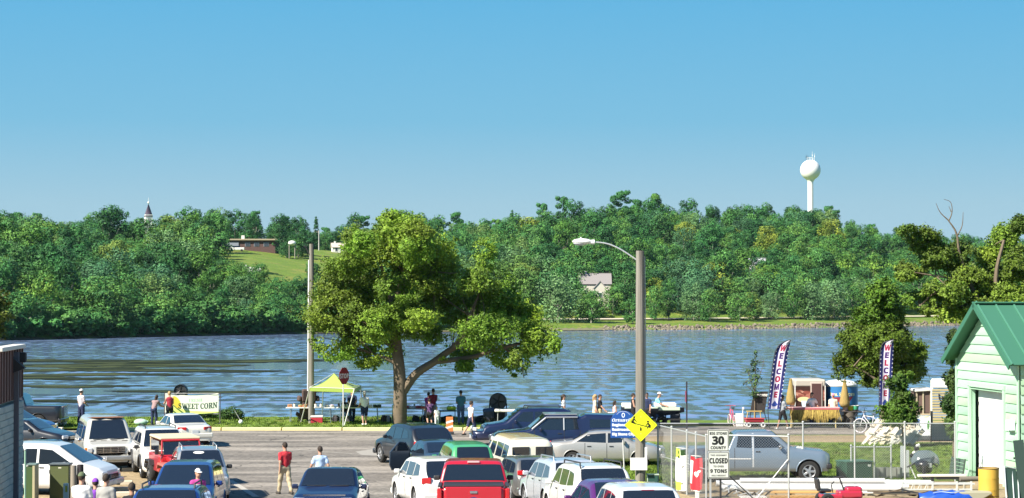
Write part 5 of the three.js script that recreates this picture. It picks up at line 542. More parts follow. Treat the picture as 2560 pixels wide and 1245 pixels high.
{ // blue town sign
  const b = G(1562, 1212, .016), D = -b[2], top = AT(1555, 1094, D), o = thing('town_sign', 'blue round-topped direction sign with white writing on a slim pole', 'sign', b), c = AT(1558, 1062, D + -.05), x0 = c[0] - b[0], y0 = c[1], w = .90, h = .98;
  mesh('pole', bar([0, 0, 0], [top[0] - b[0], y0 + .3, 0], .028), M(.62, .62, .60, .5, .3), o); const pts = [[-w / 2, -h / 2], [w / 2, -h / 2], [w / 2, h * .16]]; for (let i = 1; i < 14; i++) { const a = i / 14 * PI; pts.push([Math.cos(a) * w / 2 * .92, h * .18 + Math.sin(a) * h * .32]); } pts.push([-w / 2, h * .16]); mesh('plate', extr(pts, .03, .008).translate(x0, y0, .06), M(.02, .09, .36, .45), o);
  const t = canvasTex(512, 560, (c2, W, H) => { c2.fillStyle = '#1c4f9c'; c2.fillRect(0, 0, W, H); c2.fillStyle = c2.strokeStyle = '#f4f6f8'; c2.textAlign = 'center'; c2.lineWidth = 14; c2.beginPath(); c2.ellipse(W / 2, 90, 26, 42, 0, 0, 7); c2.stroke(); c2.lineWidth = 5; c2.beginPath(); c2.arc(W / 2, 180, 168, PI * 1.2, PI * 1.8); c2.stroke(); c2.font = 'italic bold 92px serif'; c2.fillText('Ortonville', W / 2, 225); c2.textAlign = 'left'; c2.font = 'bold 74px sans-serif'; c2.lineWidth = 4; for (const [t, y] of [['Regional Tr', 315], ['Restrooms', 410], ['Big Stone City', 505]]) { c2.fillText(t, 24, y, 470); c2.strokeText(t, 24, y, 470); } }); const fm = M(1, 1, 1, .5, 0, { nm: 'town' }); fm.map = t; const sg = new THREE.ShapeGeometry(new THREE.Shape(pts.map(p => new THREE.Vector2(p[0] * .97, p[1] * .97)))), P = sg.attributes.position, U = sg.attributes.uv; for (let i = 0; i < P.count; i++) U.setXY(i, P.getX(i) / w + .5, P.getY(i) / h + .5); mesh('print', sg.translate(x0, y0, .079), fm, o);
}
const ink = (c, t, x, y, px, w, fat) => { c.font = `bold ${px}px sans-serif`; c.textAlign = 'center'; c.lineWidth = fat; c.strokeStyle = c.fillStyle; c.lineJoin = 'round'; c.fillText(t, x, y, w); c.strokeText(t, x, y, w); };
{ // two white road signs on posts
  const D = 59, o = thing('speed_sign', 'white sign reading BIG STONE 30 COUNTY above the weight limit sign', 'road sign', AT(1795.5, 1101.5, D)); const s = D / FPX, face = (g, w, h, draw, par) => { const W = w * s, Hh = h * s; mesh('plate', rb(W, Hh, .012, .006), M(.72, .72, .70, .5), par); const m = M(1, 1, 1, .5, 0, { nm: 'sg' + g }); m.map = canvasTex(512, Math.round(512 * h / w), draw); mesh('print', place(new THREE.PlaneGeometry(W * .985, Hh * .985), 0, 0, .0095), m, par); };
  const frame = (c, W, H) => { c.fillStyle = '#c9cdc6'; c.fillRect(0, 0, W, H); c.strokeStyle = '#0b0d0e'; c.lineWidth = 16; c.strokeRect(14, 14, W - 28, H - 28); c.fillStyle = '#101214'; c.textAlign = 'center'; };
  face(1, 53, 54, (c, W, H) => { frame(c, W, H); ink(c, 'BIG STONE', W / 2, 118, 88, 430, 6); ink(c, '30', W / 2, 355, 270, 380, 20); ink(c, 'COUNTY', W / 2, 470, 96, 380, 7); }, o);
  const p2 = AT(1796.5, 1163, D), o2 = thing('weight_sign', 'white sign reading CLOSED TO OVER 9 TONS on two posts by the fence', 'road sign', [p2[0], 0, p2[2]]); const fg = new THREE.Group(); fg.name = 'sign_face'; fg.position.y = p2[1]; o2.add(fg);
  face(2, 53, 66, (c, W, H) => { frame(c, W, H); ink(c, 'THIS HIGHWAY', W / 2, 98, 58, 400, 2); ink(c, 'CLOSED', W / 2, 272, 170, 455, 14); ink(c, 'TO OVER', W / 2, 372, 62, 300, 3); ink(c, '9 TONS', W / 2, 505, 120, 420, 9); ink(c, 'AXLE WEIGHT', W / 2, 592, 54, 380, 2); }, fg);
  const topY = AT(1796, 1076, D)[1]; for (const [dx, m] of [[-.24, galv], [.06, darkM]]) mesh('post', bx(.055, topY, .03, dx, topY / 2, -.03), m, o2);
}
{ // stop sign seen from the side, edge-on dark post, left utility pole
  const b = G(858, 1068, .11), D = -b[2], o = thing('stop_sign', 'dark red octagonal stop sign turned away beside the lime canopy', 'stop sign', b, 1.05); const c = AT(862, 945, D), pts = []; for (let i = 0; i < 8; i++) { const a = (i + .5) * PI / 4; pts.push([Math.cos(a) * .46, Math.sin(a) * .46]); } mesh('post', bar([0, 0, 0], [0, c[1] + .3, 0], .03), M(.6, .6, .58, .5), o); mesh('plate', extr(pts, .02, .005).translate(0, c[1], .05), M(.22, .02, .03, .5), o); const m = M(1, 1, 1, .5, 0, { nm: 'stop' }); m.map = canvasTex(256, 256, (x, w) => { x.fillStyle = '#8a1420'; x.fillRect(0, 0, w, w); x.fillStyle = '#eee'; x.textAlign = 'center'; x.font = 'bold 92px sans-serif'; x.fillText('STOP', w / 2, 162, 220); }); const sg = new THREE.ShapeGeometry(new THREE.Shape(pts.map(p => new THREE.Vector2(p[0] * .95, p[1] * .95)))), P = sg.attributes.position, U = sg.attributes.uv; for (let i = 0; i < P.count; i++) U.setXY(i, P.getX(i) / .92 + .5, P.getY(i) / .92 + .5); mesh('print', sg.translate(0, c[1], .064), m, o);
  const u = G(778, 1058, .11), UD = -u[2], h = AT(775, 615, UD)[1], up = thing('utility_pole', 'grey wooden utility pole with a pale conduit left of the big tree', 'utility pole', u); mesh('pole', cyl(.12, .155, h, 0, h / 2, 0, 0, 0, 0, 16), woodPole, up); mesh('conduit', bar([-.17, 1.7, .06], [-.13, AT(768, 655, UD)[1], .06], .045), M(.66, .66, .64, .6), up); mesh('brace', [bar([.0, h - .75, .05], [-.32, h - .15, .05], .035), bar([-.32, h - .15, .05], [-.40, h - .12, .05], .05)], darkM, up);
  const d = G(1717, 1075, .02), dh = AT(1717, 955, -d[2])[1], dp = thing('dark_post', 'thin dark sign post standing alone by the water right of the boat', 'post', d); mesh('post', bx(.07, dh, .07, 0, dh / 2, 0), M(.025, .02, .03, .8), dp); mesh('sign_edge', rb(.03, .55, .5, .01, -.05, dh - .75, 0), M(.18, .04, .08, .6), dp);
  const g = G(984, 1062, .11), gp = thing('green_post', 'dark green bin post with a pale rod beside the big tree trunk', 'post', g); mesh('post', cyl(.085, .09, 1.0, 0, .5, 0), M(.02, .09, .09, .6), gp); mesh('rod', bar([.03, .9, .05], [.03, 3.4, .05], .014), M(.6, .62, .62, .5), gp); mesh('lid', cyl(.095, .095, .04, 0, 1.01, 0), M(.03, .12, .11, .5), gp);
}
// ---------------------------------------------------------------- buildings at the two sides
{ // brown and grey block building on the left
  const o = thing('block_building', 'grey block building with a brown upper band at the left edge', 'building', [-15.15, 0, -62], 0), a = Math.atan2(.41, 4.4), n = 4.5; o.rotation.y = a; o.scale.y = 1.02; // wall runs from the far corner towards the camera
  const grey = M(.40, .45, .42, .95), grey2 = M(.34, .39, .37, .95), brown = M(.20, .12, .10, .9); mesh('wall', [bx(12, 5.1, n, -6.2, 2.55, n / 2)], grey2, o);
  const blocks = new THREE.Group(); const geo = [0, 1].map(v => join([rb(.2, .185, .385, .012), rb(.06, .185, .12, .02, .11, 0, -.11), rb(.06, .185, .12, .02, .11, 0, .09)])); for (let r = 0; r < 18; r++) for (let c = 0; c < 12; c++) { const b = mesh('block', geo[0], (r * 5 + c * 3) % 4 ? grey : grey2, o); b.position.set(-.10, .1 + r * .195, .2 + c * .395); }
  const fas = mesh('fascia', [bx(.16, 1.5, n, -.06, 4.36, n / 2)], brown, o); for (let i = 0; i < 10; i++) mesh('panel_rib', bx(.04, 1.46, .05, .04, 4.36, .35 + i * .5), M(.10, .055, .05, .9), fas); mesh('roof_cap', rb(.4, .12, n, .02, -.1, 5.15, n / 2), M(.62, .60, .55, .7), o); mesh('lamp_box', [rb(.35, .3, .25, .03, .16, 4.85, 1.55), extr([[0, 0], [.4, -.35], [0, -.5]], .3).translate(.0, 4.9, 2.1)], darkM, o); mesh('downpipe', bx(.14, 5.0, .16, .10, 2.5, 1.9), M(.10, .10, .12, .8), o);
}
{ // mint shed with green metal roof
  const A = [16.9, -76], B = [17.75, -70], w = Math.hypot(B[0] - A[0], B[1] - A[1]), turn = Math.atan2(-(B[1] - A[1]), B[0] - A[0]), o = thing('mint_shed', 'pale mint clapboard shed with a green metal roof and white overhead door', 'shed', [A[0], 0, A[1]], turn);
  // local: x along the gable wall from its far corner, z out of the wall
  const eH = 4.45, ap = 6.40, D = 9, mint = [M(.37, .61, .43, .8), M(.31, .53, .37, .8), M(.41, .64, .47, .8), M(.36, .55, .36, .85)], mintT = M(.38, .60, .43, .7), roofM = M(.045, .165, .105, .6, .1), d0 = .24 * w, d1 = .775 * w, dH = 3.42, half = w / 2, R = rng(66);
  const lim = y => y < eH ? [0, w] : [half * (y - eH) / (ap - eH), w - half * (y - eH) / (ap - eH)];
  mesh('wall', [extr([[0, 0], [d0, 0], [d0, dH], [d1, dH], [d1, 0], [w, 0], [w, eH], [half, ap], [0, eH]], .12).translate(0, 0, -.09)], mint[1], o); mesh('side_wall', [bx(.12, eH, D, w - .06, eH / 2, -D / 2 - .15), bx(.12, eH, D, .06, eH / 2, -D / 2 - .15), bx(w, eH, .12, half, eH / 2, -D - .1)], mint[1], o);
  for (let y = 0, i = 0; y < ap - .2; y += .335, i++) { const y1 = Math.min(y + .335, ap - .05), segs = y1 <= dH + .05 ? [[0, d0 - .12], [d1 + .12, w]] : [[0, w]]; for (const s of segs) { const l0 = lim(y), l1 = lim(y1 - .01), a0 = Math.max(s[0], l0[0] + .02), b0 = Math.min(s[1], l0[1] - .02), a1 = Math.max(s[0], l1[0] + .02), b1 = Math.min(s[1], l1[1] - .02); if (b0 - a0 < .1) continue; const g = new THREE.BufferGeometry(), q = [[a0, y, .045], [b0, y, .045], [b1, y1, .008], [a1, y1, .008], [a0, y, -.03], [b0, y, -.03]]; g.setAttribute('position', new THREE.Float32BufferAttribute(q.flat(), 3)); g.setIndex([0, 1, 2, 0, 2, 3, 4, 5, 1, 4, 1, 0]); g.computeVertexNormals(); mesh('siding_board', g.toNonIndexed(), mint[R() * 4 | 0], o); } }
  for (let y = 0, i = 0; y < eH - .1; y += .335, i++) { const g = new THREE.BufferGeometry(), q = [[w + .05, y, -.02], [w + .05, y, -D], [w + .01, y + .335, -D], [w + .01, y + .335, -.02], [w, y, -.02], [w, y, -D]]; g.setAttribute('position', new THREE.Float32BufferAttribute(q.flat(), 3)); g.setIndex([0, 1, 2, 0, 2, 3, 4, 5, 1, 4, 1, 0]); g.computeVertexNormals(); mesh('siding_board', g.toNonIndexed(), mint[R() * 4 | 0], o); }
  mesh('corner_trim', [bx(.12, eH, .05, .06, eH / 2, .06), bx(.12, eH, .05, w - .02, eH / 2, .06)], mintT, o); const dt = mesh('door_frame', [bx(.14, dH + .1, .1, d0 - .06, dH / 2, .05), bx(.14, dH + .1, .1, d1 + .06, dH / 2, .05), bx(d1 - d0 + .28, .16, .1, (d0 + d1) / 2, dH + .1, .05)], mintT, o);
  mesh('door_stain', extr([[d0 + .1, .05], [d1 - .2, .05], [d1 - .5, .22], [d0 + .9, .16], [d0 + .4, .3]], .004).translate(0, 0, -.258), M(.50, .48, .40, .9), o); mesh('hinge', [.3, .9, 1.6, 2.2, 2.8].map(y => bx(.06, .09, .03, d0 + .05, y, -.25)), darkM, o);
  const door = mesh('overhead_door', bx(d1 - d0, dH, .05, (d0 + d1) / 2, dH / 2, -.32), M(.74, .75, .74, .5), o); for (let i = 0; i < 6; i++) mesh('door_panel', rb(d1 - d0 - .04, dH / 6 - .025, .05, .012, (d0 + d1) / 2, dH * (i + .5) / 6, -.29), M(.76, .77, .76, .5), door);
  const sl = Math.hypot(half, ap - eH), an = Math.atan2(ap - eH, half); for (const s of [-1, 1]) { const r = new THREE.Group(); r.name = 'roof_slope'; r.position.set(half + s * (half / 2 + .12), (eH + ap) / 2 - .03 + .08, -D / 2 + .1); r.rotation.z = -s * an; o.add(r); mesh('roof_sheet', rb(sl + .42, .06, D + .8, .01), roofM, r); for (let i = 0; i < 15; i++) mesh('roof_rib', bx(sl + .42, .045, .05, 0, .05, -D / 2 - .3 + i * (D + .6) / 14), M(.075, .235, .16, .55, .1), r); }
  mesh('ridge_cap', rb(.4, .06, D + .8, .02, half, ap + .16, -D / 2 + .1), M(.05, .18, .11, .55, .1), o); for (const s of [-1, 1]) mesh('barge_board', place(bx(sl + .42, .2, .05, 0, 0, 0, 0, 0, -s * an), half + s * (half / 2 + .12), (eH + ap) / 2 - .02, .5), roofM, o);
  mesh('wall_box', rb(.5, .35, .16, .02, w - .55, 2.25, .13), M(.62, .72, .75, .6), o);
  const q = G(2406, 1197, .02), pn = thing('green_shutter', 'dark grey-green louvred panel leaning on the left foot of the mint shed', 'panel', [q[0] - .2, .02, q[2] + .4], turn); for (let i = 0; i < 6; i++) mesh('slat', rb(1.3, .12, .02, .005, .3, .10 + i * .13, .28 - i * .02, -.25), M(.07, .115, .09, .7), pn); mesh('frame', [bx(.05, .85, .05, -.36, .42, .2, -.15), bx(.05, .85, .05, .96, .42, .2, -.15)], M(.06, .09, .07, .7), pn);
}
// ---------------------------------------------------------------- chain-link fences
function chain(name, label, a, b, h, posts, bar2, wr = .0033) {
  const L = Math.hypot(b[0] - a[0], b[2] - a[2]), o = thing(name, label, 'fence', [a[0], 0, a[2]], Math.atan2(-(b[2] - a[2]), b[0] - a[0])); for (const x of posts) mesh('post', [bar([x * L, 0, 0], [x * L, h + .03, 0], .032), ball(.045, x * L, h + .05, 0)], galvDull, o); mesh('top_rail', bar([0, h, 0], [L, h, 0], .022), galv, o); if (bar2) mesh('middle_rail', bar([0, h * .5, 0], [L, h * .5, 0], .012), galv, o);
  const st = .09, r = wr, P = [], I = []; const wire = (x0, y0, x1, y1, z) => { const l = Math.hypot(x1 - x0, y1 - y0), nx = -(y1 - y0) / l * r, ny = (x1 - x0) / l * r, k = P.length / 3; P.push(x0 + nx, y0 + ny, z, x0 - nx, y0 - ny, z, x1 - nx, y1 - ny, z, x1 + nx, y1 + ny, z, x0, y0, z + r, x1, y1, z + r); I.push(k, k + 4, k + 5, k, k + 5, k + 3, k + 4, k + 1, k + 2, k + 4, k + 2, k + 5, k + 1, k, k + 3, k + 1, k + 3, k + 2); };
  for (let x = -h; x < L; x += st) { const c0 = Math.max(0, -x), c1 = Math.min(h, L - x); if (c1 > c0) { wire(x + c0, c0, x + c1, c1, 0); wire(x + c0, h - c0, x + c1, h - c1, .012); } } const g = new THREE.BufferGeometry(); g.setAttribute('position', new THREE.Float32BufferAttribute(P, 3)); g.setIndex(I); g.computeVertexNormals(); mesh('wire_mesh', g, M(.24, .25, .255, .7, .2), o, 'stuff'); return o;
}
const FA = G(1645, 1212, .02), FB = G(1766, 1254, .02), FC = G(1972, 1260, .02), FD = G(2388, 1204, .02), FE = G(1650, 1204, .02);
chain('chain_link_fence', 'chain-link fence along the back of the yard behind the white pipes', FE, FD, 2.14, [.485, .66, .83, 1], 0);
chain('chain_link_fence', 'chain-link fence side running from the lamp post towards the camera', FA, FB, 2.16, [0, .3, .62, .8, 1], 1, .0042);
chain('chain_link_gate', 'chain-link gate with diagonal braces in front of the slate pickup', FB, FC, 2.22, [1], 0);
{ const o = thing('brace_bars', 'crossed diagonal brace bars at the bottom of the chain-link gate', 'brace', FC); const P = (px, py) => { const p = AT(px, py, -FC[2] - .06); return [p[0] - FC[0], p[1], p[2] - FC[2]]; }; mesh('brace', bar(P(1970, 1150), P(1885, 1256), .018), galv, o); mesh('dark_brace', bar(P(1824, 1192), P(1892, 1256), .02), darkM, o);
  const a = G(2128, 1197, .02), b = G(2228, 1197, .02), s = chain('low_fence', 'low chain-link section with three white posts before the green utility box', a, b, 1.2, [0, .58, 1], 0);
  const w = G(2000, 1203, .02), wp = thing('white_hoarding', 'upright white board standing against the back fence at the pickup hood', 'board', [w[0], .02, w[2] + .12]); mesh('board', rb(.29, 1.28, .05, .01, 0, .64, 0), M(.72, .73, .74, .6), wp); mesh('edge_strip', bx(.06, 1.2, .03, .19, .6, .02), darkM, wp); mesh('groove', [bx(.012, 1.2, .012, -.05, .64, .028), bx(.012, 1.2, .012, .06, .64, .028)], M(.5, .52, .54, .6), wp);
  const w2 = G(2262, 1192, .02), wq = thing('metal_post', 'broad pale metal post standing right of the green utility box', 'post', w2); mesh('post', [bx(.2, 1.16, .06, -.06, .58, 0), bx(.1, 1.0, .1, .10, .5, .04)], M(.45, .49, .50, .5, .2), wq); mesh('label', bx(.06, .2, .01, 0, .95, .04), trimW, wq); mesh('groove', bx(.012, 1.1, .02, .0, .58, .03), darkM, wq);
}
// cloth banners hung on the side of the fence
function banner(name, label, cat, pos, turn, w, h, draw, sag = .04, cols = 14) { const o = thing(name, label, cat, pos, turn), g = new THREE.PlaneGeometry(w, h, cols, 10), p = g.attributes.position; for (let i = 0; i < p.count; i++) { const x = p.getX(i), y = p.getY(i), u = x / w; p.setZ(i, Math.sin(u * 9 + y * 2) * sag); p.setY(i, y - sag * 1.6 * (1 - 4 * u * u) * (y > 0 ? 1 : .6)); } g.computeVertexNormals(); const m = M(1, 1, 1, .85, 0, { nm: name + label.length }); m.map = canvasTex(512, Math.round(512 * h / w), draw); const c = mesh('cloth', g, m, o); mesh('hem', [bx(w, .02, .014, 0, h / 2, .0), bx(w, .02, .014, 0, -h / 2 - sag, 0)], M(.6, .6, .58, .8), o); for (const s of [-1, 1]) mesh('tie', bar([s * w / 2, h / 2, 0], [s * (w / 2 + .06), h / 2 + .08, -.05], .008), darkM, o); return o; }
{ const t = Math.atan2(-(FB[2] - FA[2]), FB[0] - FA[0]), on = (px, py) => { const k = (px - 1645) / 121, x = lerp(FA[0], FB[0], k) - .08, z = lerp(FA[2], FB[2], k) + .05; return [x, AT(px, py, -z)[1], z]; };
  banner('fence_banner', 'white and lime banner with black marks hanging on the fence side', 'banner', on(1713, 1172), t + .55, .52, 1.42, (c, W, H) => { c.fillStyle = '#f2f3ee'; c.fillRect(0, 0, W, H); c.fillStyle = '#b8e04c'; c.fillRect(0, 0, 150, H * .22); c.fillRect(0, H * .8, 200, H * .2); c.fillStyle = '#1d3d14'; c.fillRect(180, 0, W, H * .14); c.fillStyle = '#101010'; c.fillRect(60, 60, 40, 120); c.fillRect(60, 230, 50, 90); c.save(); c.translate(300, H * .45); c.rotate(.5); c.fillRect(-30, -110, 60, 100); c.fillRect(-40, 30, 70, 120); c.restore(); c.fillRect(200, H * .82, 140, 50); });
  banner('fence_banner', 'red banner with white shapes hanging on the fence beside the weight sign', 'banner', on(1748, 1181), t + .55, .46, 1.10, (c, W, H) => { c.fillStyle = '#d8303c'; c.fillRect(0, 0, W, H); c.fillStyle = '#f6f2f0'; c.beginPath(); c.ellipse(260, H * .5, 150, 130, 0, 0, 7); c.fill(); c.beginPath(); c.ellipse(400, H * .42, 60, 60, 0, 0, 7); c.fill(); c.fillRect(0, H * .12, 70, H * .7); c.fillStyle = '#151515'; c.fillRect(290, H * .45, 36, 120); }, .06);
  const q = G(1744, 1262, .02), o = thing('stub_post', 'short white stub post at the fence corner below the red banner', 'post', q); mesh('post', rb(.12, .42, .12, .02, 0, .2, 0), M(.6, .66, .58, .7), o); mesh('cap', rb(.14, .03, .14, .01, 0, .42, 0), M(.6, .66, .58, .7), o); }
// ---------------------------------------------------------------- yard things
const yd = (px, py) => { const p = G(px, py, .02); return [p[0], .02, p[2]]; };
{ const R = rng(12); [[1800, 2250, 1228, .11, 0], [1830, 2270, 1222, .10, 0], [1790, 2180, 1216, .11, 0], [1960, 2330, 1213, .10, 0], [1850, 2210, 1222, .09, .2]].forEach(([x0, x1, y, r, up], i) => { const a = yd(x0, y), b = yd(x1, y), o = thing('white_pipe', ['long white pipe nearest the camera on the yard ground', 'long white pipe second from the front in the yard', 'long white pipe nearest the back fence on its left half', 'white pipe nearest the back fence reaching to the lattice frame', 'white pipe lying on top of the other pipes'][i], 'pipe', [a[0], r + up + .02, a[2]]); mesh('tube', new THREE.TubeGeometry(new THREE.LineCurve3(V3(0, 0, 0), V3(b[0] - a[0], 0, b[2] - a[2] + .1)), 1, r, 14), M(.66, .67, .68, .5), o); mesh('collar', [cyl(r * 1.12, r * 1.12, .12, .8, 0, 0, 0, 0, PI / 2), cyl(r * 1.12, r * 1.12, .12, (b[0] - a[0]) * .7, 0, .05, 0, 0, PI / 2)], M(.5, .51, .53, .5), o); });
  for (let i = 0; i < 9; i++) { const p = yd(1812 + i * 14 + R() * 8, 1234 + R() * 10), o = thing('scrap_bar', `${['bent grey', 'pale', 'dark', 'thin silver', 'short grey', 'twisted pale', 'rusty', 'long silver', 'stubby white'][i]} scrap metal bar lying in front of the white pipes`, 'scrap metal', p, R() * 3); mesh('bar', tube([[-.4, .04, 0], [-.1, .1 + R() * .15, .05], [.35, .05, -.05]], .022, 12, 6), [galv, M(.5, .5, .5, .5), darkM][i % 3], o); mesh('tip', ball(.032, .35, .05, -.05), galvDull, o); }
  [[1925, 2140, 1240, .70, .42, .12], [1925, 2070, 1252, .62, .35, .10], [1940, 2060, 1262, .58, .30, .08]].forEach(([x0, x1, y, r, g, b], i) => { const a = yd(x0, y), c = yd(x1, y), o = thing('wooden_plank', ['long yellow plank lying behind the red mower', 'orange plank at the bottom edge left of the red mower', 'short orange plank nearest the camera left of the red mower'][i], 'plank', [(a[0] + c[0]) / 2, .16, a[2]], .03); mesh('plank', rb(c[0] - a[0], .07, .32, .01), M(r * .8, g * .8, b, .8), o); mesh('bearer', [bx(.1, .12, .4, -.7, -.1, 0), bx(.1, .12, .4, .7, -.1, 0)], M(.25, .18, .1, .9), o); }); }
{ // red mower
  const o = thing('riding_mower', 'red riding mower with a black seat and dark handlebars at the bottom right', 'riding mower', yd(2100, 1268), .1), rd = paint(.45, .02, .05); mesh('body', [rb(.8, .26, .5, .08, .30, .42, 0), rb(.7, .16, .56, .06, -.3, .36, 0)], rd, o); mesh('hood', rb(.55, .22, .46, .1, .42, .56, 0), rd, o); mesh('seat', [rb(.4, .09, .42, .04, -.52, .55, 0), rb(.1, .36, .42, .04, -.74, .76, 0, 0, 0, .15)], blackPl, o); mesh('steering', [bar([.15, .5, 0], [-.02, .95, 0], .025), place(new THREE.TorusGeometry(.17, .02, 6, 18), -.03, .96, 0, PI / 2, .0, 0), bar([-.02, .95, -.2], [-.02, .98, .22], .018)], darkM, o); mesh('lever', tube([[-.3, .5, .25], [-.34, .75, .27], [-.26, .85, .27]], .02, 10, 6), darkM, o); for (const [x, r] of [[-.5, .24], [.55, .17]]) for (const s of [-1, 1]) { const w = mesh('wheel', place(new THREE.TorusGeometry(r * .68, r * .32, 8, 18), x, r, s * .36), tyreM, o); mesh('hub', cyl(r * .42, r * .42, .1, x, r, s * .36, PI / 2), M(.6, .6, .58, .5), w); } }
{ // green utility box and grey blocks
  const o = thing('utility_box', 'dark green utility cabinet with a white label on the grass behind the low fence', 'utility box', yd(2136, 1196), .35); mesh('cabinet', rb(1.10, .62, .8, .03, 0, .31, 0), M(.025, .085, .055, .6), o); mesh('lid', rb(1.15, .05, .85, .02, 0, .645, 0), M(.05, .14, .09, .55), o); mesh('label', bx(.12, .08, .005, .4, .5, .403), trimW, o);
  for (let i = 0; i < 5; i++) { const q = thing('grey_block', ['first grey block right of the green cabinet', 'second grey block right of the green cabinet', 'middle block of the grey row by the metal post', 'fourth block of the grey row by the metal post', 'last grey block of the row against the metal post'][i], 'concrete block', yd(2190 + i * 14.5, 1194)); mesh('block', rb(.185, .38, .3, .015, 0, .19, 0), M(.27, .28, .25, .9), q); mesh('core', bx(.1, .02, .16, 0, .372, 0), darkM, q); }
  const gb = thing('utility_box', 'small dark green box with a pale frame at the foot of the lamp post', 'utility box', yd(1632, 1216)); mesh('cabinet', rb(.36, .40, .3, .02, .0, .2, 0), M(.02, .075, .06, .6), gb); mesh('frame', [bx(.03, .44, .32, -.2, .22, 0), bx(.43, .03, .32, 0, .43, 0)], M(.5, .6, .48, .7), gb); }
{ // scooter under a windscreen
  const o = thing('motor_scooter', 'dark motor scooter with a curved smoky windscreen and white plate beside the shed', 'scooter', yd(2310, 1196), -.2), ws = new THREE.SphereGeometry(.52, 20, 10, -PI * .15, PI * 1.3, PI * .15, PI * .42); mesh('windscreen', ws.scale(1, .9, .5).rotateX(-.35).translate(.05, .62, .1), M(.10, .13, .14, .1, 0, { clearcoat: 1 }), o); mesh('body', [rb(.6, .42, .8, .16, .02, .42, -.1), ball(.3, 0, .52, .2, 1.1, .7, 1)], paint(.012, .014, .02), o); mesh('front_plate', rb(.44, .16, .03, .02, .05, .52, .42), M(.75, .75, .75, .5), o); mesh('handlebar', tube([[-.62, .42, .1], [-.45, .5, .15], [-.2, .62, .1], [.2, .62, .1], [.5, .46, .12]], .03, 16, 7), blackPl, o); for (const z of [-.5, .38]) mesh('wheel', place(new THREE.TorusGeometry(.2, .07, 8, 20), 0, .27, z, 0, PI / 2), tyreM, o); mesh('stand', bar([-.5, .45, .1], [-.3, .02, .25], .025), M(.6, .6, .6, .5), o);
  const c = thing('white_crate_stack', 'jumble of white plastic pieces stacked behind the scooter', 'plastic pieces', yd(2287, 1190)); const R = rng(8); for (let i = 0; i < 8; i++) mesh('piece', rb(.12 + R() * .12, .14, .1, .03, (R() - .5) * .25, .5 + i * .09, (R() - .5) * .2, R(), R(), R()), i % 3 ? trimW : darkM, c); }
{ // white lattice frame, beams
  const a = yd(2256, 1228), o = thing('lattice_frame', 'white lattice dock frame lying across the yard before the shed', 'dock frame', a, .02), L = 2.4, wm = M(.60, .63, .62, .5, .2); for (const [y, z] of [[.28, 0], [.06, 0], [.30, .5]]) mesh('rail', bx(L, .05, .05, L / 2, y, z), wm, o); for (let i = 0; i < 9; i++) mesh('strut', bar([i * .12 + .05, .06, .01], [i * .12 + (i % 2 ? 0 : .1) + .05, .28, .01], .012), wm, o); for (const x of [0, 1.05, 1.9, 2.4]) mesh('upright', bx(.06, .34, .06, x, .17, .02), wm, o);
  const b = yd(2296, 1214), be = thing('pale_beam', 'long pale beam with a dark underside lying in front of the scooter', 'beam', [b[0], .38, b[2]], .03); mesh('beam', rb(1.75, .09, .16, .02, .85, 0, 0), M(.66, .62, .56, .7), be); mesh('support', [bx(1.1, .1, .1, 1.2, -.09, 0), bx(.1, .35, .1, .5, -.22, 0), bx(.1, .35, .1, 1.5, -.22, 0)], darkM, be);
  const lg = yd(2400, 1226), lo = thing('weathered_log', 'grey weathered log lying level in front of the overhead door', 'log', [lg[0], .42, lg[2]], .05); mesh('log', bar([0, 0, 0], [1.2, .02, 0], .09, .07, 12), M(.17, .15, .12, .95), lo); mesh('leg', [bar([.15, 0, 0], [.15, -.42, 0], .04), bar([1.05, 0, 0], [1.05, -.42, 0], .05)], M(.35, .32, .26, .9), lo);
  const R = rng(19); for (let i = 0; i < 7; i++) { const p = yd(2205 + i * 17, 1240 + (i % 3) * 5), q = thing('dock_scrap', ['dark angle iron at the left end of the scrap heap', 'rusty bar across the scrap heap', 'long brown bar in the middle of the scrap heap', 'flat brown strip on the scrap heap', 'dark bent tube on the scrap heap', 'flat dark strip at the right of the scrap heap', 'brown frame piece next to the blue tarpaulin'][i], 'scrap metal', [p[0], .12 + (i % 3) * .07, p[2]], (R() - .5) * .8); mesh('bar', bx(1.0, .05, .05, 0, 0, 0, 0, 0, (R() - .5) * .5), [M(.08, .06, .045, .8), M(.14, .10, .06, .8), darkM][i % 3], q); mesh('flange', bx(.9, .02, .14, 0, -.03, .03, 0, 0, (R() - .5) * .2), M(.12, .10, .07, .8), q); } }
for (const [x0, x1, y, lab] of [[2192, 2300, 1258, 'white dock board lying at the bottom edge left of the blue tarpaulin'], [2300, 2410, 1272, 'white dock board lying in front of the blue tarpaulin'], [2060, 2180, 1238, 'pale dock board behind the red mower'], [1850, 1915, 1250, 'short grey board lying in the yard behind the gate brace']]) { const a = yd(x0, y), b = yd(x1, y), o = thing('dock_board', lab, 'board', [(a[0] + b[0]) / 2, .12, a[2]], .04); mesh('board', rb(b[0] - a[0], .05, .5, .012), M(.62, .60, .55, .7), o); mesh('cleat', [bx(.08, .1, .5, -(b[0] - a[0]) * .35, -.06, 0), bx(.08, .1, .5, (b[0] - a[0]) * .35, -.06, 0)], M(.3, .26, .2, .9), o); }
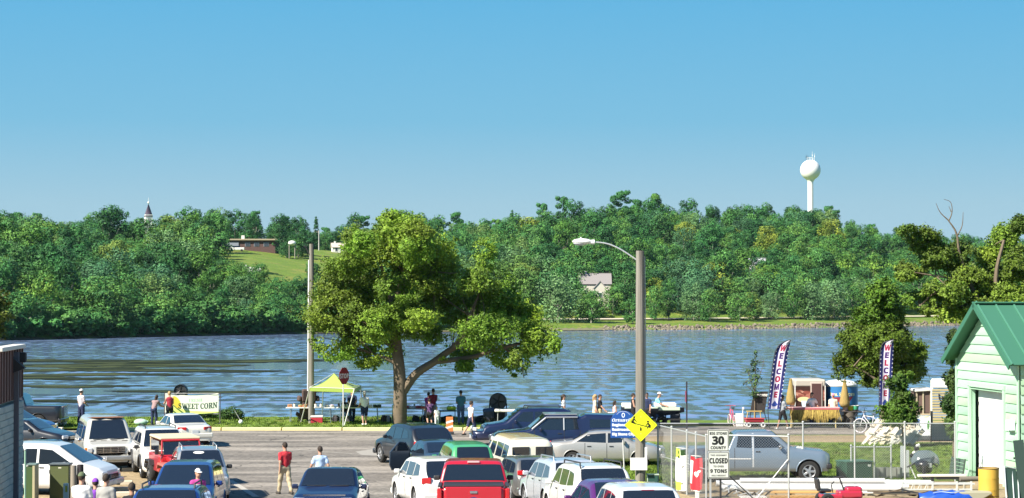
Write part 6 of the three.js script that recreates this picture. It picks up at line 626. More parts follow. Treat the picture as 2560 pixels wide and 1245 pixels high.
{ // boat under blue tarpaulin, barrel, screens
  const o = thing('covered_boat', 'small flat boat wrapped in a bright blue tarpaulin at the bottom right', 'boat', yd(2372, 1256), .04), pf = []; for (let i = 0; i <= 16; i++) { const t = i / 16; pf.push([t * 2.0 - 1.0, .22 + .10 * Math.sin(t * PI), .36 * Math.pow(Math.sin(PI * clamp(t * .9 + .07)), .5)]); } const P = [], I = []; for (const [x, y, w] of pf) for (const [s, yy] of [[-1, .04], [-1.0, y * .6], [-.75, y], [0, y + .08], [.75, y], [1.0, y * .6], [1, .04]]) P.push(x, yy + .03 * Math.sin(x * 17 + s * 5), s * w); for (let i = 0; i < 16; i++) for (let j = 0; j < 6; j++) { const k = i * 7 + j; I.push(k, k + 7, k + 1, k + 1, k + 7, k + 8); } const g = new THREE.BufferGeometry(); g.setAttribute('position', new THREE.Float32BufferAttribute(P, 3)); g.setIndex(I); g.computeVertexNormals(); const bl = M(.02, .08, .42, .38); mesh('tarpaulin', g, bl, o); mesh('hull', extr([[-.5, .0], [.95, .0], [1.5, .30], [1.45, .36], [.4, .36], [-.5, .2]], .55, .03).translate(-.1, 0, -.05), M(.34, .33, .24, .8), o); mesh('rope', tube([[-.6, .34, .30], [-.3, .37, .22], [0, .35, .32], [.3, .38, .2]], .012, 20, 5), M(.5, .6, .75, .6), o);
  const b = thing('yellow_barrel', 'rusting yellow barrel standing in front of the overhead door', 'barrel', yd(2472, 1252)); mesh('drum', place(new THREE.LatheGeometry([[0, 0], [.33, 0], [.34, .02], [.335, .36], [.35, .38], [.335, .40], [.335, .74], [.35, .76], [.335, .78], [.34, 1.06], [.33, 1.08], [.31, 1.05], [0, 1.05]].map(p => new THREE.Vector2(...p)), 26)), M(.56, .36, .05, .7), b); mesh('rim', place(new THREE.TorusGeometry(.335, .018, 6, 26), 0, 1.08, 0, PI / 2), M(.12, .09, .06, .8), b); mesh('rust_band', cyl(.338, .338, .16, 0, .10, 0, 0, 0, 0, 26), M(.22, .11, .04, .9), b);
  const s = thing('screen_panel', 'aluminium framed screen panels leaning on the right corner of the mint shed', 'screen panel', yd(2524, 1262), .3); for (const [dx, h] of [[0, 1.25], [.28, 1.1]]) { mesh('frame', [bar([dx - .28, 0, .3], [dx - .18, h, 0], .022), bar([dx + .18, 0, .3], [dx + .30, h - .1, 0], .022), bar([dx - .18, h, 0], [dx + .30, h - .1, 0], .022)], M(.6, .66, .66, .4, .4), s); mesh('screen', place(bx(.42, h, .01, 0, h / 2, 0, -.22), dx + .02, -.03, .13), M(.03, .07, .055, .7), s); }
  const dk = thing('dark_hoarding', 'tall dark green panel leaning at the far right of the mint shed', 'panel', yd(2548, 1262), .1); mesh('panel', place(bx(.34, 2.1, .05, 0, 1.05, 0, -.1, 0, .08), .1, 0, 0), M(.03, .06, .05, .7), dk); mesh('strap', bx(.36, .06, .06, .05, 1.5, -.13, -.1), darkM, dk); mesh('foot', bx(.4, .06, .14, .1, .03, 0), darkM, dk); }
// left foreground cabinets
{ const g0 = (px, d) => { const p = AT(px, 1200, d); return [p[0], 0, p[2]]; };
  const c = thing('utility_cabinet', 'olive green utility cabinet with a dark lid in front of the white minivan', 'utility box', g0(152, 67)), ol = M(.085, .105, .035, .7); mesh('cabinet', rb(.64, 1.16, .5, .02, 0, .58, 0), ol, c); mesh('lid', rb(.70, .06, .56, .02, 0, 1.19, 0), M(.07, .09, .10, .5), c); mesh('label', bx(.1, .04, .006, .02, 1.08, .253), M(.65, .62, .5, .6), c); mesh('hinge', [bx(.03, .12, .03, -.32, .95, .24), bx(.03, .12, .03, -.32, .35, .24)], darkM, c);
  const c2 = thing('utility_cabinet', 'narrow green cabinet with a tan edge beside the grey block building', 'utility box', g0(80, 66.4)); mesh('cabinet', rb(.22, 1.18, .5, .02, -.03, .59, 0), M(.05, .10, .03, .7), c2); mesh('edge', rb(.09, 1.22, .54, .02, .12, .61, 0), M(.42, .38, .24, .8), c2); mesh('lid', rb(.36, .05, .56, .015, .02, 1.23, 0), M(.12, .18, .16, .5), c2);
  const w = thing('wooden_post', 'stubby weathered wooden posts right of the olive cabinet', 'post', g0(190, 66.5)); mesh('post', [cyl(.10, .11, 1.18, -.08, .59, 0, 0, 0, 0, 12)], M(.26, .23, .19, .95), w); mesh('dark_post', cyl(.11, .12, 1.2, .12, .6, -.1, 0, 0, 0, 12), M(.035, .03, .035, .9), w);
  const y = thing('marker_post', 'small white and yellow marker post before the olive cabinet', 'post', g0(165, 64.5)); mesh('post', rb(.17, .78, .08, .02, 0, .39, 0), M(.72, .70, .62, .7), y); mesh('sticker', bx(.07, .2, .005, .02, .6, .043), M(.6, .48, .04, .6), y);
  const p = thing('green_pipe', 'pale green pipe running up the corner of the grey block building', 'pipe', g0(63, 65.5)); mesh('tube', bar([0, 0, 0], [0, 1.75, 0], .035), M(.25, .42, .32, .6), p); mesh('cap', ball(.05, 0, 1.78, 0), M(.5, .55, .5, .5), p); }
// ---------------------------------------------------------------- stalls by the lake
const lw = (px, py) => G(px, py, .11);
function foldTable(label, x0, x1, py, topPy, topM, group) { const a = lw(x0, py), b = lw(x1, py), o = thing('folding_table', label, 'table', [(a[0] + b[0]) / 2, .11, a[2]], 0, group), w = b[0] - a[0], h = AT(x0, topPy, -a[2])[1] - .11; mesh('tabletop', rb(w, .045, .72, .015, 0, h, 0), topM ?? M(.70, .70, .68, .5), o); for (const s of [-1, 1]) for (const z of [-1, 1]) mesh('leg', bar([s * w * .42, 0, z * .26], [s * w * .40, h - .02, z * .28], .016), M(.25, .30, .34, .5, .3), o); for (const s of [-1, 1]) mesh('leg_brace', bar([s * w * .42, .25, -.26], [s * w * .42, .25, .26], .012), M(.25, .30, .34, .5, .3), o); return { o, h: h + .135, x: a[0], w, z: a[2] }; }
function goods(t, n, seed, cols, lab, y0 = 0) { const R = rng(seed); for (let i = 0; i < n; i++) { const x = t.x + (i + .5) / n * t.w + (R() - .5) * .08, z = t.z + (R() - .4) * .4, c = cols[R() * cols.length | 0], k = R() * 3 | 0, o = thing(['jar', 'tub', 'box'][k], `${lab[0]} ${['jar', 'tub', 'box'][k]}, ${['first', 'second', 'third', 'fourth', 'fifth', 'sixth', 'seventh', 'eighth', 'ninth', 'tenth', 'eleventh', 'twelfth'][i]} from the left on ${lab[1]}`, ['jar', 'tub', 'box'][k], [x, t.h + y0, z], R() * .5, lab[2]), m = M(...c, .6); if (k === 0) { mesh('glass', place(new THREE.LatheGeometry([[0, 0], [.06, 0], [.065, .03], [.065, .13], [.045, .16], [.045, .175], [0, .175]].map(p => new THREE.Vector2(...p)), 12)), m, o); mesh('lid', cyl(.05, .05, .03, 0, .19, 0), darkM, o); } else if (k === 1) { mesh('bowl', place(new THREE.LatheGeometry([[0, 0], [.09, 0], [.13, .12], [.12, .12], [.085, .015], [0, .015]].map(p => new THREE.Vector2(...p)), 14)), m, o); mesh('contents', ball(.10, 0, .10, 0, 1.1, .5, 1.1), M(c[1], c[0] * .7, c[2], .8), o); } else { mesh('carton', rb(.22, .13, .18, .01, 0, .065, 0), m, o); mesh('flap', bx(.21, .006, .08, 0, .14, .08, .3), m, o); } } }
const tw = [[.7, .7, .7], [.03, .04, .06], [.6, .55, .45], [.05, .08, .05], [.7, .7, .66]];
{
  const t1 = foldTable('long white folding table on the left under the lime canopy', 716, 838, 1056, 1019, null, null), t2 = foldTable('white folding table on the right of the canopy with dark jars', 842, 954, 1056, 1019, null, null); goods(t1, 9, 71, [[.7, .68, .62], [.5, .25, .12], [.65, .62, .55]], ['pale', 'the left canopy table', 'goods on the left canopy table']); goods(t2, 10, 72, tw, ['dark or white', 'the right canopy table', 'goods on the right canopy table']);
  const t3 = foldTable('table of red and white goods right of the big tree trunk', 1010, 1062, 1057, 1022, M(.58, .54, .44, .6)), t4 = foldTable('dark table with a lime bag left of the man in teal', 1096, 1142, 1057, 1027, M(.12, .14, .18, .6)); goods(t3, 7, 73, [[.5, .08, .1], [.7, .7, .7], [.5, .1, .12]], ['red or white', 'the table right of the big tree', 'goods on the table right of the tree']);
  const bg = thing('lime_bag', 'bright lime bag lying on the dark table by the man in teal', 'bag', [t4.x + t4.w * .7, t4.h, t4.z]); mesh('bag', rb(.5, .22, .3, .09, 0, .11, 0), M(.42, .55, .03, .6), bg); mesh('strap', tube([[-.15, .2, .05], [-.1, .3, .05], [.1, .3, .05], [.15, .2, .05]], .012, 12, 5), darkM, bg);
  // lime canopy with splayed legs
  const D = 104.2, P = (px, py, dz = 0) => AT(px, py, D + dz), c = [P(775, 968, -1.2), P(886, 972, -1.5), P(902, 964, 1.2), P(808, 966, 1.4)], pk = P(835, 933, 0), b = G(835, 1060, .11), L = v => [v[0] - b[0], v[1] - .11, v[2] - b[2]], o = thing('canopy_tent', 'lime green pop-up canopy with white slanting legs over the tables', 'canopy tent', b);
  const faces = []; for (let i = 0; i < 4; i++) { const A = L(c[i]), B = L(c[(i + 1) % 4]), K = L(pk), n = 6, Pp = [], I = []; for (let r = 0; r <= n; r++) for (let q = 0; q <= n; q++) { const u = r / n, v = q / n, s = -.14 * Math.sin(u * PI) ; Pp.push(...[0, 1, 2].map(k => lerp(lerp(A[k], B[k], v), K[k], u) + (k === 1 ? s : 0))); } for (let r = 0; r < n; r++) for (let q = 0; q < n; q++) { const k = r * (n + 1) + q; I.push(k, k + 1, k + n + 1, k + 1, k + n + 2, k + n + 1); } const g = new THREE.BufferGeometry(); g.setAttribute('position', new THREE.Float32BufferAttribute(Pp, 3)); g.setIndex(I); g.computeVertexNormals(); faces.push(g); const vg = new THREE.BufferGeometry(); vg.setAttribute('position', new THREE.Float32BufferAttribute([...A, ...B, B[0], B[1] - .2, B[2], A[0], A[1] - .2, A[2]], 3)); vg.setIndex([0, 1, 2, 0, 2, 3]); vg.computeVertexNormals(); mesh('valance', vg, M(.36, .50, .08, .8, 0, { transmission: .25, thickness: 0 }), o); } mesh('roof_cloth', faces, M(.42, .58, .12, .8, 0, { transmission: .3, thickness: 0 }), o);
  const feet = [lw(752, 1057), lw(860, 1066), lw(905, 1050), lw(806, 1036)]; for (let i = 0; i < 4; i++) mesh('leg', bar(L(c[i]), L(feet[i]), .028), trimW, o); mesh('frame_bar', [bar(L(c[0]), L(c[1]), .015), bar(L(c[1]), L(c[2]), .015), bar(L(c[3]), L(c[0]), .015), bar(L(c[0]), L(pk), .012), bar(L(c[2]), L(pk), .012)], trimW, o);
  for (const [px, py, lab, s] of [[763, 1024, 'brown padded armchair seen from behind left of the canopy', 1], [760, 1054, 'brown low armchair under the left end of the canopy table', .75]]) { const q = lw(px, Math.max(py, 1054)), a = thing('armchair', lab, 'armchair', [q[0], .11 + (s === 1 ? .62 : 0), q[2] - (s === 1 ? 1.3 : -.1)], .3), br = M(.085, .055, .05, .8); mesh('seat', rb(.75 * s, .32 * s, .7 * s, .1, 0, .34 * s, 0), br, a); mesh('backrest', rb(.78 * s, .72 * s, .24 * s, .09, 0, .72 * s, .32 * s, .18), br, a); for (const e of [-1, 1]) mesh('armrest', rb(.2 * s, .3 * s, .75 * s, .08, e * .46 * s, .55 * s, 0, 0, e * .1, e * .15), br, a); for (const e of [-1, 1]) mesh('leg', [bar([e * .3 * s, .2 * s, .25 * s], [e * .33 * s, s === 1 ? -.62 : 0, .28 * s], .03), bar([e * .3 * s, .2 * s, -.25 * s], [e * .33 * s, s === 1 ? -.62 : 0, -.28 * s], .03)], darkM, a); }
  const q = lw(794, 1057), cl = thing('cooler', 'red and white cooler box on the grass under the canopy table', 'cooler', [q[0], .11, q[2] + .35], .05); mesh('box', rb(.62, .30, .38, .03, 0, .16, 0), M(.42, .03, .05, .4), cl); mesh('lid', rb(.65, .10, .41, .03, 0, .36, 0), M(.74, .73, .72, .4), cl); mesh('handle', tube([[-.33, .26, 0], [-.36, .16, .05], [-.33, .16, .1]], .012, 8, 5), trimW, cl);
  for (const [px, m, w, lab] of [[840, .03, .4, 'dark tub standing under the middle of the canopy tables'], [873, .05, .32, 'dark crate under the right canopy table'], [965, .02, .5, 'dark bundle on the grass right of the canopy'], [970, .3, .26, 'small brown box on the grass left of the tree trunk'], [1040, .02, .4, 'dark bag under the table right of the tree'], [1118, .015, .6, 'dark bundle under the lime bag table'], [1060, .03, .3, 'dark crate under the table by the people in maroon'], [1200, .02, .5, 'dark bundle on the grass left of the second round drum']]) { const p = lw(px, 1056), k = thing('ground_bundle', lab, 'bundle', p, px); mesh('bundle', rb(w, .3, .35, .07, 0, .15, 0), M(m, m * .9, m * 1.1, .8), k); mesh('top_fold', rb(w * .7, .12, .25, .05, .02, .31, 0, 0, 0, .2), M(m * 1.4, m * 1.2, m * 1.3, .8), k); }
  // banner on two posts
  const bc = lw(480, 1060), D2 = -bc[2], tl = AT(413, 986, D2), br2 = AT(546, 1034, D2), bw = br2[0] - tl[0], bh = tl[1] - br2[1]; banner('corn_banner', 'white and lime banner reading SWEET CORN stretched between two posts', 'banner', [(tl[0] + br2[0]) / 2, (tl[1] + br2[1]) / 2 + .06, bc[2]], 0, bw, bh, (x, W, H) => { x.fillStyle = '#d5d9cc'; x.fillRect(0, 0, W, H); x.fillStyle = '#cfe07a'; x.beginPath(); x.moveTo(60, 40); x.quadraticCurveTo(110, H * .9, 300, H * .86); x.lineTo(W, H * .96); x.lineTo(W, H); x.lineTo(30, H); x.fill(); x.fillStyle = '#d8c23c'; x.beginPath(); x.ellipse(110, H * .42, 34, 66, -.5, 0, 7); x.fill(); x.fillStyle = '#7db08c'; x.font = 'bold 40px serif'; x.fillText('FRESH', 225, 62, 150); x.fillStyle = '#173f28'; x.font = 'bold 74px serif'; x.lineWidth = 3; x.strokeStyle = '#173f28'; x.fillText('SWEET CORN', 125, 138, 375); x.strokeText('SWEET CORN', 125, 138, 375); }, .07, 20);
  for (const [px, dx] of [[411, 0], [550, 0]]) { const p = lw(px, 1060), k = thing('banner_post', px < 450 ? 'dark post holding the left end of the sweet corn banner' : 'dark post holding the right end of the sweet corn banner', 'post', p); mesh('post', bar([0, 0, 0], [0, AT(px, 983, -p[2])[1] - .11, 0], .025), M(.10, .09, .10, .7), k); mesh('foot', rb(.2, .04, .2, .01, 0, .02, 0), darkM, k); }
  // two round drums
  for (const [px, py, r, lab] of [[1245, 1005, .45, 'large round black drum fan on a dark base by the water'], [448, 978, .34, 'round black drum showing above the sweet corn banner']]) { const p = lw(px, 1058), cy = AT(px, py, -p[2])[1] - .11, k = thing('drum_fan', lab, 'drum', [p[0], .11, p[2] - .5], -.1); mesh('drum', [place(new THREE.LatheGeometry([[r * .93, -.2], [r, -.18], [r * 1.03, 0], [r, .18], [r * .93, .2], [r * .93, -.2]].map(q => new THREE.Vector2(...q)), 30), 0, cy, 0, PI / 2)], M(.02, .022, .025, .5), k); mesh('face', cyl(r * .92, r * .92, .24, 0, cy, 0, PI / 2, 0, 0, 30), M(.05, .055, .06, .35, .4), k); mesh('hub', [ball(r * .16, 0, cy, .16), ...[0, 1, 2, 3, 4].map(i => place(rb(r * .7, r * .22, .02, .008, r * .42, 0, 0, .4), 0, cy, .14, 0, 0, i * 1.257))], M(.02, .02, .02, .5), k); mesh('base', [rb(r * 1.7, cy - r * .85, .5, .05, 0, (cy - r * .85) / 2, 0), bar([-r, cy - r * .2, 0], [-r * 1.0, .1, .15], .03), bar([r, cy - r * .2, 0], [r * 1.0, .1, .15], .03)], M(.025, .02, .022, .7), k); }
  { const p = lw(1226, 1060), k = thing('dark_cart', 'dark cart with a blue cover left of the round drum fan', 'cart', [p[0] - .1, .11, p[2]]); mesh('box', rb(.55, .5, .5, .06, 0, .42, 0), M(.02, .025, .05, .7), k); mesh('cover', rb(.6, .2, .5, .07, 0, .72, 0, 0, 0, .1), M(.02, .05, .16, .6), k); for (const s of [-1, 1]) mesh('wheel', place(new THREE.TorusGeometry(.14, .04, 6, 16), s * .2, .18, .28), tyreM, k); }
  { const p = AT(1273, 1026, 103), k = thing('white_table', 'white table top standing behind the hood of the navy wagon', 'table', [p[0], .11, p[2]]); mesh('tabletop', rb(1.5, .13, .7, .05, 0, p[1] - .11, 0), M(.74, .73, .68, .5), k); for (const s of [-1, 1]) for (const z of [-.25, .25]) mesh('leg', bar([s * .6, 0, z], [s * .58, p[1] - .16, z], .02), galvDull, k); }
  { const p = lw(602, 1061), k = thing('white_ball', 'small white ball with a string stuck in the lawn', 'ball', p); mesh('ball', ball(.12, 0, .13, 0), M(.74, .74, .72, .5), k); mesh('string', bar([-.02, .2, 0], [-.32, .72, 0], .008), trimW, k); }
  { const p = onRoad(1124, 1086), k = thing('traffic_marker', 'orange and white safety marker standing on the road by the kerb', 'safety marker', p); mesh('panel', rb(.34, .72, .06, .02, 0, .5, 0), M(.72, .20, .05, .6), k); mesh('stripe', [bx(.35, .10, .065, 0, .62, 0, 0, 0, .3), bx(.35, .10, .065, 0, .36, 0, 0, 0, .3)], trimW, k); mesh('base', rb(.42, .12, .4, .03, 0, .06, 0), darkM, k); }
  const R = rng(33); for (let i = 0; i < 4; i++) { const p = lw(133 + i * 9, 1064), k = thing('white_bag', ['white plastic bag nearest the bush on the left lawn', 'crumpled white bag second from the bush', 'white bag standing beside a round white tub', 'round white tub at the end of the left bags'][i], 'bag', p, R() * 3); mesh('bag', ball(.15, 0, .14, 0, 1, .9 + R() * .4, .9, 9), M(.70, .72, .70, .6), k); mesh('knot', place(new THREE.ConeGeometry(.06, .12, 7), 0, .30, 0, .2, 0, .2), M(.66, .7, .68, .6), k); }
  { const p = lw(352, 1064), k = thing('pale_sack', 'pale green sack lying on the lawn left of the bending person', 'sack', p); mesh('sack', ball(.3, 0, .18, 0, 1.2, .6, .8), M(.42, .58, .48, .7), k); mesh('tie', ball(.07, .34, .2, 0), M(.3, .45, .36, .7), k); }
  { const p = G(62, 1052, .11), k = thing('yellow_load', 'pile of pale sacks and a yellow case loaded on the dark pickup', 'sacks', [p[0] + .1, 1.3, -103]); const R2 = rng(4); for (let i = 0; i < 7; i++) mesh('sack', ball(.2, .2 + i * .12, .12 + (i % 3) * .14, R2() * .4, 1.3, .7, 1, 9), i === 5 ? M(.5, .42, .06, .7) : M(.6, .58, .5, .8), k); }
}
// feather flags
function feather(label, D, pts, letters, turn) { // pts: left and right edge pairs from the bottom up, in photograph places
  const s = D / FPX, base = AT(pts[0][0] + 2, 1072, D), o = thing('feather_flag', label, 'flag', [base[0], .05, base[2]], 0); const P = [], U = [], I = [], n = pts.length - 1, cols = 6; const yb = AT(0, pts[0][2], D)[1], ytop = AT(0, pts[n][2], D)[1]; pts.forEach(([x0, x1, y], i) => { for (let c = 0; c <= cols; c++) { const q = AT(lerp(x0, x1, c / cols), y, D); P.push(q[0] - base[0], q[1] - .05, .05 * Math.sin(c * 1.1 + i * .7) ); U.push(lerp(.5 - (x1 - x0) / 84, .5 + (x1 - x0) / 84, c / cols) + (turn ?? 0) * (i / n), (q[1] - yb) / (ytop - yb)); } }); for (let i = 0; i < n; i++) for (let c = 0; c < cols; c++) { const a = i * (cols + 1) + c; I.push(a, a + 1, a + cols + 1, a + 1, a + cols + 2, a + cols + 1); } const g = new THREE.BufferGeometry(); g.setAttribute('position', new THREE.Float32BufferAttribute(P, 3)); g.setAttribute('uv', new THREE.Float32BufferAttribute(U, 2)); g.setIndex(I); g.computeVertexNormals();
  const m = M(1, 1, 1, .8, 0, { nm: label }); m.map = canvasTex(256, 1024, (c, W, H) => { c.fillStyle = '#141d5e'; c.fillRect(0, 0, W, H); c.fillStyle = '#c4bfd0'; c.fillRect(80, 0, 96, H); c.fillStyle = '#d8d8e4'; for (let i = 0; i < 16; i++) for (const x of [36, 220]) { c.beginPath(); c.arc(x, 40 + i * 63, 11, 0, 7); c.fill(); } c.textAlign = 'center'; c.font = 'bold 116px sans-serif'; c.lineWidth = 9; 'WELCOME'.split('').forEach((l, i) => { c.fillStyle = c.strokeStyle = i % 2 ? '#35135c' : '#8a0f38'; c.fillText(l, 128, 158 + i * 116, 84); c.strokeText(l, 128, 158 + i * 116, 84); }); c.fillStyle = '#27408f'; c.beginPath(); c.moveTo(80, 960); c.lineTo(128, 900); c.lineTo(178, 960); c.lineTo(150, 990); c.lineTo(100, 990); c.fill(); }); mesh('cloth', g, m, o);
  const pole = pts.map(([x0, , y]) => { const q = AT(x0 - 1, y, D); return [q[0] - base[0], q[1] - .05, 0]; }), last = AT(pts[n][1], pts[n][2] - 1, D); mesh('pole', tube([[0, 0, 0], ...pole, [last[0] - base[0], last[1] - .05, 0]], .022, 40, 7), M(.03, .03, .04, .6), o); mesh('ground_spike', [bar([-.25, .02, 0], [.25, .02, 0], .02), cyl(.03, .03, .3, 0, .15, 0)], darkM, o); }
feather('leaning blue feather flag reading WELCOME left of the straw-skirted table', 102, [[1921, 1949, 1022], [1923, 1952, 1000], [1926, 1957, 970], [1930, 1962, 935], [1934, 1967, 905], [1939, 1971, 880], [1946, 1974, 866], [1957, 1976, 857], [1972, 1977, 851]]);
feather('upright blue feather flag reading WELCOME in front of the dark green tree', 98, [[2199, 2226, 1018], [2199, 2227, 990], [2199, 2229, 955], [2200, 2231, 920], [2201, 2233, 890], [2204, 2234, 868], [2210, 2234, 857], [2222, 2234, 852], [2232, 2235, 850]]);
// concession trailer: brown mural side and a blue rounded nose
{
  const D = 105.5, s = D / FPX, b = AT(2064, 1064, D), o = thing('concession_trailer', 'concession trailer with a brown mural panel and a rounded blue end under a white roof', 'trailer', [b[0], .11, -D - 1.0]), x0 = (1988 - 2064) * s, xm = 0, x1 = (2152 - 2064) * s, yT = AT(0, 950, D)[1] - .11, yS = AT(0, 964, D)[1] - .11, y0 = .42, br = M(.12, .06, .055, .7), bl = M(.03, .16, .38, .4);
  mesh('body', rb(-x0, yS - y0, 2.0, .06, x0 / 2, (yS + y0) / 2, 0), br, o); const n = [], R = x1 / 2; const ng = place(new THREE.CylinderGeometry(R, R, yS - y0, 32, 1), R, (yS + y0) / 2, 0); ng.scale(1, 1, 1.1); mesh('nose', ng, bl, o); mesh('nose_base', place(new THREE.CylinderGeometry(R * 1.005, R * 1.005, .35, 32, 1), R, y0 + .17, 0).scale(1, 1, 1.1), M(.02, .03, .05, .5), o); mesh('roof', [rb(-x0 + .04, yT - yS + .1, 2.06, .1, x0 / 2, (yT + yS) / 2 - .02, 0)], M(.46, .42, .37, .5), o); mesh('nose_roof', ball(R, R, yS, 0, 1.03, .30, 1.14, 30), M(.74, .74, .73, .4), o); mesh('corner_trim', [bx(.05, yS - y0, .05, x0, (yS + y0) / 2, 1.0), bx(.05, yS - y0, .05, -.02, (yS + y0) / 2, 1.0)], trimW, o);
  const m = M(1, 1, 1, .6, 0, { nm: 'mural' }); m.map = canvasTex(512, 640, (c, W, H) => { c.fillStyle = '#3a1f1a'; c.fillRect(0, 0, W, H); const R2 = rng(55); for (let i = 0; i < 60; i++) { c.fillStyle = ['#a86c5c', '#8a4a3e', '#bd8f7c', '#6f382d'][R2() * 4 | 0]; c.beginPath(); c.ellipse(R2() * W, 110 + R2() * 190, 40 + R2() * 60, 14 + R2() * 22, R2() * .5, 0, 7); c.fill(); } c.fillStyle = '#e8cf9c'; c.beginPath(); c.ellipse(140, 300, 110, 60, 0, 0, 7); c.fill(); c.fillStyle = '#cfe6f2'; c.beginPath(); c.moveTo(95, 330); c.lineTo(190, 330); c.lineTo(170, 480); c.lineTo(115, 480); c.fill(); c.fillStyle = '#d7a57c'; c.fillRect(250, 420, 200, 60); }); mesh('mural', place(new THREE.PlaneGeometry(-x0 - .08, yS - y0 - .06), x0 / 2, (yS + y0) / 2, 1.004), m, o);
  const wd = mesh('serving_window', rb(.62, 1.6, .05, .015, x0 * .30, 1.35, 1.03), M(.50, .42, .38, .5), o); mesh('pane', bx(.5, 1.45, .03, x0 * .30, 1.35, 1.05), M(.10, .05, .05, .3), wd);
  const lt = new THREE.CylinderGeometry(R * 1.012, R * 1.012, .75, 24, 1, true, -.9, 1.8); lt.translate(R, 1.35, 0).scale(1, 1, 1.1); const lm = M(1, 1, 1, .5, 0, { nm: 'lett' }); lm.map = canvasTex(512, 256, (c, W, H) => { c.fillStyle = '#2d6ea8'; c.fillRect(0, 0, W, H); c.fillStyle = '#7c2436'; c.beginPath(); c.moveTo(60, 130); c.lineTo(440, 110); c.lineTo(330, 250); c.lineTo(240, 250); c.fill(); c.fillStyle = '#f0e39a'; c.font = 'bold 88px serif'; c.save(); c.translate(W / 2, 100); c.textAlign = 'center'; c.fillText('Bros. Sh', -110, 4, 230); c.fillText('Ices', 130, 0, 190); c.restore(); }); mesh('lettering', lt, lm, o);
  for (const x of [x0 * .6, x1 * .4]) for (const z of [-.9, .9]) { const w = mesh('wheel', place(new THREE.TorusGeometry(.24, .09, 8, 20), x, .33, z), tyreM, o); mesh('hub', cyl(.15, .15, .1, x, .33, z, PI / 2), rimM, w); } mesh('chassis', bx(x1 - x0 - .3, .1, 1.6, (x0 + x1) / 2, .42, 0), darkM, o);
  for (const [px, top, bot, lab, w] of [[1977, 946, 1012, 'closed straw umbrella left of the brown mural trailer', .26], [2112, 948, 1018, 'closed straw umbrella in front of the blue trailer end', .27]]) { const q = AT(px, 1062, 103.6), k = thing('straw_umbrella', lab, 'umbrella', [q[0], .05, q[2]], 0), yt = AT(px, top, 103.6)[1] - .05, yb = AT(px, bot, 103.6)[1] - .05, R3 = rng(px), L = []; mesh('pole', bar([0, 0, 0], [0, yt, 0], .025), M(.25, .18, .1, .8), k); mesh('straw_cover', place(new THREE.LatheGeometry([[.02, yt], [.08, yt - .2], [w * .7, lerp(yt, yb, .5)], [w, lerp(yt, yb, .85)], [w * .8, yb], [.03, yb + .05]].map(p => new THREE.Vector2(...p)), 16)), M(.30, .22, .08, .95), k); for (let i = 0; i < 90; i++) { const a = R3() * 6.28, f = R3(), r0 = w * (.25 + .75 * f) * .95; L.push(bar([Math.cos(a) * r0 * .8, lerp(yt, yb, f * .7), Math.sin(a) * r0 * .8], [Math.cos(a) * (r0 + .04), lerp(yt, yb, f * .7) - .3, Math.sin(a) * (r0 + .04)], .011, .006, 4)); } mesh('straw', L, M(.38, .28, .10, .95), k, 'stuff'); }
  // straw skirted table
  const ta = onRoad(1972, 1069), tb = onRoad(2094, 1069), k = thing('straw_table', 'long table with a pink top and a shaggy straw skirt', 'table', [(ta[0] + tb[0]) / 2, .02, ta[2] + .1]), W = tb[0] - ta[0], h = .98, R4 = rng(6), L = [], L2 = []; mesh('tabletop', rb(W + .1, .10, .75, .03, 0, h, 0), M(.50, .14, .17, .6), k); mesh('table_cloth', rb(W + .12, .03, .77, .012, 0, h + .06, 0), M(.66, .38, .38, .7), k); for (const sx of [-1, 1]) for (const z of [-.3, .3]) mesh('leg', bar([sx * W * .44, 0, z], [sx * W * .42, h, z * .9], .035), M(.50, .40, .18, .8), k); for (let i = 0; i < 420; i++) { const x = (R4() - .5) * W, l = .35 + R4() * .45 * (.6 + .4 * Math.sin(x * 5)); (i % 3 ? L : L2).push(bar([x, h - .05, .36 + R4() * .03], [x + (R4() - .35) * .25, h - .05 - l, .38 + R4() * .08], .014, .006, 4)); } mesh('straw_skirt', L, M(.50, .37, .10, .95), k, 'stuff'); mesh('straw_fringe', L2, M(.28, .19, .06, .95), k, 'stuff'); mesh('back_panel', bx(W * .92, .5, .02, 0, .66, .30), M(.06, .045, .02, .9), k);
  const st = onRoad(2124, 1068), sk = thing('dark_stand', 'dark round stand holding bright tubs right of the straw table', 'stand', st); mesh('column', cyl(.30, .34, .8, 0, .4, 0), M(.10, .085, .07, .8), sk); mesh('top', rb(1.0, .05, .6, .02, .1, .82, 0), M(.06, .05, .05, .7), sk);
  [[-.22, .55, .40, .38, 'pink and yellow tub on the dark stand'], [.05, .45, .45, .03, 'small lime tub in the middle of the dark stand'], [.32, .06, .42, .22, 'green and white tub on the dark stand']].forEach(([x, r, g, bb, lab]) => { const c = thing('tub', lab, 'tub', [st[0] + x, .87, st[2]]); mesh('bowl', place(new THREE.LatheGeometry([[0, 0], [.12, 0], [.17, .26], [.16, .26], [.11, .02], [0, .02]].map(p => new THREE.Vector2(...p)), 16)), M(r, g, bb, .5), c); mesh('rim', place(new THREE.TorusGeometry(.165, .015, 6, 18), 0, .26, 0, PI / 2), trimW, c); });
}
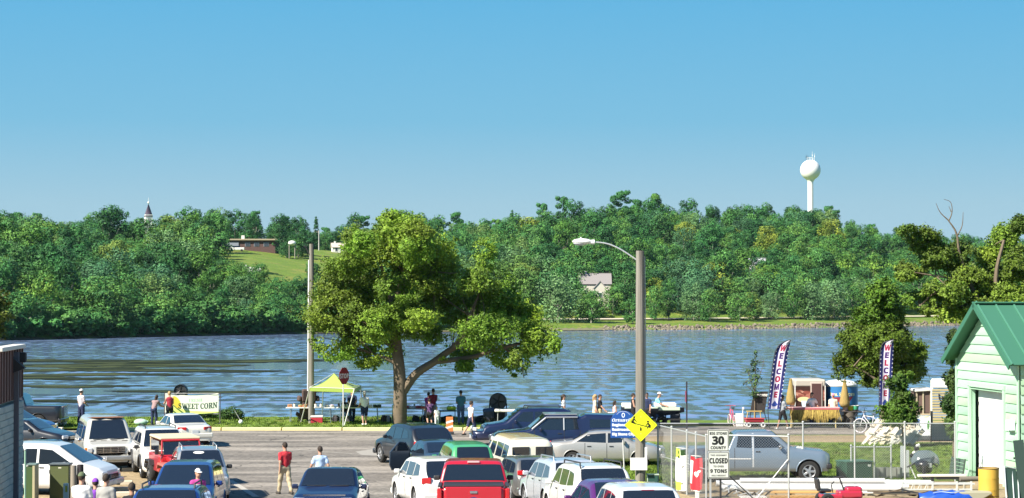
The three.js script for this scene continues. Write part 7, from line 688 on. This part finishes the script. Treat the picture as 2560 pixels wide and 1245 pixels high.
// bicycles, cart, chalkboard
function bicycle(label, pos, turn, fm, wr = .33, tm = tyreM) { const o = thing('bicycle', label, 'bicycle', pos, turn), A = [-.52, wr, 0], B = [.54, wr, 0], S = [-.18, .86, 0], C = [-.08, .32, 0], H = [.36, .84, 0]; for (const c of [A, B]) { const w = mesh('wheel', place(new THREE.TorusGeometry(wr, .024, 8, 30), ...c), tm, o); mesh('spokes', [...Array(8)].map((_, i) => bar([c[0], c[1], 0], [c[0] + Math.cos(i * .785) * wr, c[1] + Math.sin(i * .785) * wr, 0], .004, .004, 4)), galv, w); } mesh('frame', [bar(S, C, .02), bar(C, H, .022), bar([S[0] + .02, .78, 0], H, .02), bar(C, A, .014), bar([S[0], .78, 0], A, .013), bar(H, B, .018)], fm, o); mesh('saddle', [rb(.26, .06, .14, .03, S[0] - .02, .94, 0), bar(S, [S[0], .93, 0], .014)], blackPl, o); mesh('handlebar', [bar(H, [.33, 1.02, 0], .016), tube([[.28, 1.02, -.28], [.36, 1.04, -.1], [.36, 1.04, .1], [.28, 1.02, .28]], .014, 14, 6)], fm, o); mesh('crank', [cyl(.09, .09, .012, C[0], C[1], .03, PI / 2), bar([C[0], C[1], .05], [C[0] + .14, C[1] - .08, .05], .012), bar([C[0], C[1], -.05], [C[0] - .14, C[1] + .08, -.05], .012)], galvDull, o); return o; }
{
  const wp = M(.62, .60, .64, .5); bicycle('white bicycle parked left of the pile of white boards', onRoad(2176, 1082), 2.6, wp, .34, M(.62, .60, .64, .6)); bicycle('pink and white small bicycle seen head-on beside the white box', onRoad(1830, 1064), PI / 2 + .15, M(.52, .08, .16, .5), .28, M(.6, .5, .5, .6)); bicycle('dark bicycle right of the stand with bright tubs', onRoad(2148, 1071), .5, M(.02, .025, .05, .5), .30);
  const b = onRoad(1849, 1066), o = thing('white_box', 'white upright box between the pink bicycle and the red cart', 'box', b); mesh('box', rb(.38, .62, .36, .02, 0, .31, 0), M(.75, .75, .74, .5), o); mesh('lid', rb(.40, .05, .38, .015, 0, .64, 0), M(.70, .70, .68, .5), o); mesh('handle', [bar([.15, .64, .1], [.17, .98, .1], .02), bx(.1, .12, .06, .17, .95, .1)], M(.7, .7, .7, .5), o);
  const c = onRoad(1886, 1068), k = thing('red_cart', 'red wheeled cart with a tan rail and small white wheels', 'cart', c, .1); mesh('tray', rb(.95, .18, .55, .06, 0, .34, 0), M(.26, .02, .03, .5), k); mesh('rim', rb(1.0, .05, .6, .02, 0, .45, 0), M(.40, .05, .06, .5), k); for (const x of [-.36, .40]) for (const z of [-.28, .28]) { const w = mesh('wheel', place(new THREE.TorusGeometry(.09, .045, 8, 18), x, .13, z), M(.70, .70, .68, .5), k); mesh('hub', cyl(.05, .05, .07, x, .13, z, PI / 2), darkM, w); } mesh('rail', [bar([-.4, .45, 0], [-.34, .82, 0], .022), bar([.35, .45, 0], [.30, .82, 0], .022), bar([-.42, .82, 0], [.40, .82, 0], .03), bar([0, .45, 0], [0, .82, 0], .02)], M(.50, .38, .14, .7), k);
  const D = -c[2] + .35, p = AT(1896, 1006, D), cb = thing('chalkboard', 'black chalkboard with white handwritten welcome on its top edge', 'chalkboard', [p[0], p[1], p[2]]); const sh = [[-.44, -.52], [.32, -.52], [.50, .56], [-.24, .56]].map(q => [q[0], q[1]]); mesh('board', extr(sh, .04, .008), M(.035, .03, .028, .8), cb); const m = M(1, 1, 1, .8, 0, { nm: 'chalk' }); m.map = canvasTex(512, 160, (x, W, H) => { x.fillStyle = '#1c1815'; x.fillRect(0, 0, W, H); x.fillStyle = '#f6f4ee'; x.font = 'italic bold 130px sans-serif'; x.textAlign = 'center'; x.fillText('welcome', W / 2, 110, 500); }); mesh('lettering', place(new THREE.PlaneGeometry(.70, .28), .12, .37, .024), m, cb); mesh('prop', [bar([-.4, -.5, -.02], [-.46, -.95, 0], .022), bar([.3, -.5, -.02], [.42, -.95, 0], .022)], darkM, cb);
}
{ // boat on its trailer behind the lamp post
  const b = G(1640, 1066, .11), s = -b[2] / FPX, o = thing('fishing_boat', 'white and green fishing boat with a dark hull on a trailer behind the lamp post', 'boat', [b[0], .11, b[2] - .6]), X = px => (px - 1640) * s, hull = []; const P = [], I = [], x0 = X(1556), x1 = X(1713); for (let i = 0; i <= 20; i++) { const t = i / 20, x = lerp(x0, x1, t), w = .75 * Math.pow(Math.sin(PI * clamp(t * .62 + .36)), .7) + .03, keel = .42 + .28 * Math.pow(t, 3), gun = .92 + .02 * t; for (const [q, y] of [[-1, gun], [-.95, lerp(keel, gun, .6)], [-.55, keel + .05], [0, keel], [.55, keel + .05], [.95, lerp(keel, gun, .6)], [1, gun]]) P.push(x, y, q * w); } for (let i = 0; i < 20; i++) for (let j = 0; j < 6; j++) { const k = i * 7 + j; I.push(k, k + 7, k + 1, k + 1, k + 7, k + 8); } const g = new THREE.BufferGeometry(); g.setAttribute('position', new THREE.Float32BufferAttribute(P, 3)); g.setIndex(I); g.computeVertexNormals(); mesh('hull', g, M(.02, .03, .05, .4), o);
  mesh('deck', rb(x1 - x0 - .5, .07, 1.0, .03, (x0 + x1) / 2 - .12, .93, 0), M(.62, .70, .62, .5), o); mesh('side_strip', [rb(X(1700) - X(1632), .16, .05, .02, (X(1632) + X(1700)) / 2, .90, .62)], M(.55, .68, .50, .5), o); mesh('cabin_side', rb(X(1692) - X(1638), .20, 1.0, .04, X(1665), 1.08, 0), M(.74, .75, .72, .5), o); mesh('bow_cover', rb(X(1582) - X(1556), .22, .8, .06, X(1569), 1.06, 0), M(.72, .70, .64, .5), o); mesh('windscreen', bx(.03, .26, .8, X(1630), 1.1, 0, 0, 0, .3), glassM, o);
  mesh('trailer_frame', [bx(x1 - x0 - .4, .08, .08, (x0 + x1) / 2, .34, .4), bx(x1 - x0 - .4, .08, .08, (x0 + x1) / 2, .34, -.4), bar([X(1665), .34, .4], [X(1665), .6, .4], .03), bar([X(1700), .34, .4], [X(1700), .7, .3], .03)], darkM, o); for (const z of [-.6, .6]) mesh('wheel', place(new THREE.TorusGeometry(.2, .08, 8, 20), X(1655), .28, z), tyreM, o); mesh('motor_cover', rb(.5, .5, .4, .06, X(1690), .38, .1), M(.03, .035, .05, .6), o); const p = AT(1533, 1032, 104), q = thing('white_bench', 'narrow white bench top left of the boat', 'bench', [p[0], .11, p[2]]); mesh('seat', rb(.55, .06, .3, .02, 0, p[1] - .11, 0), trimW, q); mesh('leg', [bar([-.2, 0, 0], [-.2, p[1] - .12, 0], .025), bar([.2, 0, 0], [.2, p[1] - .12, 0], .025)], galvDull, q); }
// heap of white boards and racks
{ const R = rng(202); for (let i = 0; i < 20; i++) { const px = 2176 + (i % 10) * 12.5 + R() * 6, row = i < 10 ? 0 : 1, p = onRoad(px, 1112 - row * 22), h = .8 + R() * .5, o = thing('white_board', ['leftmost leaning white board of the front row in the heap', 'second leaning white board from the left in the heap', 'third slanting board from the left in the heap', 'fourth slanting board from the left in the heap', 'fifth white board near the middle of the heap', 'sixth board just right of the heap middle', 'seventh board of the front row before the young tree', 'eighth board of the front row before the young tree', 'ninth board near the right of the heap front', 'last board at the right end of the heap front', 'upright board at the back left of the heap', 'second back board of the white heap', 'third back board of the white heap', 'fourth back board beside the bicycle', 'fifth back board under the young tree', 'sixth back board under the young tree', 'seventh back board right of the young tree trunk', 'eighth back board behind the heap', 'ninth back board behind the heap', 'last back board at the right end of the heap'][i], 'board', p, (R() - .5) * .8), c = R(), m = c < .6 ? M(.64, .60, .52, .8) : c < .8 ? M(.55, .48, .36, .8) : M(.70, .68, .64, .8), lean = -.5 - R() * .45; mesh('board', rb(.10 + R() * .12, h, .035, .008, 0, 0, 0, -.15 - R() * .3, 0, lean).translate(0, h * .36, 0), m, o); mesh('cross_piece', [rb(.34, .07, .03, .008, .02, h * .42, .06, 0, 0, lean * .3), rb(.28, .06, .03, .008, .06, h * .22, .09, 0, 0, .5)], m, o); }
  const bt = onRoad(2308, 1102), D = -bt[2], ct = AT(2308, 1066, D); banner('corn_sign', 'white banner with blue print and a green corn ear right of the white heap', 'banner', [ct[0], ct[1], ct[2] + .1], 0, .66, 1.05, (x, W, H) => { x.fillStyle = '#f2f6f6'; x.fillRect(0, 0, W, H); x.fillStyle = '#2d63b0'; x.fillRect(0, H * .15, 120, H * .55); x.fillStyle = '#f2f6f6'; x.font = 'bold 90px sans-serif'; for (const [l, y] of [['C', .3], ['O', .42], ['R', .54], ['N', .66]]) x.fillText(l, 26, H * y); x.fillStyle = '#5f9a50'; x.beginPath(); x.ellipse(430, H * .42, 48, 170, .08, 0, 7); x.fill(); x.fillStyle = '#cfd9d9'; for (let i = 0; i < 5; i++) x.fillRect(160, H * (.2 + i * .11), 170 - i * 12, 26); x.fillStyle = '#e7d884'; x.fillRect(140, 20, 300, 36); }, .02);
  const q = thing('sign_stand', 'dark stand holding the white corn banner', 'sign stand', [bt[0], .02, bt[2]]); mesh('upright', [bx(.10, ct[1] + .7, .08, .40, (ct[1] + .7) / 2, 0), bx(.05, ct[1] + .6, .05, -.36, (ct[1] + .6) / 2, 0)], M(.02, .025, .03, .7), q); mesh('base', rb(.9, .22, .4, .05, 0, .14, 0), M(.06, .07, .08, .8), q);
  // brown stall with a slatted screen
  const D2 = 99, sb = AT(2310, 1100, D2), o = thing('brown_stall', 'small brown stall with a white roof edge behind the corn banner', 'stall', [sb[0], .02, sb[2]]), s = D2 / FPX, y = py => AT(2310, py, D2)[1] - .02; mesh('wall', bx(40 * s, y(978) - y(1032), 1.2, 0, (y(978) + y(1032)) / 2, -.6), M(.13, .085, .075, .8), o); mesh('roof', rb(46 * s, .12, 1.5, .03, 0, y(975), -.6, 0, 0, .06), M(.68, .68, .66, .6), o); for (const x of [-18, -2, 17]) mesh('post', bx(.07, y(978), .07, x * s, y(978) / 2, .02), M(.40, .34, .24, .8), o); mesh('counter', rb(42 * s, .08, .8, .02, 0, y(1036), -.3), M(.45, .36, .24, .8), o);
  const sp = AT(2356, 1104, 96), sc = thing('slat_screen', 'tall white framed screen of yellow slats with a dark cut-out figure', 'screen', [sp[0], .02, sp[2]]), k = 96 / FPX, yy = py => AT(2356, py, 96)[1] - .02; mesh('frame', [bx(.07, yy(950), .07, -27 * k, yy(950) / 2, 0), bx(.07, yy(950), .07, 22 * k, yy(950) / 2, 0)], M(.70, .70, .66, .6), sc); mesh('head_panel', rb(46 * k, 23 * k, .1, .03, -3 * k, yy(958), .0), M(.76, .76, .75, .5), sc); for (let i = 0; i < 14; i++) mesh('slat', rb(46 * k, .085, .03, .008, -2 * k, yy(975 + i * 6.6), .02), M(.46, .38, .20, .8), sc); const fg = mesh('figure', [bx(.07, .62, .03, 1 * k, yy(1008), .07), tube([[0, yy(1005), .07], [-.14, yy(998), .07], [-.17, yy(985), .07]], .03, 10, 6), tube([[.04, yy(1006), .07], [.12, yy(1000), .07], [.12, yy(986), .07]], .025, 10, 6), rb(.3, .1, .04, .02, .1, yy(1022), .07)], M(.02, .015, .015, .8), sc);
  const gp = AT(2362, 1108, 92), gq = thing('grey_mesh_panel', 'grey wire mesh panel low between the corn banner and the shed', 'mesh panel', [gp[0], .02, gp[2]]); const bars = []; for (let i = 0; i <= 18; i++) { bars.push(bar([-.62 + i * .07, .15, 0], [-.62 + i * .07, .92, 0], .008, .008, 4)); } for (let i = 0; i <= 11; i++) bars.push(bar([-.62, .15 + i * .07, .01], [.64, .15 + i * .07, .01], .008, .008, 4)); mesh('wire_grid', bars, galvDull, gq, 'stuff'); mesh('frame', [bar([-.63, .14, 0], [.65, .14, 0], .025), bar([-.63, .93, 0], [.65, .93, 0], .02), bar([-.63, .0, 0], [-.63, .95, 0], .025), bar([.65, 0, 0], [.65, .95, 0], .025)], darkM, gq); mesh('backing', bx(1.2, .74, .02, 0, .53, -.03), M(.27, .32, .34, .8), gq); }
renderer.render(scene, camera);
